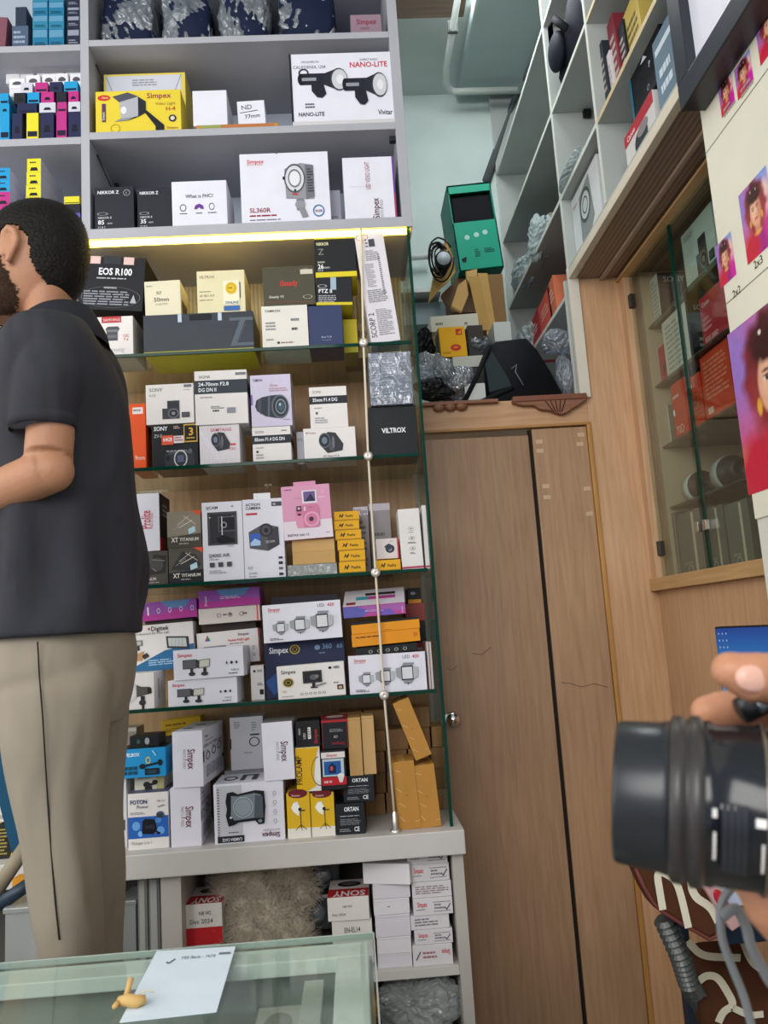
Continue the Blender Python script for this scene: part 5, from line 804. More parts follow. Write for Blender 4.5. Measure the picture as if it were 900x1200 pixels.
fb(300, 1082, .085, .06, .105, 2.19, 2); fb(322, 1100, .075, .06, .09, 2.17, 4); fb(292, 1030, .06, .05, .06, 2.21, 5); fb(330, 1022, .062, .05, .045, 2.22, 6); fb(350, 1040, .035, .04, .06, 2.23, 8); fb(276, 1050, .045, .05, .10, 2.22, 9)
fur = mbf.build('fur_windshield'); fur.location = c0; tag(fur, 'shaggy grey-beige fur heap stuffed under the ledge between the two red and white boxes', 'fur cover')
rm = fur.modifiers.new('merge', 'REMESH'); rm.mode = 'VOXEL'; rm.voxel_size = .006
ps = fur.modifiers.new('fur', 'PARTICLE_SYSTEM'); st_ = ps.particle_system.settings
st_.type = 'HAIR'; st_.count = 9000; st_.hair_length = .016; st_.hair_step = 3; st_.render_step = 3; st_.brownian_factor = .012; st_.root_radius = .5; st_.tip_radius = .15; st_.radius_scale = .0022; st_.use_advanced_hair = True; st_.use_modifier_stack = True
# dark wrapped things beside it
for k, (px, py, rx, rz_, Y, lab) in enumerate(((352, 1052, .045, .05, 2.32, 'dark smoky plastic blister pack, left one behind the fur'), (377, 1022, .05, .035, 2.30, 'dark smoky plastic blister pack, upper one behind the white boxes'), (372, 1065, .04, .045, 2.28, 'dark smoky plastic blister pack, lower right one beside the red and white box'))):
    m = MB(); c = atY(px, py, Y); m.box(-rx, rx, -.03, .03, -rz_, rz_, M('#2f3235', .3, 'plastic'), .01); m.ell((0, -.03, 0), (rx*.6, .02, rz_*.6), WRAP)
    o = m.build('blister_pack'); o.location = c; tag(o, lab, 'package', 'dark blister packs heaped in the cupboard')
# stack of plain white boxes and the stack of red-name boxes standing on the inner board
zi = ZI
wb = [(443, 483, 1118), (442, 482, 1098), (440, 481, 1072), (438, 480, 1053), (437, 480.5, 1035)]
pz = zi; ordn = ['lowest', 'second from the bottom', 'third from the bottom', 'fourth from the bottom', 'fifth from the bottom']
for k, (a, c, t) in enumerate(wb):
    pz = B('carton', a, c, t, pz, f'plain white carton, {ordn[k]} in the stack left of the red-name boxes', ['#cfccd2', '#d6d3d8'][k % 2], [('l', 0, .85, 1, .82, .01, '#a9a6ac'), ('x', .38, .45, .5, .55, 1, '#55555c')] if k == 3 else [('l', 0, .9, 1, .88, .02, '#a9a6ac')], Y=2.118, D_=.13, rz=random.uniform(-2, 2), g='plain white cartons stacked under the ledge')
tp = B('carton', 424, 481, 1012, pz, 'larger white carton turned at an angle on top of the white stack', '#dad7da', [], Y=2.11, D_=.12, rz=-18)
sbx = [(484, 530.5, 1107), (486, 530.5, 1089), (481.5, 526.5, 1072), (484.5, 530.5, 1052), (483, 529, 1033), (480, 526.5, 1012), (477, 524, 993)]
pz = zi; o7 = ['lowest', 'second from the bottom', 'third from the bottom', 'middle', 'third from the top', 'second from the top', 'topmost']
for k, (a, c, t) in enumerate(sbx):
    P_ = [T('Simpex', .10, .50, .30, RED, w=.25, b=.03), ('x', .08, .28, .38, .38, 1, '#77777c'), ('g', .0, .0, .0, .0, .1, BK), ('l', .5, .2, .94, .2, .03, GRY), ('l', .5, .74, .94, .74, .03, GRY), ('x', .53, .28, .8, .66, 2, '#77777c'), ('l', .80, .42, .84, .26, .05, BK), ('l', .84, .26, .94, .62, .05, BK)]
    if k == 2: P_ = [('x', .1, .2, .7, .8, 3, '#77777c')]
    if k == 4: P_ = [('x', .08, .2, .92, .75, 4, '#8a7a7c')]
    if k == 0: P_ = [T('Simpex', .94, .72, .26, RED, rot=180, w=.22, b=.03), ('x', .25, .3, .6, .7, 2, '#a06a74'), ('l', .08, .3, .2, .7, .05, BK)]
    pz = B('adapter_box', a, c, t, pz, f'small white box with red name and tick box, {o7[k]} of seven', '#d2cdd0', P_, Y=2.112+.002*(k % 3), D_=.13, rz=random.uniform(-1.5, 1.5), g='small white red-name boxes stacked under the ledge')
# plastic bags under the inner board
o = lumpy('plastic_bag', atY(490, 1178, 2.18), (.085, .05, .07), BAG, .25, 4, 3, fine=.12); o.location.z = .125+.075
zz_ = atY(490, 1178, 2.18).z; o.location.z = zz_; tag(o, 'crumpled clear plastic bag under the inner cupboard board', 'plastic bag')
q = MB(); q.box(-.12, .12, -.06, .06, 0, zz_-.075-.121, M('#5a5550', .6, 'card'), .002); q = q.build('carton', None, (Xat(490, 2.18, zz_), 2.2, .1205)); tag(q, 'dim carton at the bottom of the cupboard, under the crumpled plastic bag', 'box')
o = lumpy('plastic_bag', atY(455, 1180, 2.24), (.04, .05, .08), clear('dark_bag', '#4a4e50', .15, .6, .8, 25, solid='#17191b'), .25, 4, 9, fine=.1); tag(o, 'small black plastic bag left of the crumpled clear bag in the cupboard', 'plastic bag')
# clear tubs standing behind the man and at the left
def tub(name, px0, px1, pyt, pyb, Y, dp, lab, mat=TUB, hidden_base=True):
    zt_ = Zat(pyt, Xat((px0+px1)/2, Y, .6), Y); X0, X1 = Xat(px0, Y, zt_-.05), Xat(px1, Y, zt_-.05)
    w_ = X1-X0; h = max(.1, zt_-.121); root = empty(name, ((X0+X1)/2, Y+dp/2, .1205), lab, 'plastic tub')
    m = MB(); t_ = .002; 
    m.box(-w_/2, w_/2, -dp/2, -dp/2+t_, 0, h-.012, mat, .0008); m.box(-w_/2, w_/2, dp/2-t_, dp/2, 0, h-.012, mat, .0008); m.box(-w_/2, -w_/2+t_, -dp/2+t_, dp/2-t_, 0, h-.012, mat, .0008); m.box(w_/2-t_, w_/2, -dp/2+t_, dp/2-t_, 0, h-.012, mat, .0008); m.box(-w_/2, w_/2, -dp/2, dp/2, 0, t_, mat, .0008)
    m.build('tub_body', root)
    m = MB(); m.box(-w_/2-.003, w_/2+.003, -dp/2-.003, dp/2+.003, h-.012, h, mat, .003); m.build('lid', root); return root
tub('storage_tub', 140, 159, 1055, 1108, 2.13, .12, 'clear plastic tub right behind the man\'s leg under the ledge')
for k, (a, c) in enumerate(((161.5, 173.5), (174.5, 188))):
    m = MB(); zt_ = Zat(1016, Xat(175, 2.12, .6), 2.12); X0, X1 = Xat(a, 2.12, .6), Xat(c, 2.12, .6)
    m.box(X0, X1, 2.12, 2.36, .1205, zt_, TUB, .006); m.box(X0+.006, X1-.006, 2.117, 2.12, .15, zt_-.03, M('#a9aaa6', .4, 'plastic'), .002)
    tag(m.build('plastic_tray'), ['pale plastic tray stored upright, the one nearer the man', 'pale plastic tray stored upright beside the cupboard divider'][k], 'tray')
# left edge: things seen between the man and the frame edge
B('bracket_box', -8, 17, 917, Zat(965, -.95, 2.12), 'white bracket box at the left frame edge with dark knob picture', '#cfcdc8', [('e', .75, .5, .2, .22, '#2a2a2c'), T('PEAKWATT', .3, .08, .1, '#77756a', w=.5), ('e', .45, .85, .2, .1, '#d0b52c')], Y=2.12, D_=.1)
B('bracket_box', -4, 27, 966, ZCt, 'yellow and black box at the left frame edge, standing on the ledge', '#26241e', [('p', [(.5, 0), (.62, .3), (.55, 1), (1, 1), (1, 0)], '#d0b52c'), ('p', [(.7, 0), (.7, .4), (1, .6), (1, 0)], '#d8d4cc'), ('r', .8, .1, 1, .3, '#2a2a2c'), ('x', .1, .1, .4, .9, 8, '#9a8a4a')], Y=2.118, D_=.1)
# ================================================================ things in the overhead shelving and the loft
def BX(name, far, near, ptop, z, label, col, pr=(), X=.79, D_=.2, cat='box', g=None, ry=0, rough=.5, H=None, mat=None):
    """carton whose printed face looks out of the right-hand shelves; far/near are its lower corners, ptop a point on its upper edge at the far side"""
    if isinstance(z, Rec): z = z.top+.0006
    Y1 = atX(*far, X).y; Y0 = atX(*near, X).y
    if X > .98 and Y1 > 2.404: Y1 = 2.404
    h = H or max(.01, 1.3+(atX(*ptop, X).z-1.3)-z)
    mb = MB(); L = abs(Y1-Y0); mb.box(-D_/2, D_/2, 0, L, 0, h, mat or M(col, rough, 'card'), .0015)
    if not isinstance(pr, dict): pr = {'l': pr}
    for face, pl in pr.items(): paint(mb, frame_of(face, D_, h, L), pl)
    o = mb.build(name); o.matrix_world = Matrix.Translation((X+D_/2, min(Y0, Y1), z)) @ Matrix.Rotation(math.radians(ry), 4, 'X')
    tag(o, label, cat, g); r = Rec(); r.o = o; r.top = z+h; r.W = D_; r.H = h; r.D = L; r.z = z; r.X = X; return r
SZ = [2.371, 2.691, 3.006]
# ring light box, near bay, on the soffit board
BX('ring_light_box', (676, 303), (707, 262), (674, 250), 2.4405, 'white box with a grey ring-lamp drawing standing on the overhead shelf', '#d3d6d6', {'l': [('p', [(.28, .2), (.3, .85), (.7, .95), (.78, .3), (.6, .14)], '#8a9190'), ('e', .5, .62, .2, .24, '#c3c9c7'), ('g', .5, .62, .2, .24, .22, '#4d5453'), ('g', .5, .62, .1, .12, .2, '#4d5453'), ('r', .48, .06, .56, .2, '#4d5453'), T('RGB', .8, .1, .05, '#5a5f5e', w=.12), T('Simpex', .06, .82, .05, '#9a4a50', w=.2)], 'f': [('r', .55, .6, .8, .66, '#2a2d2d'), ('x', .2, .2, .8, .4, 2, '#8a908e')]}, X=.80, D_=.16, H=.225)
# files on the far bay bottom shelf
for k, (fx, nx, c, lab) in enumerate((((622, 400), (634, 388), '#a52c38', 'dark red folder standing on the low far shelf'), ((634, 386), (648, 370), '#d0564a', 'coral folder leaning in front of the dark red one on the low far shelf'), ((646, 371), (653, 361), '#c86f50', 'orange red folder nearest the corner post on the low far shelf'))):
    BX('folder', fx, nx, (fx[0], fx[1]-60), 2.3712, lab, c, [('l', .05, .05, .05, .95, .01, '#7a2a2a'), ('x', .2, .5, .8, .8, 3, '#e8b0a0')], X=.80, D_=.22, H=.16+.01*k, ry=-6, cat='folder')
# plastic bags and pale objects in the far bay, middle shelf
def clump(name, px, py, X, r, mat, lab, cat='plastic bag', seed=1, z0=None, g=None, amp=.28, fine=.14):
    c = atX(px, py, X); c.y = min(c.y, 3.325-r[1]*1.1); o = lumpy(name, c, r, mat, amp, 4, seed, fine=fine)
    if z0 is not None: o.location.z = z0+r[2]*.98
    tag(o, lab, cat, g); return o
PB = clear('milky_bag', '#cdd6d6', .25, .62, 1.0, 35, solid='#b5c2c2')
clump('plastic_bag', 610, 262, .805, (.035, .14, .06), PB, 'crumpled milky plastic bag on the middle far shelf, nearer the pale lamp head', seed=3, z0=2.6915)
clump('plastic_bag', 628, 215, .805, (.035, .08, .07), PB, 'crumpled milky plastic bag on the middle far shelf, right one by the brown folder', seed=5, z0=2.6915)
clump('plastic_bag', 607, 335, .805, (.035, .12, .08), PB, 'large crumpled milky plastic bag on the lowest far shelf', seed=8, z0=2.3715)
clump('plastic_bag', 612, 398, .805, (.03, .06, .03), PB, 'flattened plastic bag spilling at the far end of the lowest far shelf', seed=12, z0=2.3715)
mb = MB(); mb.tube([(0, 0, 0), (0, 0, .02), (0, 0, .09), (0, 0, .15), (0, 0, .17)], [.03, .045, .05, .042, .01], M('#c4cfc8', .35, 'plastic'), 20)
c = atX(597, 260, .83); o = mb.build('lamp_head', None, (c.x, min(c.y, 3.28), 2.6912)); tag(o, 'rounded pale green-white lamp head at the far end of the middle shelf', 'lamp')
BX('folder', (628, 262), (640, 215), (630, 232), 2.6912, 'brown and cream folder standing on the middle far shelf beside the plastic bags', '#8d8474', [('r', .1, .1, .6, .8, '#5f4a38')], X=.82, D_=.2, H=.12, cat='folder')
# near-middle bay (between the two uprights)
clump('plastic_bag', 672, 172, .80, (.035, .10, .03), PB, 'clear bag draped on the middle shelf between the two uprights', seed=21, z0=2.6915)
bagm = M('#23262f', .6, 'cloth'); bagz = 3.0065
c = atX(660, 80, .90)
root = empty('camera_bag', (.865, 2.27, bagz), 'black bag slumped on the upper shelf beside the rolled blue tube', 'bag')
mb = MB(); mb.ell((0, .01, .12), (.10, .145, .12), bagm); mb.ell((.01, -.05, .15), (.10, .09, .15), bagm); mb.ell((.01, .06, .06), (.10, .095, .06), bagm); mb.build('bag_body', root)
mb = MB(); mb.tube([(-.10, -.08, .10), (-.125, -.04, .17), (-.115, .03, .20), (-.10, .08, .12)], [(.012, .004)]*4, M('#15161c', .6, 'cloth'), 8); mb.build('strap', root)
mb = MB(); mb.ell((-.105, .02, .10), (.025, .06, .06), bagm); mb.build('front_pocket', root)
mb = MB(); mb.tube([(.80, 2.10, 3.20), (.86, 2.13, 3.02)], .03, M('#2a3550', .4, 'plastic'), 16); mb.tube([(.798, 2.099, 3.206), (.80, 2.10, 3.198)], .032, M('#5a6a8a', .4, 'plastic'), 16)
tag(mb.build('rolled_tube'), 'rolled dark blue tube leaning beside the black bag on the upper shelf', 'tube')
# near bay: binders, black PF box, pale container, red and white box
z = 2.6915
for k, (f, n, c, h, lab) in enumerate((((709, 108), (713, 98), '#2a3038', .26, 'dark green black magazine standing furthest in on the near upper shelf'), ((714, 96), (719, 86), '#c9c4c4', .20, 'white magazine standing second in on the near upper shelf'), ((720, 85), (727, 70), '#7a2a34', .30, 'dark red magazine standing on the near upper shelf'), ((728, 68), (735, 52), '#1f2228', .24, 'black magazine standing on the near upper shelf beside the yellow one'), ((736, 50), (752, 20), '#c4ab58', .26, 'pale yellow printed booklet standing nearest on the upper shelf'))):
    BX('magazine', f, n, f, z, lab, c, [('x', .15, .3, .85, .8, 5, '#b5a8a0' if k != 4 else '#6a5a30'), ('r', .1, .1, .9, .2, '#8a3038')], X=.80+.008*k, D_=.2, H=h*.9, ry=-4, cat='magazine')
BX('carton', (735, 193), (768, 140), (733, 150), 2.4405, 'white box with a red band and a dark picture, on the overhead soffit board', '#d0ccc8', {'l': [('r', 0, .72, 1, 1, '#b0303a'), T('Canon', .1, .78, .13, '#e8d8d8', w=.4, b=.03), ('e', .55, .4, .22, .28, '#33363a'), ('e', .62, .58, .18, .14, '#8a7f84'), ('r', .15, .1, .3, .2, '#6a6a6a')]}, X=.795, D_=.16, H=.115)
pf = BX('backdrop_box', (741, 128), (777, 72), (741, 60), 2.4405+.117, 'black box with white letters P and O and a teal edge, overhead shelf', '#17181c', {'l': [T('P', .55, .55, .16, '#b9bcc2', b=.03), T('O', .52, .12, .16, '#8a8d92', b=.03), ('p', [(.45, .82), (.6, .78), (.55, .9)], '#c9ccd2'), ('l', .05, .06, .95, .06, .01, '#55585e')], 'k': []} if False else {'l': [T('P', .62, .50, .12, '#b9bcc2', b=.03), T('O', .5, .12, .12, '#8a8d92', b=.03), ('p', [(.4, .82), (.6, .76), (.5, .9)], '#c9ccd2'), ('l', .05, .05, .95, .05, .01, '#55585e'), ('r', 0, 0, .07, 1, '#2f6a84')]}, X=.80, D_=.16, H=.128)
cont = BX('plastic_container', (772, 118), (794, 78), (772, 60), 2.4405, 'pale blue translucent plastic container nearest the picture frame on the overhead shelf', '#9fb4c4', [('r', .1, .78, .95, .86, '#c9d6e0'), ('x', .2, .2, .8, .6, 2, '#c9d6e0')], X=.79, D_=.16, H=.20, mat=clear('blue_tub', '#a9bcc9', .2, .55, .2, 12, solid='#8fa6b8'))

# ---- loft
LZ = 1.996
def hid(x0, x1, Y, D_, ztop, lab, col='#7a6248'):
    X0, X1 = Xat(x0, Y, ztop), Xat(x1, Y, ztop); m = MB(); m.box(X0, X1, Y, Y+D_, LZ, ztop, M(col, .6, 'card'), .002); o = m.build('carton'); tag(o, lab, 'box'); return ztop
GB = M('#1c9478', .5, 'card'); GBD = M('#147561', .5, 'card')
Yg = 2.92; zb_ = Zat(319, Xat(540, Yg, 2.6), Yg)
hid(532, 556, 2.97, .3, zb_-.002, 'brown cardboard carton in the loft beneath the open green box', '#6b5138')
X0, X1 = Xat(534, Yg, 2.8), Xat(586, Yg, 2.8); Wg = X1-X0; Hg = Zat(217, X0+Wg/2, Yg)-zb_
Hg = Hg*1.0
gb = empty('open_box', ((X0+X1)/2+.006, Yg+.11, zb_+.008), 'bright green cardboard box standing open with a black interior, in the loft', 'box'); gb.rotation_euler.y = math.radians(-4)
m = MB(); m.box(-Wg/2, Wg/2, -.11, -.106, 0, Hg*.56, GB, .001); m.box(-Wg/2, -Wg/2+.006, -.11, .11, 0, Hg, GBD, .001); m.box(Wg/2-.006, Wg/2, -.11, .11, 0, Hg, GBD, .001); m.box(-Wg/2, Wg/2, .10, .11, 0, Hg, GBD, .001); m.box(-Wg/2, Wg/2, -.11, .11, 0, .006, GBD, .001); m.box(-Wg/2, Wg/2, -.11, .11, Hg-.008, Hg, GB, .001); m.box(-Wg/2, Wg/2, -.11, -.104, Hg*.90, Hg, GB, .001)
paint(m, (Vector((-Wg/2, -.11, 0)), Vector((1, 0, 0)), Vector((0, 0, 1)), Vector((0, -1, 0)), Wg, Hg), [('e', .28, .38, .06, .028, '#9fc9c0'), ('e', .50, .40, .06, .028, '#9fc9c0'), ('e', .70, .42, .06, .028, '#9fc9c0'), ('x', .4, .14, .52, .24, 4, '#0c3f34'), ('x', .62, .18, .85, .24, 3, '#0c3f34'), ('p', [(.08, .14), (.2, .16), (.18, .10), (.1, .1)], '#0b1512')])
m.build('box_body', gb); m = MB(); m.box(-Wg/2+.012, Wg/2-.007, -.098, .09, Hg*.50, Hg*.88, M('#17181d', .8, 'cloth'), .01); m.build('black_cloth', gb)  # block added inside, its black standing in for the box's dark interior
# open brown carton right
hid(566, 592, 2.87, .25, Zat(395, Xat(580, 2.87, 2.3), 2.87), 'brown carton in the loft under the open brown carton')
zc_ = Zat(394, Xat(580, 2.87, 2.3), 2.87); X0, X1 = Xat(570, 2.87, 2.4), Xat(595, 2.87, 2.4); Hc = Zat(322, X0, 2.87)-zc_
oc = empty('open_box', ((X0+X1)/2, 2.87, zc_), 'narrow brown carton standing open with lighter flaps, beside the green box in the loft', 'box')
m = MB(); Wc = X1-X0; BR_ = M('#7d5f3a', .6, 'card'); BL_ = M('#b99658', .6, 'card')
m.box(-Wc/2, Wc/2, .0, .24, 0, Hc, BR_, .002); m.build('box_body', oc)
for k, (a, w_) in enumerate(((-.35, .5), (-.75, .6))):
    m = MB(); m.box(-w_*Wc, 0, -.004, -.001, .02*k, Hc*(1-.06*k), BL_, .001); f = m.build('flap', oc); f.location = (-Wc*(.05+.25*k), -.006-.004*k, 0); f.rotation_euler = (0, math.radians(-4-5*k), math.radians(14+10*k))
# torn cardboard pieces and cable coil
def sheet(name, pts, Y, th, mat, lab, cat='cardboard', bend=.0):
    q = [atY(px, py, Y+bend*i) for i, (px, py) in enumerate(pts)]; c = sum(q, Vector())/len(q)
    n = (q[1]-q[0]).cross(q[2]-q[0]).normalized()*th; vs = [p-c for p in q]+[p-c+n for p in q]; N_ = len(q); mb = MB()
    mb.add(vs, [tuple(range(N_)), tuple(range(2*N_-1, N_-1, -1))]+[(i, i+N_, (i+1) % N_+N_, (i+1) % N_) for i in range(N_)], mat); o = mb.build(name, None, c); tag(o, lab, cat); return o
sheet('torn_cardboard', [(516, 292), (524, 280), (532, 304), (534, 318), (526, 330), (515, 340), (502, 355), (508, 322)], 2.86, .004, BL_, 'torn tan cardboard sheet hanging left of the green box', bend=.008)
sheet('torn_cardboard', [(537, 334), (546, 327), (549, 345), (541, 365), (529, 358)], 2.84, .02, M('#b8945a', .6, 'card'), 'tilted tan cardboard piece under the green box')
sheet('torn_cardboard', [(546, 318), (559, 315), (559, 332), (552, 334), (547, 327)], 2.90, .02, M('#bf9c62', .6, 'card'), 'small pale cardboard flap just under the green box')
sheet('torn_cardboard', [(517, 345), (533, 330), (562, 335), (562, 366), (530, 366)], 2.93, .03, M('#5f4833', .6, 'card'), 'dark brown cardboard heap behind the tilted pieces')
mb = MB(); rnd = random.Random(4); cc = atY(516, 303, 2.83)
for k in range(7):
    a = rnd.uniform(.6, 1.1); ph = rnd.uniform(0, 6); tl_ = rnd.uniform(-.5, .5)
    mb.tube([(.045*a*math.cos(t+ph)+tl_*.02, rnd.uniform(-.004, .004)+.012*math.sin(2*t), .085*a*math.sin(t+ph)) for t in [i*2*math.pi/22 for i in range(21)]], .0035, M('#15171b', .4), 6)
o = mb.build('cable_coil', None, cc); tag(o, 'tangled coil of thin black cable hanging left of the green box in the loft', 'cable')
mb = MB(); mb.tube([(0, 0, 0), (0, .04, 0)], .032, M('#1c1f24', .4), 20); mb.tube([(0, -.004, 0), (0, 0, 0)], .026, M('#a9b2b8', .3), 20); o = mb.build('tape_roll', None, atY(520, 303, 2.80)); tag(o, 'black and silver tape roll tucked among the cable loops in the loft', 'tape')
# white long box and yellow box
def LB_(name, x0, x1, yt, yb, Y, D_, lab, col, pr=(), ry=0, rz=0, **k):
    zb2 = Zat(yb, Xat((x0+x1)/2, Y, 2.2), Y); return B(name, x0, x1, yt, zb2, lab, col, pr, Y=Y, D_=D_, ry=ry, rz=rz, **k)
wl = LB_('carton', 505, 561, 369, 387, 2.75, .15, 'long white box lying in the loft behind the yellow box', '#c4c4b6', [('x', .1, .3, .3, .6, 1, '#77776c'), ('x', .7, .2, .8, .5, 1, '#77776c')], ry=-2)
hid(510, 556, 2.755, .14, wl.z-.004, 'carton beneath the long white box in the loft', '#4a4640')
ky = LB_('film_box', 516, 547, 383, 418, 2.62, .10, 'yellow film box with two red emblems, in the loft', '#d9a21c', {'f': [('r', .64, .72, .88, .92, '#b8382c'), ('p', [(.70, .78), (.84, .88), (.84, .76)], '#d9a21c'), ('e', .58, .30, .20, .11, '#b8382c'), ('x', .5, .26, .66, .34, 1, '#d9a21c'), T('KODAK', .08, .1, .08, '#8a4a1c', w=.3)], 'l': [('r', 0, 0, 1, 1, '#c7941c'), ('r', .2, .1, .8, .9, '#3a3528')]}, ry=-2, rz=4)
hid(516, 547, 2.63, .09, ky.z-.001, 'grey carton in the loft under the yellow film box', '#5a5852')
dkb = LB_('carton', 548, 566, 381, 399, 2.64, .1, 'small dark brown box right of the yellow film box', '#3a332e'); 
fl = LB_('carton', 531, 572, 417, 430, 2.58, .04, 'flat pale box below the yellow film box', '#b9bab0', ry=-1)
hid(532, 571, 2.582, .036, fl.z-.0015, 'dark carton under the flat pale box in the loft', '#3a3c3a')
hid(549, 566, 2.645, .09, dkb.z-.001, 'dark carton under the small dark brown box', '#3a3c3a')
wcb = LB_('carton', 579, 599, 377, 400, 2.72, .12, 'small white carton behind the black camera bag', '#b9beb9'); hid(580, 598, 2.725, .11, wcb.z-.001, 'carton beneath the small white carton behind the camera bag', '#6a6658')
mb = MB(); a = atY(480, 302, 3.30); b = atY(503, 300, 3.30); mb.tube([a, b], .014, PVC, 12); tag(mb.build('conduit_pipe'), 'short pale pipe on the teal wall just right of the glass shelves', 'pipe')
mb = MB(); a = atY(483, 346, 3.25); mb.box(a.x-.1, a.x+.12, 3.2, 3.35, a.z-.01, a.z+.01, M('#c9cfc9', .4, 'paint'), .001); mb.box(a.x-.1, a.x+.3, 3.26, 3.345, a.z-.13, a.z-.03, M('#7f8f94', .5, 'paint'), .002); tag(mb.build('wall_ledge'), 'narrow white ledge over a grey channel on the teal wall, far in the loft', 'ledge')
# clear plastic and black bags
BLK = clear('black_bag', '#202326', .2, .8, 1.0, 30, solid='#101214')
def lc(px, py, Y, r, mat, lab, seed, name='plastic_bag'):
    o = lumpy(name, atY(px, py, Y), r, mat, .3, 4, seed, fine=.14); tag(o, lab, 'plastic bag'); return o
lc(511, 436, 2.56, (.055, .05, .055), WRAP, 'clear crumpled wrap in the loft beside the glass side, left one', 31); lc(538, 446, 2.545, (.05, .04, .05), WRAP, 'clear crumpled wrap in the loft left of the camera bag opening', 33)
lc(508, 456, 2.52, (.05, .02, .03), BLK, 'shiny black plastic bag at the left edge of the loft opening', 35); lc(495, 408, 2.66, (.04, .04, .06), BLK, 'dark plastic bag in the shadow right of the glass shelves', 36)
lc(560, 405, 2.68, (.035, .04, .025), WRAP, 'small clear wrap bundle behind the camera bag', 37)
lc(653, 402, 2.55, (.045, .04, .04), WRAP, 'clear crumpled wrap right of the camera bag, upper one', 38); lc(660, 440, 2.53, (.022, .03, .06), WRAP, 'clear crumpled wrap hanging by the corner post', 39)
# black camera bag
bc = atY(612, 465, 2.50); root = empty('camera_bag', (bc.x, 2.50, 2.0065), 'large black soft camera bag lying open on the loft above the door', 'bag'); BC = M('#15171b', .7, 'cloth')
sx = lambda px: Xat(px, 2.5, 2.1)-bc.x; szz = lambda py: Zat(py, bc.x, 2.5)-2.0065
mb = MB(); prof = [(sx(574), szz(402)), (sx(590), szz(397)), (sx(622), szz(395)), (sx(634), szz(410)), (sx(648), szz(438)), (sx(658), szz(462)), (sx(640), 0), (sx(600), 0), (sx(580), .0), (sx(572), .03)]
n = len(prof); vs = []
for y, k in ((0, .93), (.015, 1.0), (.20, 1.0), (.215, .93)):
    cx = sum(p[0] for p in prof)/n; cz_ = sum(p[1] for p in prof)/n; vs += [(cx+(a-cx)*k, y, max(0, cz_+(b-cz_)*k)) for a, b in prof]
fs = [tuple(range(n)), tuple(range(4*n-1, 3*n-1, -1))]+[(j*n+i, (j+1)*n+i, (j+1)*n+(i+1) % n, j*n+(i+1) % n) for j in range(3) for i in range(n)]
mb.add(vs, fs, BC, True); bb = mb.build('bag_body', root)
mb = MB(); fr_ = [(sx(541), .004, .012), (sx(560), .002, szz(437)), (sx(577), .0, szz(403))]
mb.tube(fr_, [(.008, .004)]*3, BC, 8); mb.tube([(sx(541), .004, .008), (sx(560), -.002, .012), (sx(600), -.004, szz(454))], [(.008, .005)]*3, BC, 8); mb.build('lid_rim', root)
mb = MB(); mb.add([(sx(579), -.001, szz(410)), (sx(596), -.004, szz(445)), (sx(598), -.003, szz(452)), (sx(572), -.003, szz(458)), (sx(570), -.002, szz(425))], [(0, 1, 2, 3, 4)], M('#2f3a3d', .8, 'cloth')); mb.build('lining', root)
mb = MB(); mb.box(sx(544), sx(568), .004, .012, .004, szz(446), M('#c4cac6', .6, 'cloth'), .003); w_ = mb.build('padded_divider', root); w_['label'] = 'white padded divider'
mb = MB(); mb.tube([(sx(600), -.004, szz(432)), (sx(606), -.008, szz(428)), (sx(604), -.006, szz(436)), (sx(612), -.004, szz(452))], .002, M('#77797c', .4), 6); mb.build('zip_pull', root)

# ================================================================ things in the glass display
XC = 1.02
gz = lambda i: zs[i]
def CX(name, i, x0, x1, yt, lab, col, pr=(), X=XC, D_=.15, z=None, **k):
    zz2 = (zs[i] if z is None else z)+.0006
    # shelf line rows for the two lower corners
    def row(px):
        Yq = None
        for py in range(200, 700):
            p = atX(px, py, X)
            if p.z <= zz2: return py
        return 700
    Y1 = atX(x0, row(x0), X).y; h = atX(x0, yt, X).z-zz2
    return BX(name, (x0, row(x0)), (x1, row(x1)), (x0, yt), zz2, lab, col, pr, X=X, D_=D_, H=max(h, .03), cat=k.pop('cat', 'box'), **k)
LINES = [('x', .12, .1, .88, .9, 9, '#a5a49c')]
fb_ = lambda d, s, c2: {'l': d, 'f': [('r', 0, 0, 1, 1, s)]+c2}
CX('camera_box', 0, 754, 776, 338, 'white printed carton with a dark front, far end of the highest glass display shelf', '#cfcec6', fb_(LINES, '#22252c', [T('SONY', .1, .8, .12, '#b9bcc2', w=.5)]), D_=.18)
CX('camera_box', 0, 806, 842, 268, 'white camera box with a small camera picture on the highest glass display shelf', '#ccd4d2', fb_([T('SONY', .08, .82, .1, '#77807f', w=.3)]+D(SONYCAM, .4, .1, .95, .7), '#c4cbc9', []), D_=.14)
CX('camera_box', 1, 759, 783, 420, 'red carton at the far end of the second glass display shelf', '#b52f35', fb_([T('EOS', .1, .1, .12, '#e0b0b0', w=.3), ('p', [(.55, .25), (.95, .35), (.9, .55), (.6, .45)], '#2a2224')], '#a02a30', []), D_=.14)
CX('camera_box', 1, 783, 811, 372, 'white printed carton with a black front marked in white, second glass display shelf', '#d3d1c8', fb_(LINES, '#1d1e24', [T('SONY', .15, .85, .08, '#b9bcc2', w=.6), ('r', .3, .5, .8, .7, '#55555c'), ('x', .2, .2, .8, .4, 2, '#8a8a8c')]), D_=.15)
CX('camera_box', 1, 826, 856, 345, 'large red camera carton, nearest on the second glass display shelf', '#b82c3a', fb_([T('Canon', .1, .8, .09, '#e8d0d0', w=.3, b=.02), T('EOS 200D', .1, .12, .09, '#e8d0d0', w=.5, b=.03), ('r', .1, .0, .9, .09, '#3a2024'), ('x', .1, .3, .4, .6, 3, '#d88a90')], '#c2a080', [('r', 0, .6, 1, 1, '#a84a34')]), D_=.15)
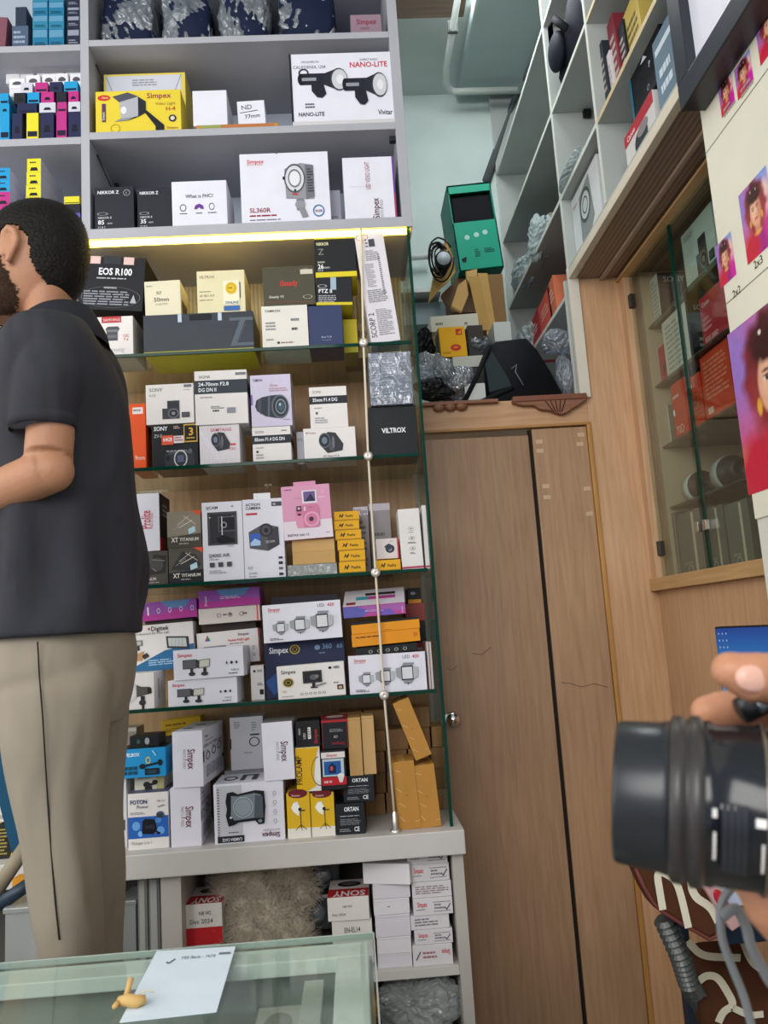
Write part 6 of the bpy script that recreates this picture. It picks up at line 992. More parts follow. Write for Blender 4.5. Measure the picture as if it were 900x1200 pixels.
CX('lens_box', 2, 793, 808, 447, 'orange red box at the far end of the third glass display shelf, with white marks', '#d8432a', fb_([T('70D', .1, .1, .15, '#f0c8b8', w=.6), ('x', .1, .7, .6, .8, 1, '#f0c8b8'), ('e', .1, .5, .08, .06, '#fff')], '#c63a24', []), D_=.12)
CX('lens_box', 2, 811, 827, 441, 'orange red box second in on the third glass display shelf', '#dc482c', fb_([('r', .1, .78, .4, .86, '#f0d8cc'), ('e', .5, .5, .15, .08, '#6a3a20'), ('x', .3, .2, .9, .7, 6, '#b03a24')], '#c63a24', []), D_=.12)
CX('lens_box', 2, 829, 862, 413, 'largest orange red box, nearest on the third glass display shelf', '#dd4a2e', fb_([('x', .1, .3, .9, .9, 9, '#e88a70'), ('r', .1, .1, .3, .2, '#f0c8b8')], '#cf4028', []), D_=.14)
CX('acrylic_box', 3, 768, 783, 548, 'small clear acrylic display cube with a pale label at the far end of the display', '#c9c4ba', fb_([('r', .05, .5, .8, .75, '#d8d4cc')], '#b5aea4', []), z=zs[2]-.085, D_=.08, mat=clear('acrylic', '#d8d8d4', .1, .25, solid='#b0aaa0')) if False else None
def shelf_lens(i, px, py, r, L_, lab, ring='#c9c8c0', z=None, X=1.07, seedcap=True):
    zz2 = (zs[i] if z is None else z); p = atX(px, py, X); root = empty('camera_lens', (p.x, p.y, zz2+r+.001), lab, 'lens')
    Tm = Matrix.Rotation(math.radians(90), 4, 'X')
    m = MB(); m.lathe([(-L_/2, 0), (-L_/2, r*.95), (-L_/2+.004, r), (0, r), (L_*.04, r*.8), (L_*.2, r*.72), (L_*.25, r*.62), (L_/2, r*.58), (L_/2, r*.5), (L_*.3, r*.4), (L_*.3, 0)], M('#222326', .4, 'plastic'), Tm, 28); m.build('barrel', root)
    m = MB(); m.lathe([(-L_*.44, r*1.0), (-L_*.44, r*1.03), (-L_*.05, r*1.03), (-L_*.05, r*1.0)], M(ring, .5, 'plastic'), Tm, 28); m.build('focus_ring', root); return root
shelf_lens(3, 790, 572, .045, .11, 'black lens with a pale ring, far one on the lowest glass display shelf'); shelf_lens(3, 822, 553, .046, .11, 'black lens with a pale ring, middle one on the lowest glass display shelf'); shelf_lens(3, 857, 530, .048, .10, 'black lens with a ridged grey collar, nearest on the lowest glass display shelf', '#a9aaa6')
sc_ = [(772, 800), (801, 829), (832, 856), (858, 886)]
for k, (a, b) in enumerate(sc_):
    r = CX('lens_case', 3, a, b, 607-6*k, f'grey pale-striped lens case on the display floor, {["furthest in", "second from the far end", "third from the far end", "nearest the poster"][k]}', '#6d6a62', {'l': [('r', .62, .03, .72, .97, '#c4bca8'), ('r', .15, .2, .5, .24, '#8a867c'), ('g', .4, .12, .1, .07, .2, '#b5b0a0')], 'f': [('r', 0, 0, 1, 1, '#5a5852')]}, z=1.4002, D_=.14, X=1.0)
CX('acrylic_box', 3, 769, 784, 484, 'small clear acrylic case with a pale label at the far end of the display', '#c9c4ba', {'l': [('r', .05, .45, .85, .7, '#d8d4cc'), ('l', .95, 0, .95, 1, .04, '#e0dcd4')]}, z=zs[2], D_=.08, X=1.03, mat=clear('acrylic', '#d8d8d4', .1, .25, solid='#b0aaa0'))
0 and clump('wrapped_lens', 812, 412+18, 1.10, (.05, .07, .035), WRAP, 'something in shiny plastic wrap behind the red boxes of the display', 'package', 44, z0=zs[1])

# ================================================================ poster panel and picture frame (right foreground)
XP = .80
S('wall_panel', MB().box(.803, .95, -1.0, 1.522, 0, 3.6, M('#d9d6cc', .6, 'paint'), 0))
bpy.data.objects['wall_panel'].name = 'wall_side'
zp0 = atX(883, 609, XP).z; zp1 = 2.62
PH = zp1-zp0; PD = 1.522-.35
mb = MB(); mb.box(XP-.001, XP+.0025, .35, 1.522, zp0, zp1, M('#e6e2cf', .35, 'paint'), 0)
fr_ = (Vector((XP-.001, 1.522, zp0)), Vector((0, -1, 0)), Vector((0, 0, 1)), Vector((-1, 0, 0)), PD, PH)
def uv(px, py): p = atX(px, py, XP); return ((1.522-p.y)/PD, (p.z-zp0)/PH)
POR = [('r', 0, 0, 1, 1, '#c8507e'), ('p', [(0, .3), (.3, .6), (.25, 1), (0, 1)], '#b56fb0'), ('p', [(.7, .5), (1, .4), (1, 1), (.75, 1)], '#6f86c0'), ('e', .2, .85, .14, .08, '#e8b0c0'), ('e', .85, .75, .1, .12, '#9ab0dc'),
       ('p', [(.2, .0), (.25, .3), (.45, .42), (.8, .40), (.95, .2), (1, 0)], '#c2183c'), ('p', [(.6, .0), (.7, .35), (.85, .38), (1, .25), (1, 0)], '#c81f8a'), ('p', [(0, .1), (.2, .2), (.3, 0), (0, 0)], '#e8c03c'),
       ('e', .5, .72, .27, .22, '#3c1c1c'), ('p', [(.24, .72), (.2, .35), (.34, .3), (.36, .6)], '#7a2420'), ('p', [(.76, .72), (.82, .4), (.7, .34), (.66, .6)], '#5a1c1e'), ('p', [(.42, .52), (.60, .52), (.62, .34), (.5, .28), (.4, .36)], '#d89a80'), ('e', .5, .62, .16, .165, '#e0a48c'), ('p', [(.32, .72), (.4, .82), (.62, .82), (.68, .72), (.6, .70), (.5, .78), (.42, .70)], '#3c1c1c'),
       ('e', .435, .64, .03, .012, '#2a1616'), ('e', .565, .64, .03, .012, '#2a1616'), ('l', .40, .668, .47, .672, .006, '#2a1616'), ('l', .53, .672, .60, .668, .006, '#2a1616'), ('l', .50, .62, .505, .585, .006, '#c08068'), ('e', .50, .545, .045, .014, '#b8283c'), ('e', .5, .44, .1, .02, '#d8a840')]
pr = []
def portrait(c0, c1):  # top-left and bottom-left corners in the frame, plus width in metres
    u0, v1 = uv(*c0); u1, v0 = uv(*c1); return D(POR, u0, v0, u1, v1)
def quad_por(tl, bl, wpx):
    (u0, v1), (_, v0) = uv(*tl), uv(*bl); u1 = u0+wpx/PD; return D(POR, u0, v0, u1, v1)
if 0: pr += quad_por((842, 103), (846, 140), .055)+quad_por((861, 83), (866, 118), .06)+quad_por((885, 28), (892, 78), .085)
if 0: pr += quad_por((839, 290), (846, 338), .068)+quad_por((866, 230), (876, 312), .105)+quad_por((853, 393), (880, 580), .30)
for (x, y, s, h) in ((860, 350, '2x2', .016), (885, 316, '2x3', .016)):
    u, v = uv(x, y); pr.append(T(s, u, v, h/PH, '#3a342c', b=.02))
for (x, y) in ((850, 140), (870, 118)): u, v = uv(x, y); pr.append(('x', u, v, u+.04, v+.02, 2, '#a09a88'))
for pa, pb in (((825, 184), (900, 84)), ((849, 359), (900, 310))):
    (a, b), (c, d) = uv(*pa), uv(*pb); pr.append(('l', a, b, 1, b, .0012, '#6a665a'))
paint(mb, fr_, pr)
po = mb.build('photo_size_poster'); tag(po, 'cream glossy poster of photo sizes with repeated pink and magenta portraits', 'poster')
import numpy as np
PM = bpy.data.materials.new('printed_portrait'); nt, N, L, P = nodes(PM); at_ = N.new('ShaderNodeVertexColor'); at_.layer_name = 'ink'; nz_ = N.new('ShaderNodeTexNoise'); nz_.inputs['Scale'].default_value = 60; tc = N.new('ShaderNodeTexCoord'); L.new(tc.outputs['Object'], nz_.inputs['Vector'])
hs = N.new('ShaderNodeHueSaturation'); mr = N.new('ShaderNodeMapRange'); mr.inputs[3].default_value = .85; mr.inputs[4].default_value = 1.15; L.new(nz_.outputs['Fac'], mr.inputs[0]); L.new(mr.outputs[0], hs.inputs['Value']); L.new(at_.outputs[0], hs.inputs['Color']); L.new(hs.outputs[0], P.inputs['Base Color']); P.inputs['Roughness'].default_value = .3
def ink(u, v):
    c = np.array(lin('#d6587f')[:3]); 
    def over(c, h, a): return c*(1-a)+np.array(lin(h)[:3])*a
    def el(cx, cy, rx, ry, soft=.25, wob=0):
        a = math.atan2((v-cy)/ry, (u-cx)/rx); d = math.hypot((u-cx)/rx, (v-cy)/ry)*(1+wob*math.sin(7*a)+wob*.7*math.sin(13*a+1)); return max(0, min(1, (1+soft/2-d)/soft))
    c = over(c, '#9d78c8', el(.05, .8, .35, .35, 1.2)); c = over(c, '#7f9ade', el(.95, .95, .4, .35, 1.2)); c = over(c, '#f0c04a', .6*el(.05, .12, .12, .12, 1.3)); c = over(c, '#f2a0b8', el(.9, .5, .3, .3, 1.2)); c = over(c, '#f6e2c0', .7*el(.85, .75, .12, .1, 1.2))
    c = over(c, '#c9203e', el(.5, -.02, .62, .42, .3, .05)); c = over(c, '#d020a0', el(.85, .05, .35, .36, .5, .08)); c = over(c, '#7a1f66', .6*el(.62, .05, .12, .3, .9))
    c = over(c, '#8a2a30', el(.5, .66, .36, .33, .25, .06)); c = over(c, '#4a1a20', el(.48, .74, .27, .24, .35, .06)); c = over(c, '#a03a3c', .7*el(.70, .55, .10, .26, .7)); c = over(c, '#a03a3c', .6*el(.26, .52, .08, .24, .7))
    c = over(c, '#d08a6a', el(.5, .38, .09, .12, .4)); c = over(c, '#e2a184', el(.49, .58, .185, .20, .16)); c = over(c, '#f2c0a0', .7*el(.44, .60, .10, .14, .9)); c = over(c, '#c47a62', .6*el(.62, .56, .06, .16, .8))
    c = over(c, '#3a1618', el(.5, .79, .21, .09, .35, .05)); 
    for s_ in (-1, 1):
        c = over(c, '#4a2420', .85*el(.49+s_*.075, .655, .048, .010, .9)); c = over(c, '#f0dccc', .8*el(.49+s_*.075, .61, .040, .018, .5)); c = over(c, '#24100e', el(.49+s_*.073, .611, .017, .017, .5)); c = over(c, '#3a1a18', .8*el(.49+s_*.075, .628, .045, .006, .8)); c = over(c, '#e8b040', .9*el(.49+s_*.20, .47, .03, .05, .5))
    c = over(c, '#b46a56', .7*el(.50, .535, .028, .014, 1)); c = over(c, '#f6cdb0', .7*el(.485, .56, .013, .05, 1)); c = over(c, '#c02840', el(.49, .482, .055, .017, .5)); c = over(c, '#e87080', .7*el(.49, .476, .03, .006, .7)); c = over(c, '#e8b040', .8*el(.5, .29, .12, .03, .6)); c = over(c, '#f4e8d8', .9*el(.40, .88, .018, .014, .6)); c = over(c, '#f4e8d8', .9*el(.58, .86, .018, .014, .6))
    return c
def soft_portrait(tl, bl, wm, nx):
    (u0, v1), (_, v0) = uv(*tl), uv(*bl); u1 = u0+wm/PD; ny = int(nx*1.35); vs = []; cs = []; m = MB()
    for j in range(ny+1):
        for i in range(nx+1):
            a, b = i/nx, j/ny; vs.append(fr_[0]+fr_[1]*((u0+(u1-u0)*a)*PD)+fr_[2]*((v0+(v1-v0)*b)*PH)+fr_[3]*.0006); cs.append(ink(a, b))
    m.add(vs, [(j*(nx+1)+i, j*(nx+1)+i+1, (j+1)*(nx+1)+i+1, (j+1)*(nx+1)+i) for j in range(ny) for i in range(nx)], PM); o = m.build('portrait_print', po)
    at = o.data.color_attributes.new('ink', 'FLOAT_COLOR', 'POINT'); at.data.foreach_set('color', [q for c in cs for q in (*c, 1.0)])
for a_ in (((842, 103), (846, 140), .055, 26), ((861, 83), (866, 118), .06, 26), ((885, 28), (892, 78), .085, 34), ((839, 290), (846, 338), .068, 34), ((866, 230), (876, 312), .105, 50), ((853, 393), (880, 580), .30, 120)): soft_portrait(*a_)
# framed white print above it
root = empty('picture_frame', (.76, 1.2, 2.4), 'large black-framed white print overhanging the top of the poster', 'picture frame')
zf = 2.335; yf = 1.50
def fpart(n, m, lab=None):
    o = m.build(n, root); o.location = (-.76, -1.2, -2.4)
    if lab: o['label'] = lab
FM = M('#1f232c', .35, 'plastic'); m = MB(); wd = .055
m.box(.745, .798, .5, yf, zf, zf+wd, FM, .003); m.box(.745, .798, yf-wd, yf, zf+wd, 3.1, FM, .003); m.box(.745, .798, .5, yf, 3.1, 3.1+wd, FM, .003); m.box(.745, .798, .5-wd, .5, zf, 3.1+wd, FM, .003)
fpart('frame', m, 'thick black wooden frame'); m = MB(); m.box(.765, .797, .5, yf-wd, zf+wd, 3.1, M('#e9e8f2', .2, 'paint'), 0); fpart('print', m, 'plain white print')

# ================================================================ desk, monitor, chair in the corner
dz = atY(845, 1036, 1.62).z
root = empty('desk', (.86, 1.70, 0), 'dark blue fronted desk with a white top in the right corner behind the held camera', 'desk')
m = MB(); m.box(-.205, .085, -.13, .16, dz-.025, dz, M('#b9c4da', .35, 'paint'), .002); m.build('desk_top', root)
m = MB(); m.box(-.195, .085, -.125, .155, .68, dz-.0255, M('#1b2636', .6, 'cloth'), .004); m.build('desk_front', root)
for a_, b_ in ((-.18, .145), (.075, .145)): MB().box(a_-.012, a_+.012, b_-.012, b_+.012, 0, .6795, M('#1b2636', .4, 'paint'), .002).build('leg', root)
mz = dz+.001; pm = atY(868, 780, 1.62)
root = empty('monitor', (Xat(841, 1.79, 1.3), 1.79, mz), 'computer monitor with a blue desktop screen, partly hidden by the raised fingers', 'monitor', rz=math.radians(-76))
sh = .20; sw_ = .34; zt_ = atY(840, 738, 1.66).z-mz
m = MB(); m.box(-.004, .264, -.012, .012, zt_-sh-.01, zt_+.004, M('#14151a', .4, 'plastic'), .004); m.build('screen_housing', root)
m = MB(); SCR = bpy.data.materials.new('blue_screen'); nt, N, L, P = nodes(SCR); tc = N.new('ShaderNodeTexCoord'); sp = N.new('ShaderNodeSeparateXYZ'); L.new(tc.outputs['Generated'], sp.inputs[0]); rp = N.new('ShaderNodeValToRGB'); rp.color_ramp.elements[0].color = lin('#2f9ad8'); rp.color_ramp.elements[1].color = lin('#10327e'); L.new(sp.outputs['Z'], rp.inputs[0]); L.new(rp.outputs[0], P.inputs['Emission Color']); P.inputs['Emission Strength'].default_value = .75; P.inputs['Base Color'].default_value = (.01, .02, .05, 1)
m.add([(0, -.0126, zt_-sh), (.26, -.0126, zt_-sh), (.26, -.0126, zt_), (0, -.0126, zt_)], [(0, 1, 2, 3)], SCR)
for i in range(3):
    for j in range(3): m.add([(.008+.012*j, -.0129, zt_-.010-.015*i), (.011+.012*j, -.0129, zt_-.010-.015*i), (.011+.012*j, -.0129, zt_-.014-.015*i), (.008+.012*j, -.0129, zt_-.014-.015*i)], [(0, 3, 2, 1)], M('#b9c6d8'))
m.build('screen', root); m = MB(); m.box(.115, .145, -.005, .015, .008, zt_-sh-.008, M('#14151a', .4, 'plastic'), .003); m.box(.065, .195, -.05, .05, 0, .008, M('#14151a', .4, 'plastic'), .003); m.build('stand', root)

BRN = M('#4b2c1c', .8, 'cloth'); CRM = M('#cfc9b4', .8, 'cloth')
def ribbon(mb, fr, pts, w_, mat):
    O, U, V, Nn, W, H = fr
    P = [Vector(p) for p in pts]
    # round the corners
    Q = [P[0]]
    for i in range(1, len(P)-1):
        a = P[i]+(P[i-1]-P[i])*min(.4, .035/(P[i-1]-P[i]).length); b = P[i]+(P[i+1]-P[i])*min(.4, .035/(P[i+1]-P[i]).length)
        for t in range(5): s = t/4; Q.append(a.lerp(P[i], s).lerp(P[i].lerp(b, s), s))
    Q.append(P[-1]); vs = []; 
    for i, q in enumerate(Q):
        t = (Q[min(i+1, len(Q)-1)]-Q[max(i-1, 0)]).normalized(); n = Vector((-t.y, t.x))*w_/2
        for s in (1, -1): r = q+n*s; vs.append(O+U*r.x+V*r.y+Nn*.0012)
    mb.add(vs, [(2*i, 2*i+1, 2*i+3, 2*i+2) for i in range(len(Q)-1)], mat)
root = empty('office_chair', (.70, 1.62, 0), 'office chair with brown cover patterned in cream bent lines, in the right corner', 'chair'); oc_ = Vector((.70, 1.62, 0))
def cpart(n, m, lab=None):
    m.v = [tuple(Vector(v)-oc_) for v in m.v]; o = m.build(n, root)
    if lab: o['label'] = lab
    return o
def extr(mb, q, n, th, mat):
    """cushion: outline q swollen along n with rounded rim"""
    c = sum(q, Vector())/len(q); N_ = len(q); lay = []
    for f, k in ((0, .95), (.12, .985), (.5, 1.0), (.88, .985), (1, .95)): lay.append([c+(p-c)*k+n*th*f for p in q])
    vs = [p for l in lay for p in l]; fs = [tuple(range(N_)), tuple(range(5*N_-1, 4*N_-1, -1))]+[(j*N_+i, (j+1)*N_+i, (j+1)*N_+(i+1) % N_, j*N_+(i+1) % N_) for j in range(4) for i in range(N_)]
    mb.add(vs, fs, mat, False)
def strip(mb, pts, wpx, loc_, mat, off):
    P = [Vector(p) for p in pts]; Q = [P[0]]
    for i in range(1, len(P)-1):
        a = P[i]+(P[i-1]-P[i])*min(.45, 14/(P[i-1]-P[i]).length); b = P[i]+(P[i+1]-P[i])*min(.45, 14/(P[i+1]-P[i]).length)
        for t in range(6): s_ = t/5; Q.append(a.lerp(P[i], s_).lerp(P[i].lerp(b, s_), s_))
    Q.append(P[-1]); vs = []
    for i, q in enumerate(Q):
        t = (Q[min(i+1, len(Q)-1)]-Q[max(i-1, 0)]).normalized(); n = Vector((-t.y, t.x))*wpx/2
        for s_ in (1, -1): vs.append(loc_(q.x+n.x*s_, q.y+n.y*s_)+off)
    mb.add(vs, [(2*i, 2*i+1, 2*i+3, 2*i+2) for i in range(len(Q)-1)], mat)
# backrest cushion: a tilted plane in the place (its far end is further left)
pn = Vector((.18, -1, .10)).normalized(); p0_ = atY(800, 1060, 1.50)
def onb(px, py): d = ray(px, py); return CAM+d*((p0_-CAM).dot(pn)/d.dot(pn))
ol_ = [(741, 880), (739, 940), (741, 995), (746, 1018), (756, 1040), (766, 1057), (776, 1068), (800, 1083), (820, 1094), (832, 1101), (840, 1098), (846, 1082), (847, 1060), (843, 1030), (838, 985), (833, 930), (828, 885), (815, 868), (760, 862)]
mb = MB(); extr(mb, [onb(*p) for p in ol_], -pn, .035, BRN)
mb.add([onb(*p)+pn*.0022 for p in ((742, 1003), (759, 1004), (759.5, 1019))], [(0, 1, 2)], CRM)
strip(mb, [(776, 1066), (768, 1018), (791, 1030), (798, 1052), (806, 1087)], 8.5, onb, CRM, pn*.0024); strip(mb, [(806, 1010), (811, 1050), (832, 1062), (841, 1080)], 9.5, onb, CRM, pn*.0024); strip(mb, [(750, 960), (748, 900), (775, 905), (800, 960)], 9, onb, CRM, pn*.0024)
cpart('backrest', mb)
mb = MB(); mb.tube([onb(*p)+pn*.001-pn*.004 for p in ol_[3:12]], .0035, M('#6a3a34', .6, 'cloth'), 8); cpart('piping', mb, 'dark red frayed piping')
mb = MB(); bar = [(onb(788, 1080)-pn*.03), atY(797, 1120, 1.54), atY(808, 1155, 1.56), atY(826, 1182, 1.60), atY(852, 1203, 1.66)]
pp = []; rr_ = []
for i in range(len(bar)-1):
    for t in range(12): pp.append(bar[i].lerp(bar[i+1], t/12)); rr_.append(.0200 if t % 2 else .0130)
mb.tube(pp, rr_, M('#303332', .3, 'plastic'), 18); mb.sm = [False]*len(mb.sm); cpart('back_bellows', mb, 'black ribbed bellows over the back support')
ZS = .60
def ons(px, py): return atZ(px, py, ZS)
so = [(801, 1106), (820, 1101), (850, 1099), (880, 1096), (893, 1120), (905, 1155), (918, 1210), (925, 1250), (900, 1262), (862, 1262), (836, 1235), (822, 1190), (808, 1145)]
mb = MB(); sq = [ons(*p) for p in so]; sq = [Vector((min(p.x, .935), p.y, p.z)) for p in sq]; extr(mb, sq, Vector((0, 0, -1)), .07, BRN); upz = Vector((0, 0, .0022))
strip(mb, [(806, 1104), (822, 1122), (868, 1124)], 9, ons, CRM, upz); strip(mb, [(818, 1152), (828, 1144), (842, 1146), (862, 1180), (848, 1186), (842, 1200)], 9, ons, CRM, upz); strip(mb, [(858, 1182), (878, 1192), (895, 1190)], 8, ons, CRM, upz); strip(mb, [(870, 1104), (880, 1130), (895, 1140)], 7, ons, CRM, upz)
cpart('seat', mb); sc = sum(sq, Vector())/len(sq)
mb = MB(); mb.tube([(sc.x, sc.y, ZS-.072), (sc.x, sc.y, .12)], .022, M('#2a2b2e', .3, 'metal', .8), 16); cpart('gas_lift', mb)
mb = MB(); sc.x = min(sc.x, .75)
for k in range(5):
    a = k*2*math.pi/5+.3; mb.tube([(sc.x, sc.y, .12), (sc.x+.15*math.cos(a), sc.y+.15*math.sin(a), .07)], [.02, .013], M('#1d1e20', .4, 'plastic'), 10); mb.ell((sc.x+.15*math.cos(a), sc.y+.15*math.sin(a), .03), (.028, .028, .028), M('#1d1e20', .4, 'plastic'))
cpart('base', mb)
# ================================================================ glass counter in front
ZG = .85; YF = 1.297
root = empty('glass_counter', (-.5, 1.0, 0), 'glass-topped display counter with a white frame across the lower left', 'display counter')
def kpart(n, m, lab=None):
    o = m.build(n, root); o.location = (.5, -1.0, 0)
    if lab: o['label'] = lab
    return o
WF = M('#e6e9e4', .4, 'paint')
kpart('glass_top', MB().box(-1.25, .003, .55, YF, ZG-.008, ZG, clear('counter_glass', '#f0f5f2', .05), 0))
KE = M('#a9b2ac', .2, 'plastic')
kpart('polished_edge', MB().box(-1.25, .003, YF, YF+.002, ZG-.0085, ZG+.0005, KE, 0).box(.003, .005, .55, YF, ZG-.0085, ZG+.0005, KE, 0), 'greenish polished glass edge')
kpart('frame', MB().box(-1.25, -.005, YF-.058, YF-.006, ZG-.03, ZG-.009, WF, .002).box(-.052, -.006, .55, YF-.058, ZG-.03, ZG-.009, WF, .002).box(-.098, -.070, .55, YF-.075, ZG-.05, ZG-.03, M('#b9bab2', .4, 'paint'), .002), 'white metal frame')
CB = M('#9ba09a', .6, 'paint')
kpart('cabinet_body', MB().box(-1.25, .0, YF-.02, YF-.006, 0, ZG-.03, CB, .001).box(-1.25, 0, .55, .57, 0, ZG-.03, GLASS, 0).box(-1.25, 0, .57, YF-.02, .50, .51, M('#8f948e', .5, 'paint'), 0).box(-1.25, -1.24, .57, YF-.02, .51, ZG-.03, CB, 0))
kpart('glass_side', MB().box(-.004, .0, .57, YF-.02, .51, ZG-.03, GLASS, 0))
kpart('shelf_liner', MB().box(-1.23, -.01, .57, YF-.03, .5105, .515, M('#76736a', .8, 'cloth'), 0))
for k, (x0, x1, yf, d, h, lab) in enumerate(((-.245, -.165, 1.07, .09, .28, 'pale printed carton inside the glass counter under the paper sheet'), (-.155, -.095, 1.06, .10, .30, 'pale carton with wavy print inside the glass counter by the right frame'), (-.36, -.26, 1.09, .08, .20, 'grey carton inside the glass counter below the paper sheet'))):
    m = MB(); m.box(-(x1-x0)/2, (x1-x0)/2, 0, d, 0, h, M('#b5b2aa' if k < 2 else '#8a8a84', .5, 'card'), .002)
    paint(m, frame_of('t', x1-x0, h, d), [('x', .1, .2, .9, .6, 3, '#77756e')] if k != 1 else [('e', .5, .5, .3, .3, '#8a887e')]); paint(m, frame_of('f', x1-x0, h, d), [('x', .1, .6, .9, .9, 4, '#6a6a66'), ('r', .15, .1, .85, .5, '#8d8a82')])
    tag(m.build('carton', None, ((x0+x1)/2, yf, .5155)), lab, 'box')
for k, (x, y, r, lab) in enumerate(((-.52, 1.05, .045, 'dark lens lying inside the glass counter at its left'), (-.43, 1.10, .035, 'smaller dark lens inside the glass counter beside the larger one'))):
    m = MB(); m.lathe([(0, 0), (0, r), (.05, r), (.052, r*1.08), (.10, r*1.08), (.11, r*.9), (.11, r*.8), (.10, 0)], M('#26282a', .4, 'plastic'), Matrix.Identity(4), 28); tag(m.build('camera_lens', None, (x, y, .5155)), lab, 'lens')
# paper lying on the glass (its square code is left out)
pc = [atZ(183.6, 1114.5, ZG+.0015), atZ(276, 1109, ZG+.0015), atZ(253.6, 1185.6, ZG+.0015), atZ(140, 1198, ZG+.0015)]
cc = sum(pc, Vector())/4; m = MB(); vs = [p-cc for p in pc]
m.add([v for v in vs]+[v-Vector((0, 0, .0008)) for v in vs], [(3, 2, 1, 0), (4, 5, 6, 7)]+[(i, (i+1) % 4, (i+1) % 4+4, i+4) for i in range(4)], M('#d3e0ea', .5, 'card'))
u_ = (vs[1]-vs[0]); v_ = (vs[0]-vs[3]); frp = (vs[3], u_.normalized(), v_.normalized(), Vector((0, 0, 1)), u_.length, v_.length)
paint(m, frp, [('l', .20, .80, .23, .77, .012, '#55606a'), ('l', .23, .77, .29, .84, .012, '#55606a'), T('YES Bank - 7573', .36, .83, .045, '#55606a', w=.42), ('r', .82, .87, .96, .90, '#6a747e')])
tag(m.build('paper_sheet', None, cc), 'pale blue-white paper sheet lying askew on the glass counter', 'paper')
c = atZ(150, 1178, ZG+.004); m = MB(); KM = M('#c9a468', .6, 'card')
m.tube([(-.012, .004, .004), (0, .0, .006), (.012, -.002, .004), (.022, .002, .005)], [.006, .008, .008, .005], KM, 8); m.tube([(-.004, .004, .006), (-.002, .010, .016), (.0, .016, .026)], [.004, .0035, .004], KM, 8); m.tube([(-.012, .0, .004), (-.014, -.012, .004)], [.004, .003], KM, 8); m.tube([(.006, .004, .008), (.02, .014, .010), (.03, .012, .008)], .0009, M('#d8cfae'), 5)
tag(m.build('twisted_tape', None, c), 'small twisted scrap of tan paper tape on the counter beside the sheet', 'tape scrap')

# ================================================================ person behind the counter
SKIN = M('#a8785b', .5, 'skin'); HAIR = M('#1b1916', .45, 'fur')
def px3(px, py, Y): z = Zat(py, Xat(px, Y, 1.6), Y); z = Zat(py, Xat(px, Y, z), Y); return Vector((Xat(px, Y, z), Y, z))
def cat(a, b, c, d, t): return .5*((2*b)+(-a+c)*t+(2*a-5*b+4*c-d)*t*t+(-a+3*b-3*c+d)*t*t*t)
def loft(mb, rings, m, n=40, sub=4, pw=2.2, wr=None, caps=True):
    """rings: (centre Vector, rx, ry) stacked along a path, horizontal cross-sections"""
    R = [(Vector(c), a, b) for c, a, b in rings]; out = []
    for i in range(len(R)-1):
        q = [R[max(i-1, 0)], R[i], R[i+1], R[min(i+2, len(R)-1)]]
        for s in range(sub):
            t = s/sub; out.append((Vector([cat(*[k[0][j] for k in q], t) for j in range(3)]), cat(*[k[1] for k in q], t), cat(*[k[2] for k in q], t)))
    out.append(R[-1]); vs = []; fs = []
    for i, (c, a, b) in enumerate(out):
        for k in range(n):
            th = 2*math.pi*k/n; ct, st = math.cos(th), math.sin(th); d = (abs(ct)**pw+abs(st)**pw)**(-1/pw)
            w_ = wr(th, c.z) if wr else 0
            vs.append(c+Vector(((a+w_)*d*ct, (b+w_)*d*st, 0)))
    N_ = len(out)
    for i in range(N_-1):
        for k in range(n): fs.append((i*n+k, i*n+(k+1) % n, (i+1)*n+(k+1) % n, (i+1)*n+k))
    if caps: fs.append(tuple(range(n))); fs.append(tuple((N_-1)*n+k for k in range(n))[::-1])
    mb.add(vs, fs, m, True)
def ringpx(py, xl, xr, ry, Y=1.55, dl=0):
    a = px3(xl, py, Y); b = px3(xr, py, Y); return ((a+b)/2, (b.x-a.x)/2-dl, ry-dl)
def remesh(o, vox, smooth=3):
    r = o.modifiers.new('merge', 'REMESH'); r.mode = 'VOXEL'; r.voxel_size = vox; r.use_smooth_shade = True
    if smooth: s = o.modifiers.new('soft', 'SMOOTH'); s.factor = .5; s.iterations = smooth
    return o
man = None
YM_ = 1.55
body = MB()
head = [(246, 36, 64, .028), (249, 22, 78, .045), (256, 8, 89, .061), (268, -4, 96, .072), (285, -11, 100, .077), (303, -14, 100, .078), (320, -15, 97, .075), (335, -15, 92, .070), (348, -14, 84, .062), (360, -13, 70, .054), (370, -11, 48, .044), (377, -8, 30, .030)]
loft(body, [ringpx(*h) for h in head][::-1], SKIN, 48, 4, 2.1)
loft(body, [ringpx(p, a, b, r) for p, a, b, r in ((430, 20, 115, .075), (402, 26, 110, .070), (386, 32, 96, .062), (367, 34, 84, .057), (345, 36, 84, .055), (325, 40, 84, .05))], SKIN, 40, 4)
# face: nose, brow, lips, eyes (towards the left, partly beyond the frame)
fx = lambda px, py, dy=0: px3(px, py, YM_)+Vector((0, dy, 0))
body.tube([fx(-10, 303), fx(-18, 318), fx(-24, 330), fx(-14, 336)], [.008, .010, .015, .012], SKIN, 12)
body.tube([fx(-12, 296, -.045), fx(-15, 293, -.02), fx(-15, 293, .02), fx(-12, 296, .045)], .009, SKIN, 10)
body.tube([fx(-13, 347, -.022), fx(-17, 346, 0), fx(-13, 347, .022)], .008, SKIN, 10); body.tube([fx(-12, 353, -.020), fx(-16, 353, 0), fx(-12, 353, .020)], .008, SKIN, 10)
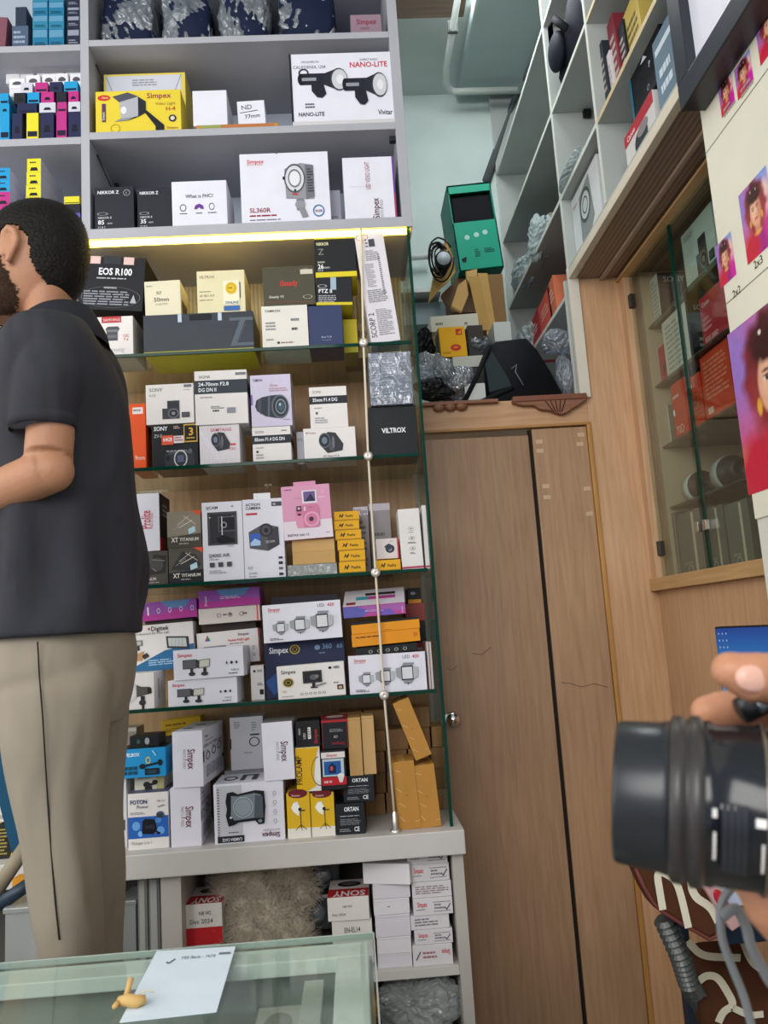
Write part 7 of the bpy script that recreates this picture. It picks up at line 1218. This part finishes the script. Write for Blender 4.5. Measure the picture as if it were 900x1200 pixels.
# ears
for s in (-1, 1):
    Ye = YM_+s*.080
    E_ = [(24, 320), (22, 305), (23, 294), (30, 290), (38, 295), (41, 305), (38, 314), (33, 322), (29, 329)]
    body.tube([px3(a, b, YM_)+Vector((0, s*(.073+.014*min(1, max(0, (a-20)/14))), 0)) for a, b in E_], [.005, .0058, .0062, .0066, .0068, .0066, .006, .0065, .0068], SKIN, 10)
    c_ = px3(30, 308, YM_)+Vector((0, s*.077, 0)); body.ell(c_, (.012, .006, .022), SKIN)
# torso (under the shirt)
TOR = [(745, 4, 154, .15), (700, 4, 156, .15), (640, 6, 154, .15), (560, 10, 148, .155), (500, 12, 146, .165), (450, 14, 142, .18), (420, 18, 134, .18), (404, 24, 124, .14), (392, 34, 112, .09)]
loft(body, [ringpx(p, a, b, r, YM_, .012) for p, a, b, r in TOR], SKIN, 40, 3)
def V3(px, py, Y): return px3(px, py, Y)
def hand(mb, wrist, fwd, palm_n, mat, L=.18, curl=.5, mirror=1):
    f = Vector(fwd).normalized(); n = Vector(palm_n).normalized(); n = (n-f*n.dot(f)).normalized(); s = f.cross(n)*mirror
    W = Vector(wrist); pl = L*.5
    mb.tube([W-f*.01, W+f*pl*.3, W+f*pl*.7, W+f*pl], [(.020, .027), (.016, .034), (.014, .040), (.011, .038)], mat, 14, ref=n)
    for k, (o, ln) in enumerate(((-.030, .42), (-.010, .48), (.011, .45), (.030, .36))):
        b = W+f*pl*.93+s*o; ln *= L; p1 = b+f*ln*.42+n*ln*.05*curl; d2 = (f*(1-curl*.5)+n*curl*.8).normalized(); p2 = p1+d2*ln*.33; d3 = (f*(1-curl)+n*curl*1.4).normalized(); p3 = p2+d3*ln*.25
        mb.tube([b, p1, p2, p3], [.0095, .0088, .0080, .0062], mat, 12); mb.ell(p3, (.0063,)*3, mat)
    b = W+f*pl*.25-s*.028; p1 = b-s*.022+f*.028+n*.012; p2 = p1-s*.008+f*.03+n*.012; mb.tube([b, p1, p2], [.013, .0105, .008], mat, 12); mb.ell(p2, (.0082,)*3, mat)
for Ya, side in ((1.375, 1), (1.725, -1)):
    sh = V3(62, 420, Ya); el = V3(57, 552, Ya-.01*side); wr = V3(-70, 606, Ya+.05*side)
    sh = sh+Vector((0, -.0, -.03)); body.tube([sh, sh.lerp(el, .35), sh.lerp(el, .65), el+Vector((.0, 0, .03))], [.036, .039, .040, .040], SKIN, 20); body.ell(V3(71, 547, Ya), (.020, .022, .022), SKIN); body.ell(V3(57, 538, Ya), (.041, .040, .042), SKIN); body.ell(el+Vector((.006, 0, 0)), (.037, .036, .038), SKIN)
    body.tube([el, el.lerp(wr, .3), el.lerp(wr, .7), wr], [.040, .039, .031, (.022, .027)], SKIN, 20)
    hand(body, wr, (wr-el), (0, .3*side, -1), SKIN, .18, .55, side)
def leg_rings(near):
    if near: return [ringpx(p, a, b, r, 1.455, .012) for p, a, b, r in ((800, 0, 126, .09), (850, 5, 121, .085), (900, 13, 118, .08), (960, 22, 115, .072), (1030, 34, 117, .066), (1110, 48, 119, .062), (1180, 56, 116, .055))]
    return [ringpx(p, a, b, r, 1.66, .012) for p, a, b, r in ((800, 20, 148, .09), (850, 40, 143, .085), (900, 52, 141, .08), (960, 64, 142, .072), (1030, 72, 144, .066), (1110, 78, 142, .062), (1180, 84, 140, .055))]
for near in (True, False):
    lr = leg_rings(near); an = lr[-1][0].copy(); an.z = .52; lr.append((an, .035, .04)); loft(body, lr[::-1], SKIN, 28, 3)
loft(body, [ringpx(p, a, b, r, YM_, .010) for p, a, b, r in ((830, 6, 148, .13), (790, 4, 150, .155), (740, 4, 152, .155))], SKIN, 36, 3)
for near in (True, False):
    c = leg_rings(near)[-1][0]; body.tube([(c.x+.03, c.y, .515), (c.x-.05, c.y, .50), (c.x-.16, c.y, .485)], [(.04, .035), (.03, .04), (.016, .036)], SKIN, 14)
org = Vector((-.45, 1.55, .475))
body.v = [tuple(Vector(v)-org) for v in body.v]
man = body.build('person', None, org); remesh(man, .0042, 2)
tag(man, 'bearded man in dark grey polo shirt and beige trousers standing behind the counter', 'person')
def mp(name, mb, lab=None, vox=None, sm=3):
    mb.v = [tuple(Vector(v)-org) for v in mb.v]; o = mb.build(name, man)
    if vox: remesh(o, vox, sm)
    if lab: o['label'] = lab
    return o
# shoes
m = MB()
for near in (True, False):
    c = leg_rings(near)[-1][0]; m2 = MB(); m2.tube([(c.x+.055, c.y, .52), (c.x, c.y, .525), (c.x-.08, c.y, .508), (c.x-.19, c.y, .495)], [(.03, .04), (.042, .045), (.030, .05), (.017, .04)], M('#1a1714', .35, 'plastic'), 18); m2.box(c.x-.20, c.x+.085, c.y-.045, c.y+.045, .475, .488, M('#0f0e0d', .5, 'plastic'), .006); mp('shoe', m2)
# shirt
SH = M('#303036', .8, 'garment')
def fold(th, z):
    return min(1, max(0, (z-1.36)/.1))*(.010*math.sin(3*th+z*9))+min(1, max(0, (z-1.345)/.06))*.010*math.sin(8*th+z*2)*max(0, 1.15-(z-1.33)*2)+min(1, max(0, (z-1.36)/.1))*.0045*math.sin(z*24+2*th)*math.sin(th*1.0+z*3)+.003*math.sin(6*th-z*14+1)
SHR = [(746, -2, 160, .187), (730, -1, 160, .188), (700, 0, 159, .185), (660, 1, 157, .178), (610, 3, 155, .172), (560, 5, 153, .178), (500, 7, 150, .195), (455, 11, 145, .208), (430, 14, 139, .208), (412, 18, 131, .19), (400, 24, 124, .155), (390, 31, 114, .105), (383, 36, 106, .08)]
sh_ = MB(); R_ = [ringpx(p, a, b, r) for p, a, b, r in SHR]
# hem slopes: lower at the front, higher at the back
loft(sh_, R_, SH, 56, 5, 2.3, fold)
SHF = SH
for Ya, side in ((1.375, 1), (1.725, -1)):
    a = V3(66, 418, Ya+.03*side); b = V3(58, 448, Ya); c = V3(51, 478, Ya-.005*side); d = V3(50, 502, Ya-.005*side)
    sh_.tube([a, b, c, d], [.060, .058, .054, .053], SH, 28, caps=True)
shirt = mp('polo_shirt', sh_, 'dark charcoal polo shirt', .0055, 4)
m = MB()
for Ya, side in ((1.375, 1), (1.725, -1)):
    c = V3(50.5, 487, Ya-.005*side); d = V3(50, 503, Ya-.005*side); N_ = 30
    m = MB(); m.tube([c, c.lerp(d, .1), d.lerp(c, .1), d, d+Vector((0, 0, .004))], [.0535, .0558, .0558, .0545, .044], SH, N_, caps=False); mp('sleeve_cuff', m, 'ribbed sleeve cuff')
pass
m = MB(); 
def cring(py, xl, xr, r, tilt=0):
    c, a, b = ringpx(py, xl, xr, r); out = []
    for k in range(36):
        th = 2*math.pi*k/36; p = c+Vector((a*math.cos(th), b*math.sin(th), 0)); p.z += tilt*math.cos(th); out.append(p)
    return out
rs = [cring(393, 30, 117, .085, .004), cring(372, 34, 106, .070, .012), cring(369, 35, 104, .068, .013), cring(372, 32, 109, .076, .012), cring(391, 25, 123, .105, .0), cring(402, 22, 126, .118, -.006)]
vs = [p for r in rs for p in r]; fs = [(i*36+k, i*36+(k+1) % 36, (i+1)*36+(k+1) % 36, (i+1)*36+k) for i in range(len(rs)-1) for k in range(36)]
m.add(vs, fs, M('#2b2c33', .85, 'cloth'), True); mp('collar', m)
# trousers
TR = M('#8d8374', .7, 'garment')
def tf(th, z): return .005*math.sin(z*17+2*th)*max(0, math.sin(z*7+.5))+.003*math.sin(3*th+z*6)
tr = MB()
loft(tr, [ringpx(p, a, b, r) for p, a, b, r in ((850, 20, 138, .10), (820, 6, 147, .15), (790, 0, 152, .172), (765, 1, 154, .170), (735, 6, 150, .160))], TR, 48, 4, 2.2, tf)
NL = ((768, 8, 116, .045), (800, 0, 127, .078), (830, 2, 124, .086), (870, 8, 119, .088), (910, 14, 116, .083), (950, 20, 114, .079), (1000, 27, 115, .076), (1050, 37, 116, .074), (1110, 50, 117, .072), (1180, 56, 118, .070), (1240, 58, 120, .068))
FL = ((768, 34, 140, .045), (800, 24, 150, .078), (830, 40, 146, .088), (870, 48, 143, .088), (910, 55, 142, .083), (950, 62, 143, .079), (1000, 70, 144, .08), (1050, 76, 144, .077), (1110, 82, 142, .074), (1180, 86, 142, .072), (1240, 88, 142, .07))
loft(tr, [ringpx(p, a, b, r, 1.455) for p, a, b, r in NL], TR, 40, 4, 2.2, tf); loft(tr, [ringpx(p, a, b, r, 1.66) for p, a, b, r in FL], TR, 40, 4, 2.2, tf)
mp('trousers', tr, 'grey-beige creased trousers', .006, 3)
m = MB(); seam = [(44, 752), (46, 790), (50, 840), (53, 890), (56, 940), (60, 1000), (65, 1060), (71, 1115)]
def leg_y(px, py, Q, Yc_):
    for i in range(len(Q)-1):
        if Q[i][0] <= py <= Q[i+1][0]:
            t = (py-Q[i][0])/(Q[i+1][0]-Q[i][0]); l, r__, y_ = [Q[i][j]+(Q[i+1][j]-Q[i][j])*t for j in (1, 2, 3)]; u = abs((px-(l+r__)/2)/((r__-l)/2)); return Yc_-y_*(1-min(.9, u)**2.2)**(1/2.2)-.007
    return Yc_-.1
seam = [(a+(b_-a)*t/4, c_+(d__-c_)*t/4) for (a, c_), (b_, d__) in zip(seam, seam[1:]) for t in range(4)]
m.tube([V3(a, b, (leg_y(a, b, NL, 1.455) if b > 850 else min(leg_y(a, b, NL, 1.455), 1.374) if b > 800 else 1.374)) for i, (a, b) in enumerate(seam)], .0014, M('#26221e', .9), 6); mp('side_seam', m, 'dark side seam')
# hair and beard: shells cut from the head form
def inpoly(x, y, P_):
    c = False; j = len(P_)-1
    for i in range(len(P_)):
        if (P_[i][1] > y) != (P_[j][1] > y) and x < (P_[j][0]-P_[i][0])*(y-P_[i][1])/(P_[j][1]-P_[i][1])+P_[i][0]: c = not c
        j = i
    return c
def shell(polys, dl, mat, seed, fuzz):
    mb = MB(); rings = [(q[0], q[1]+dl, q[2]+dl) for q in [ringpx(*h) for h in head][::-1]]; rings[-1] = (rings[-1][0]+Vector((0, 0, dl)), rings[-1][1], rings[-1][2])
    rings[-2] = (rings[-2][0]+Vector((0, 0, dl*.8)), rings[-2][1], rings[-2][2])
    tmp = MB(); loft(tmp, rings, mat, 128, 12, 2.1); rnd = random.Random(seed); out = []
    nk = [(V_ if V_ else 0) for V_ in ()]
    for f in tmp.f:
        if len(f) > 4:
            if sum(tmp.v[i][2] for i in f)/len(f) > 2.05 and dl > .004: out.append(f)
            continue
        c = sum((Vector(tmp.v[i]) for i in f), Vector())/len(f); d = c-CAM; w_ = d.dot(cF); Yr = YM_
        # profile coordinates measured in the mid plane of the head
        cc2 = Vector((c.x, Yr, c.z)); d = cc2-CAM; w_ = d.dot(cF); X_ = 450+FPX*d.dot(cR)/w_; Y_ = 600-FPX*d.dot(cU)/w_
        if any(inpoly(X_+rnd.uniform(-fuzz, fuzz), Y_+rnd.uniform(-fuzz, fuzz), P_) for P_ in polys): out.append(f)
    used_ = sorted({i for f in out for i in f}); mp_ = {o: i for i, o in enumerate(used_)}
    mb.add([tmp.v[i] for i in used_], [tuple(mp_[i] for i in f) for f in out], mat, True); return mb
hp = [[(-40, 225), (120, 225), (120, 330), (106, 345), (97, 362), (86, 366), (76, 356), (66, 345), (58, 334), (55, 320), (52, 302), (47, 292), (38, 286), (24, 287), (19, 292), (20, 306), (10, 302), (8, 290), (-4, 284), (-30, 282)]]
hm = shell(hp, .0035, HAIR, 3, 2.2)
ho = mp('hair', hm, 'short black hair'); sd = ho.modifiers.new('thick', 'SOLIDIFY'); sd.thickness = .006; sd.offset = -.5
ps = ho.modifiers.new('strands', 'PARTICLE_SYSTEM'); s_ = ps.particle_system.settings; s_.type = 'HAIR'; s_.count = 7000; s_.hair_length = .003; s_.hair_step = 2; s_.render_step = 2; s_.brownian_factor = .0004; s_.radius_scale = .0009; s_.root_radius = .5; s_.use_advanced_hair = True; s_.use_modifier_stack = True
bp = [[(9, 316), (17, 318), (21, 332), (30, 346), (35, 356), (32, 368), (22, 376), (12, 381), (-14, 382), (-22, 366), (-6, 354), (3, 344), (9, 330)]]
bm_ = shell(bp, .0022, M('#35261c', .8, 'cloth'), 5, 2.5); bo = mp('beard', bm_, 'short dark beard')
ps = bo.modifiers.new('strands', 'PARTICLE_SYSTEM'); s_ = ps.particle_system.settings; s_.type = 'HAIR'; s_.count = 1500; s_.hair_length = .0025; s_.hair_step = 2; s_.render_step = 2; s_.brownian_factor = .003; s_.radius_scale = .001; s_.root_radius = .5; s_.use_advanced_hair = True; s_.use_modifier_stack = True
m = MB(); 
for s in (-1, 1): m.ell(fx(-7, 305, s*.03), (.0115, .0115, .0095), M('#e4dcd4', .2)); m.ell(fx(-12.5, 305, s*.031), (.005, .005, .005), M('#1a120e', .2))
mp('eyes', m)
# floor platform he stands on
tag(MB().box(-1.3, -.02, 1.31, 2.03, 0, .474, wood('platform_wood', '#6a5340', '#7d6450', 0), .004).build('platform'), 'wooden platform on the floor behind the counter under the man', 'platform')
# chair-like blue thing and tub left of him
m = MB(); TBL = M('#1d4a66', .7, 'cloth')
q = [px3(-20, 850, 1.9), px3(2, 850, 1.9), px3(12, 890, 1.9), px3(18, 950, 1.9), px3(26, 1002, 1.9), px3(14, 1000, 1.9), px3(-4, 930, 1.9), px3(-20, 900, 1.9)]
c = sum(q, Vector())/len(q); vs = [p-c for p in q]+[p-c+Vector((0, .012, 0)) for p in q]; n = len(q)
m.add(vs, [tuple(range(n))[::-1], tuple(range(n, 2*n))]+[(i, (i+1) % n, (i+1) % n+n, i+n) for i in range(n)], TBL); tag(m.build('cloth_bag', None, c), 'teal blue cloth hanging beside the man\'s thigh at the left frame edge', 'bag')
m = MB(); a = px3(-10, 1052, 1.84); b = px3(33, 988, 1.84); a2 = px3(-10, 1066, 1.82); b2 = px3(40, 1032, 1.82)
m.tube([a, b], [(.016, .012)]*2, M('#8a7f68', .6, 'paint'), 10); m.tube([a2, b2], [(.014, .012)]*2, M('#1c2f40', .5, 'paint'), 10); m.tube([b, b2+Vector((.01, 0, .0))], [(.013, .010)]*2, M('#1c2f40', .5, 'paint'), 10)
cfr = (a+b2)/2; m.v = [tuple(Vector(v)-cfr) for v in m.v]; tag(m.build('folded_stand', None, cfr), 'dark blue and tan slatted frame leaning left of the man\'s leg', 'stand')
def tub2(x0, x1, yt, Y, dp, lab):
    zt2 = px3(x0, yt, Y).z; X0, X1 = px3(x0, yt+20, Y).x, px3(x1, yt+20, Y).x; z0 = .4745; w_ = X1-X0; h = zt2-z0; rt = empty('storage_tub', ((X0+X1)/2, Y+dp/2, z0), lab, 'plastic tub')
    m = MB(); t_ = .002
    for s in (-1, 1): m.box(-w_/2, w_/2, s*(dp/2-t_/2)-t_/2, s*(dp/2-t_/2)+t_/2, 0, h-.012, TUB, .0006); m.box(s*(w_/2-t_/2)-t_/2, s*(w_/2-t_/2)+t_/2, -dp/2+t_, dp/2-t_, 0, h-.012, TUB, .0006)
    m.box(-w_/2+t_, w_/2-t_, -dp/2+t_, dp/2-t_, 0, t_, TUB, .0006); m.build('tub_body', rt); m = MB(); m.box(-w_/2-.004, w_/2+.004, -dp/2-.004, dp/2+.004, h-.012, h, TUB, .004); m.build('lid', rt)
    m = MB(); m.ell((.01, 0, h*.45), (w_*.33, dp*.3, h*.33), M('#c9c4b8', .5, 'plastic')); m.build('contents', rt)
tub2(6, 50, 1064, 1.80, .10, 'clear plastic tub with something round and pale inside, left of the man\'s leg')
og = MB().box(-.03, .03, 0, .04, 0, .02, M('#d8922a', .5, 'card'), .001).build('carton', None, px3(30, 1040, 1.93)); tag(og, 'small orange and white pack behind the slatted frame left of the man', 'box'); 
h_ = og.location.z-.475; c2 = MB().box(-.035, .03, 0, .045, 0, h_-.001, M('#5a4a40', .6, 'card'), .001).build('carton', None, (og.location.x, og.location.y, .4745)); tag(c2, 'dim brown carton behind the slatted frame, left of the man', 'box')

# ================================================================ camera held up in front, right
YL = .43
def P3(px, py, Y=YL): z = Zat(py, Xat(px, Y, 1.25), Y); return Vector((Xat(px, Y, z), Y, z))
pa = P3(724, 925); pb = P3(900, 936); ax = (pb-pa).normalized(); ax = Vector((ax.x, -.40*ax.x, ax.z)).normalized()
rr0 = (P3(724, 848)-P3(724, 1003)).length/2
mmpx = YL/FPX*1.0
root = empty('camera', pa, 'black mirrorless camera with a large lens held up sideways, blurred, close at the right edge', 'camera')
zax = ax; xax = Vector((0, 1, 0)).cross(zax).normalized(); yax = zax.cross(xax)
TL_ = Matrix((( xax.x, yax.x, zax.x, 0), (xax.y, yax.y, zax.y, 0), (xax.z, yax.z, zax.z, 0), (0, 0, 0, 1)))
def d_(px): return (px-724)*mmpx*1.03
def r_(h): return h*mmpx/2
BKP = M('#141517', .32, 'plastic'); BK2 = M('#23252a', .28, 'plastic'); SIL = M('#b5aca4', .25, 'metal', .9)
def lp(n, prof, mat, lab=None):
    m = MB(); m.lathe(prof, mat, TL_, 64); o = m.build(n, root)
    if lab: o['label'] = lab
    return o
lp('lens_hood', [(d_(724), r_(118)), (d_(722), r_(148)), (d_(726), r_(154)), (d_(768), r_(160)), (d_(782), r_(166)), (d_(782), r_(120)), (d_(750), r_(116)), (d_(726), r_(118))], M('#1e2024', .3, 'plastic'))
lp('front_glass', [(d_(752), 0), (d_(754), r_(60)), (d_(758), r_(116))], M('#0a1020', .05, 'glassy', 0))
m = MB(); prof = [(d_(774), r_(162))]
for k in range(26): prof += [(d_(778)+k*.0006, r_(176 if k % 2 else 173))]
prof += [(d_(812), r_(180)), (d_(812), r_(160))]; lp('zoom_ring', [(d_(777), r_(164)), (d_(780), r_(176)), (d_(790), r_(178)), (d_(792), r_(171)), (d_(796), r_(171)), (d_(798), r_(180)), (d_(808), r_(181)), (d_(812), r_(170))], M('#2f2c2b', .35, 'plastic'))
lp('lens_barrel', [(d_(810), r_(172)), (d_(818), r_(174)), (d_(822), r_(170)), (d_(862), r_(170)), (d_(866), r_(176)), (d_(870), r_(176)), (d_(872), r_(168)), (d_(905), r_(168)), (d_(908), r_(150)), (d_(925), r_(150))], M('#14161a', .16, 'plastic'))
lp('silver_ring', [(d_(866), r_(170)), (d_(866), r_(178)), (d_(869), r_(178)), (d_(869), r_(170))], M('#8a7f72', .3, 'metal', .8), 'thin bronze grey ring')
# marks on the side facing the viewer
def on_barrel(px, ang, w_, h_, rad, mat, mb):
    vs = []; N_ = 6
    for i in range(N_+1):
        a = ang+(i/N_-.5)*h_/rad
        for s in (-.5, .5): vs.append(TL_ @ Vector((rad*math.cos(a), rad*math.sin(a), d_(px)+s*w_)))
    mb.add(vs, [(2*i, 2*i+1, 2*i+3, 2*i+2) for i in range(N_)], mat, True)
# find the direction of the barrel facing the camera
best = min(range(360), key=lambda a: (TL_ @ Vector((math.cos(math.radians(a)), math.sin(math.radians(a)), 0))).dot((pa-CAM).normalized())); ba = math.radians(best)
dn = 1 if (TL_ @ Vector((math.cos(ba+.4), math.sin(ba+.4), 0))).z < (TL_ @ Vector((math.cos(ba), math.sin(ba), 0))).z else -1
m = MB(); WHT = M('#d6d2cc', .4)
on_barrel(819, ba+dn*.50, .0012, .014, r_(176), WHT, m); on_barrel(819, ba+dn*.12, .002, .004, r_(176), WHT, m); on_barrel(862, ba+dn*.58, .0012, .015, r_(177), WHT, m); on_barrel(860, ba+dn*.17, .0045, .004, r_(177), M('#e8e4de'), m); on_barrel(831, ba+dn*.04, .006, .0022, r_(178), WHT, m)
m.build('lens_markings', root)['label'] = 'white distance and focal marks'
m = MB(); 
bsw = [(d_(826), .0), (d_(846), 0)]
for px in (828, 834, 840, 846): on_barrel(px, ba+dn*.42, .0026, .034, r_(179), BK2, m)
m.build('switch_panel', root)
# camera body beyond the frame edge
m = MB(); Tb = Matrix.Translation(TL_ @ Vector((0, 0, d_(925)))) @ TL_
# body slab: thickness along lens axis
b = bmesh.new(); bmesh.ops.create_cube(b, size=1)
for v in b.verts: v.co = Vector((v.co.x*.098, v.co.y*.125+.01, v.co.z*.05+.025))
bmesh.ops.bevel(b, geom=b.edges[:], offset=.008, segments=3, affect='EDGES'); m.bm(b, BKP, True, Tb); m.build('camera_body', root)
m = MB(); kp = P3(893, 823, YL-.005)-pa; m.tube([kp+Vector((-.012, 0, -.004)), kp+Vector((.002, 0, .002)), kp+Vector((.02, 0, .004))], [.007, .008, .009], BKP, 16); m.tube([kp+Vector((-.006, -.007, -.001)), kp+Vector((-.002, -.008, 0))], .004, M('#8a9098', .3, 'metal', .8), 12); m.build('top_dial', root)
# the hand that holds it
SK2 = M('#b98263', .45, 'skin'); hb = MB()
Yh = YL+.005
ix = [P3(1010, 860, YL+.03), P3(960, 800, YL+.005), P3(915, 796, YL-.018), P3(878, 794, YL-.022), P3(856, 786, YL-.020)]
hb.tube(ix, [.0135, .0135, .0135, .0128, .0098], SK2, 18); hb.ell(ix[-1], (.0098,)*3, SK2)
mx_ = [P3(985, 900, YL+.06), P3(930, 850, YL+.05), P3(880, 832, YL+.038), P3(845, 832, YL+.036), P3(829, 834, YL+.036)]
hb.tube(mx_, [.013, .0125, .0118, .0112, .0095], SK2, 18); hb.ell(mx_[-1], (.0095,)*3, SK2)
for k, (y0, dx) in enumerate(((870, 14), (915, 26))):
    f_ = [P3(1000, y0+30, YL+.07), P3(945, y0+6, YL+.075), P3(905+dx, y0, YL+.066), P3(885+dx, y0+4, YL+.060)]; hb.tube(f_, [.012, .0115, .0105, .009], SK2, 16); hb.ell(f_[-1], (.009,)*3, SK2)
# palm behind and below the body, thumb heel showing under the lens
hb.tube([P3(1010, 850, YL+.055), P3(1000, 930, YL+.06), P3(985, 1010, YL+.05), P3(975, 1070, YL+.035)], [(.018, .03), (.020, .042), (.022, .046), (.024, .036)], SK2, 20)
hb.tube([P3(1000, 1110, YL+.02), P3(940, 1062, YL+.012), P3(900, 1040, YL+.008), P3(884, 1026, YL+.012)], [.030, .026, .019, .013], SK2, 20); hb.ell(P3(884, 1026, YL+.012), (.013,)*3, SK2)
hb.tube([P3(975, 1060, YL+.035), P3(1010, 1150, YL+.01), P3(1080, 1260, YL-.06), P3(1180, 1380, YL-.16)], [(.026, .032), (.026, .030), (.032, .036), (.042, .042)], SK2, 22)
o0 = P3(960, 1000, YL+.04); hb.v = [tuple(Vector(v)-o0) for v in hb.v]
hd = hb.build('person', None, o0); remesh(hd, .0022, 4); tag(hd, 'hand and forearm of a person gripping the camera at the right edge', 'person')
m = MB(); nc = (ix[3].lerp(ix[4], .35))+Vector((0, -.0098, -.0015)); b = bmesh.new(); bmesh.ops.create_uvsphere(b, u_segments=20, v_segments=12, radius=1)
for v in b.verts: v.co = Vector((v.co.x*.0088, v.co.y*.0035, v.co.z*.0068))
m.bm(b, M('#dcab98', .25, 'skin'), True, Matrix.Translation(nc-o0) @ Matrix.Rotation(math.radians(14), 4, 'Y')); n_ = m.build('fingernail', hd); n_['label'] = 'pale pink fingernail'
m = MB(); m.tube([P3(1150, 1345, YL-.13)-o0, P3(1230, 1440, YL-.2)-o0], [(.05, .05), (.058, .058)], M('#3a4658', .8, 'cloth'), 24); m.build('sleeve', hd)
# grey strap cord hanging below it
m = MB(); GC = M('#6f7274', .5, 'plastic'); Yc2 = .55
cp = [(905, 1010), (880, 1034), (858, 1038), (845, 1060), (846, 1095), (858, 1130), (872, 1165), (882, 1205), (890, 1260)]
cp2 = [(846, 1072), (862, 1062), (874, 1082), (880, 1105), (892, 1128), (905, 1150), (930, 1170)]
o1_ = P3(858, 1080, Yc2)
def smooth(c, Y): 
    Q = [P3(a, b_, Y)-o1_ for a, b_ in c]; out = []
    for i in range(len(Q)-1):
        q = [Q[max(i-1, 0)], Q[i], Q[i+1], Q[min(i+2, len(Q)-1)]]
        for t in range(5): out.append(Vector([cat(*[k[j] for k in q], t/5) for j in range(3)]))
    return out+[Q[-1]]
m.tube(smooth(cp, Yc2), .0028, GC, 10); m.tube(smooth(cp2, Yc2-.01), .0034, GC, 10)
tag(m.build('camera_strap', None, o1_), 'blurred grey strap cord looping down under the held camera', 'strap')
# red and white packet on the chair edge
m = MB(); q = P3(841, 1050, 1.50); m.box(-.012, .012, -.01, .01, -.055, .055, M('#b08a8a', .3, 'card'), .004); m.ell((.002, -.01, .0), (.010, .004, .02), M('#a01c28', .3)); o = m.build('sweet_packet', None, q); o.rotation_euler.y = math.radians(-28); tag(o, 'small shiny red and white packet against the edge of the patterned chair', 'packet')
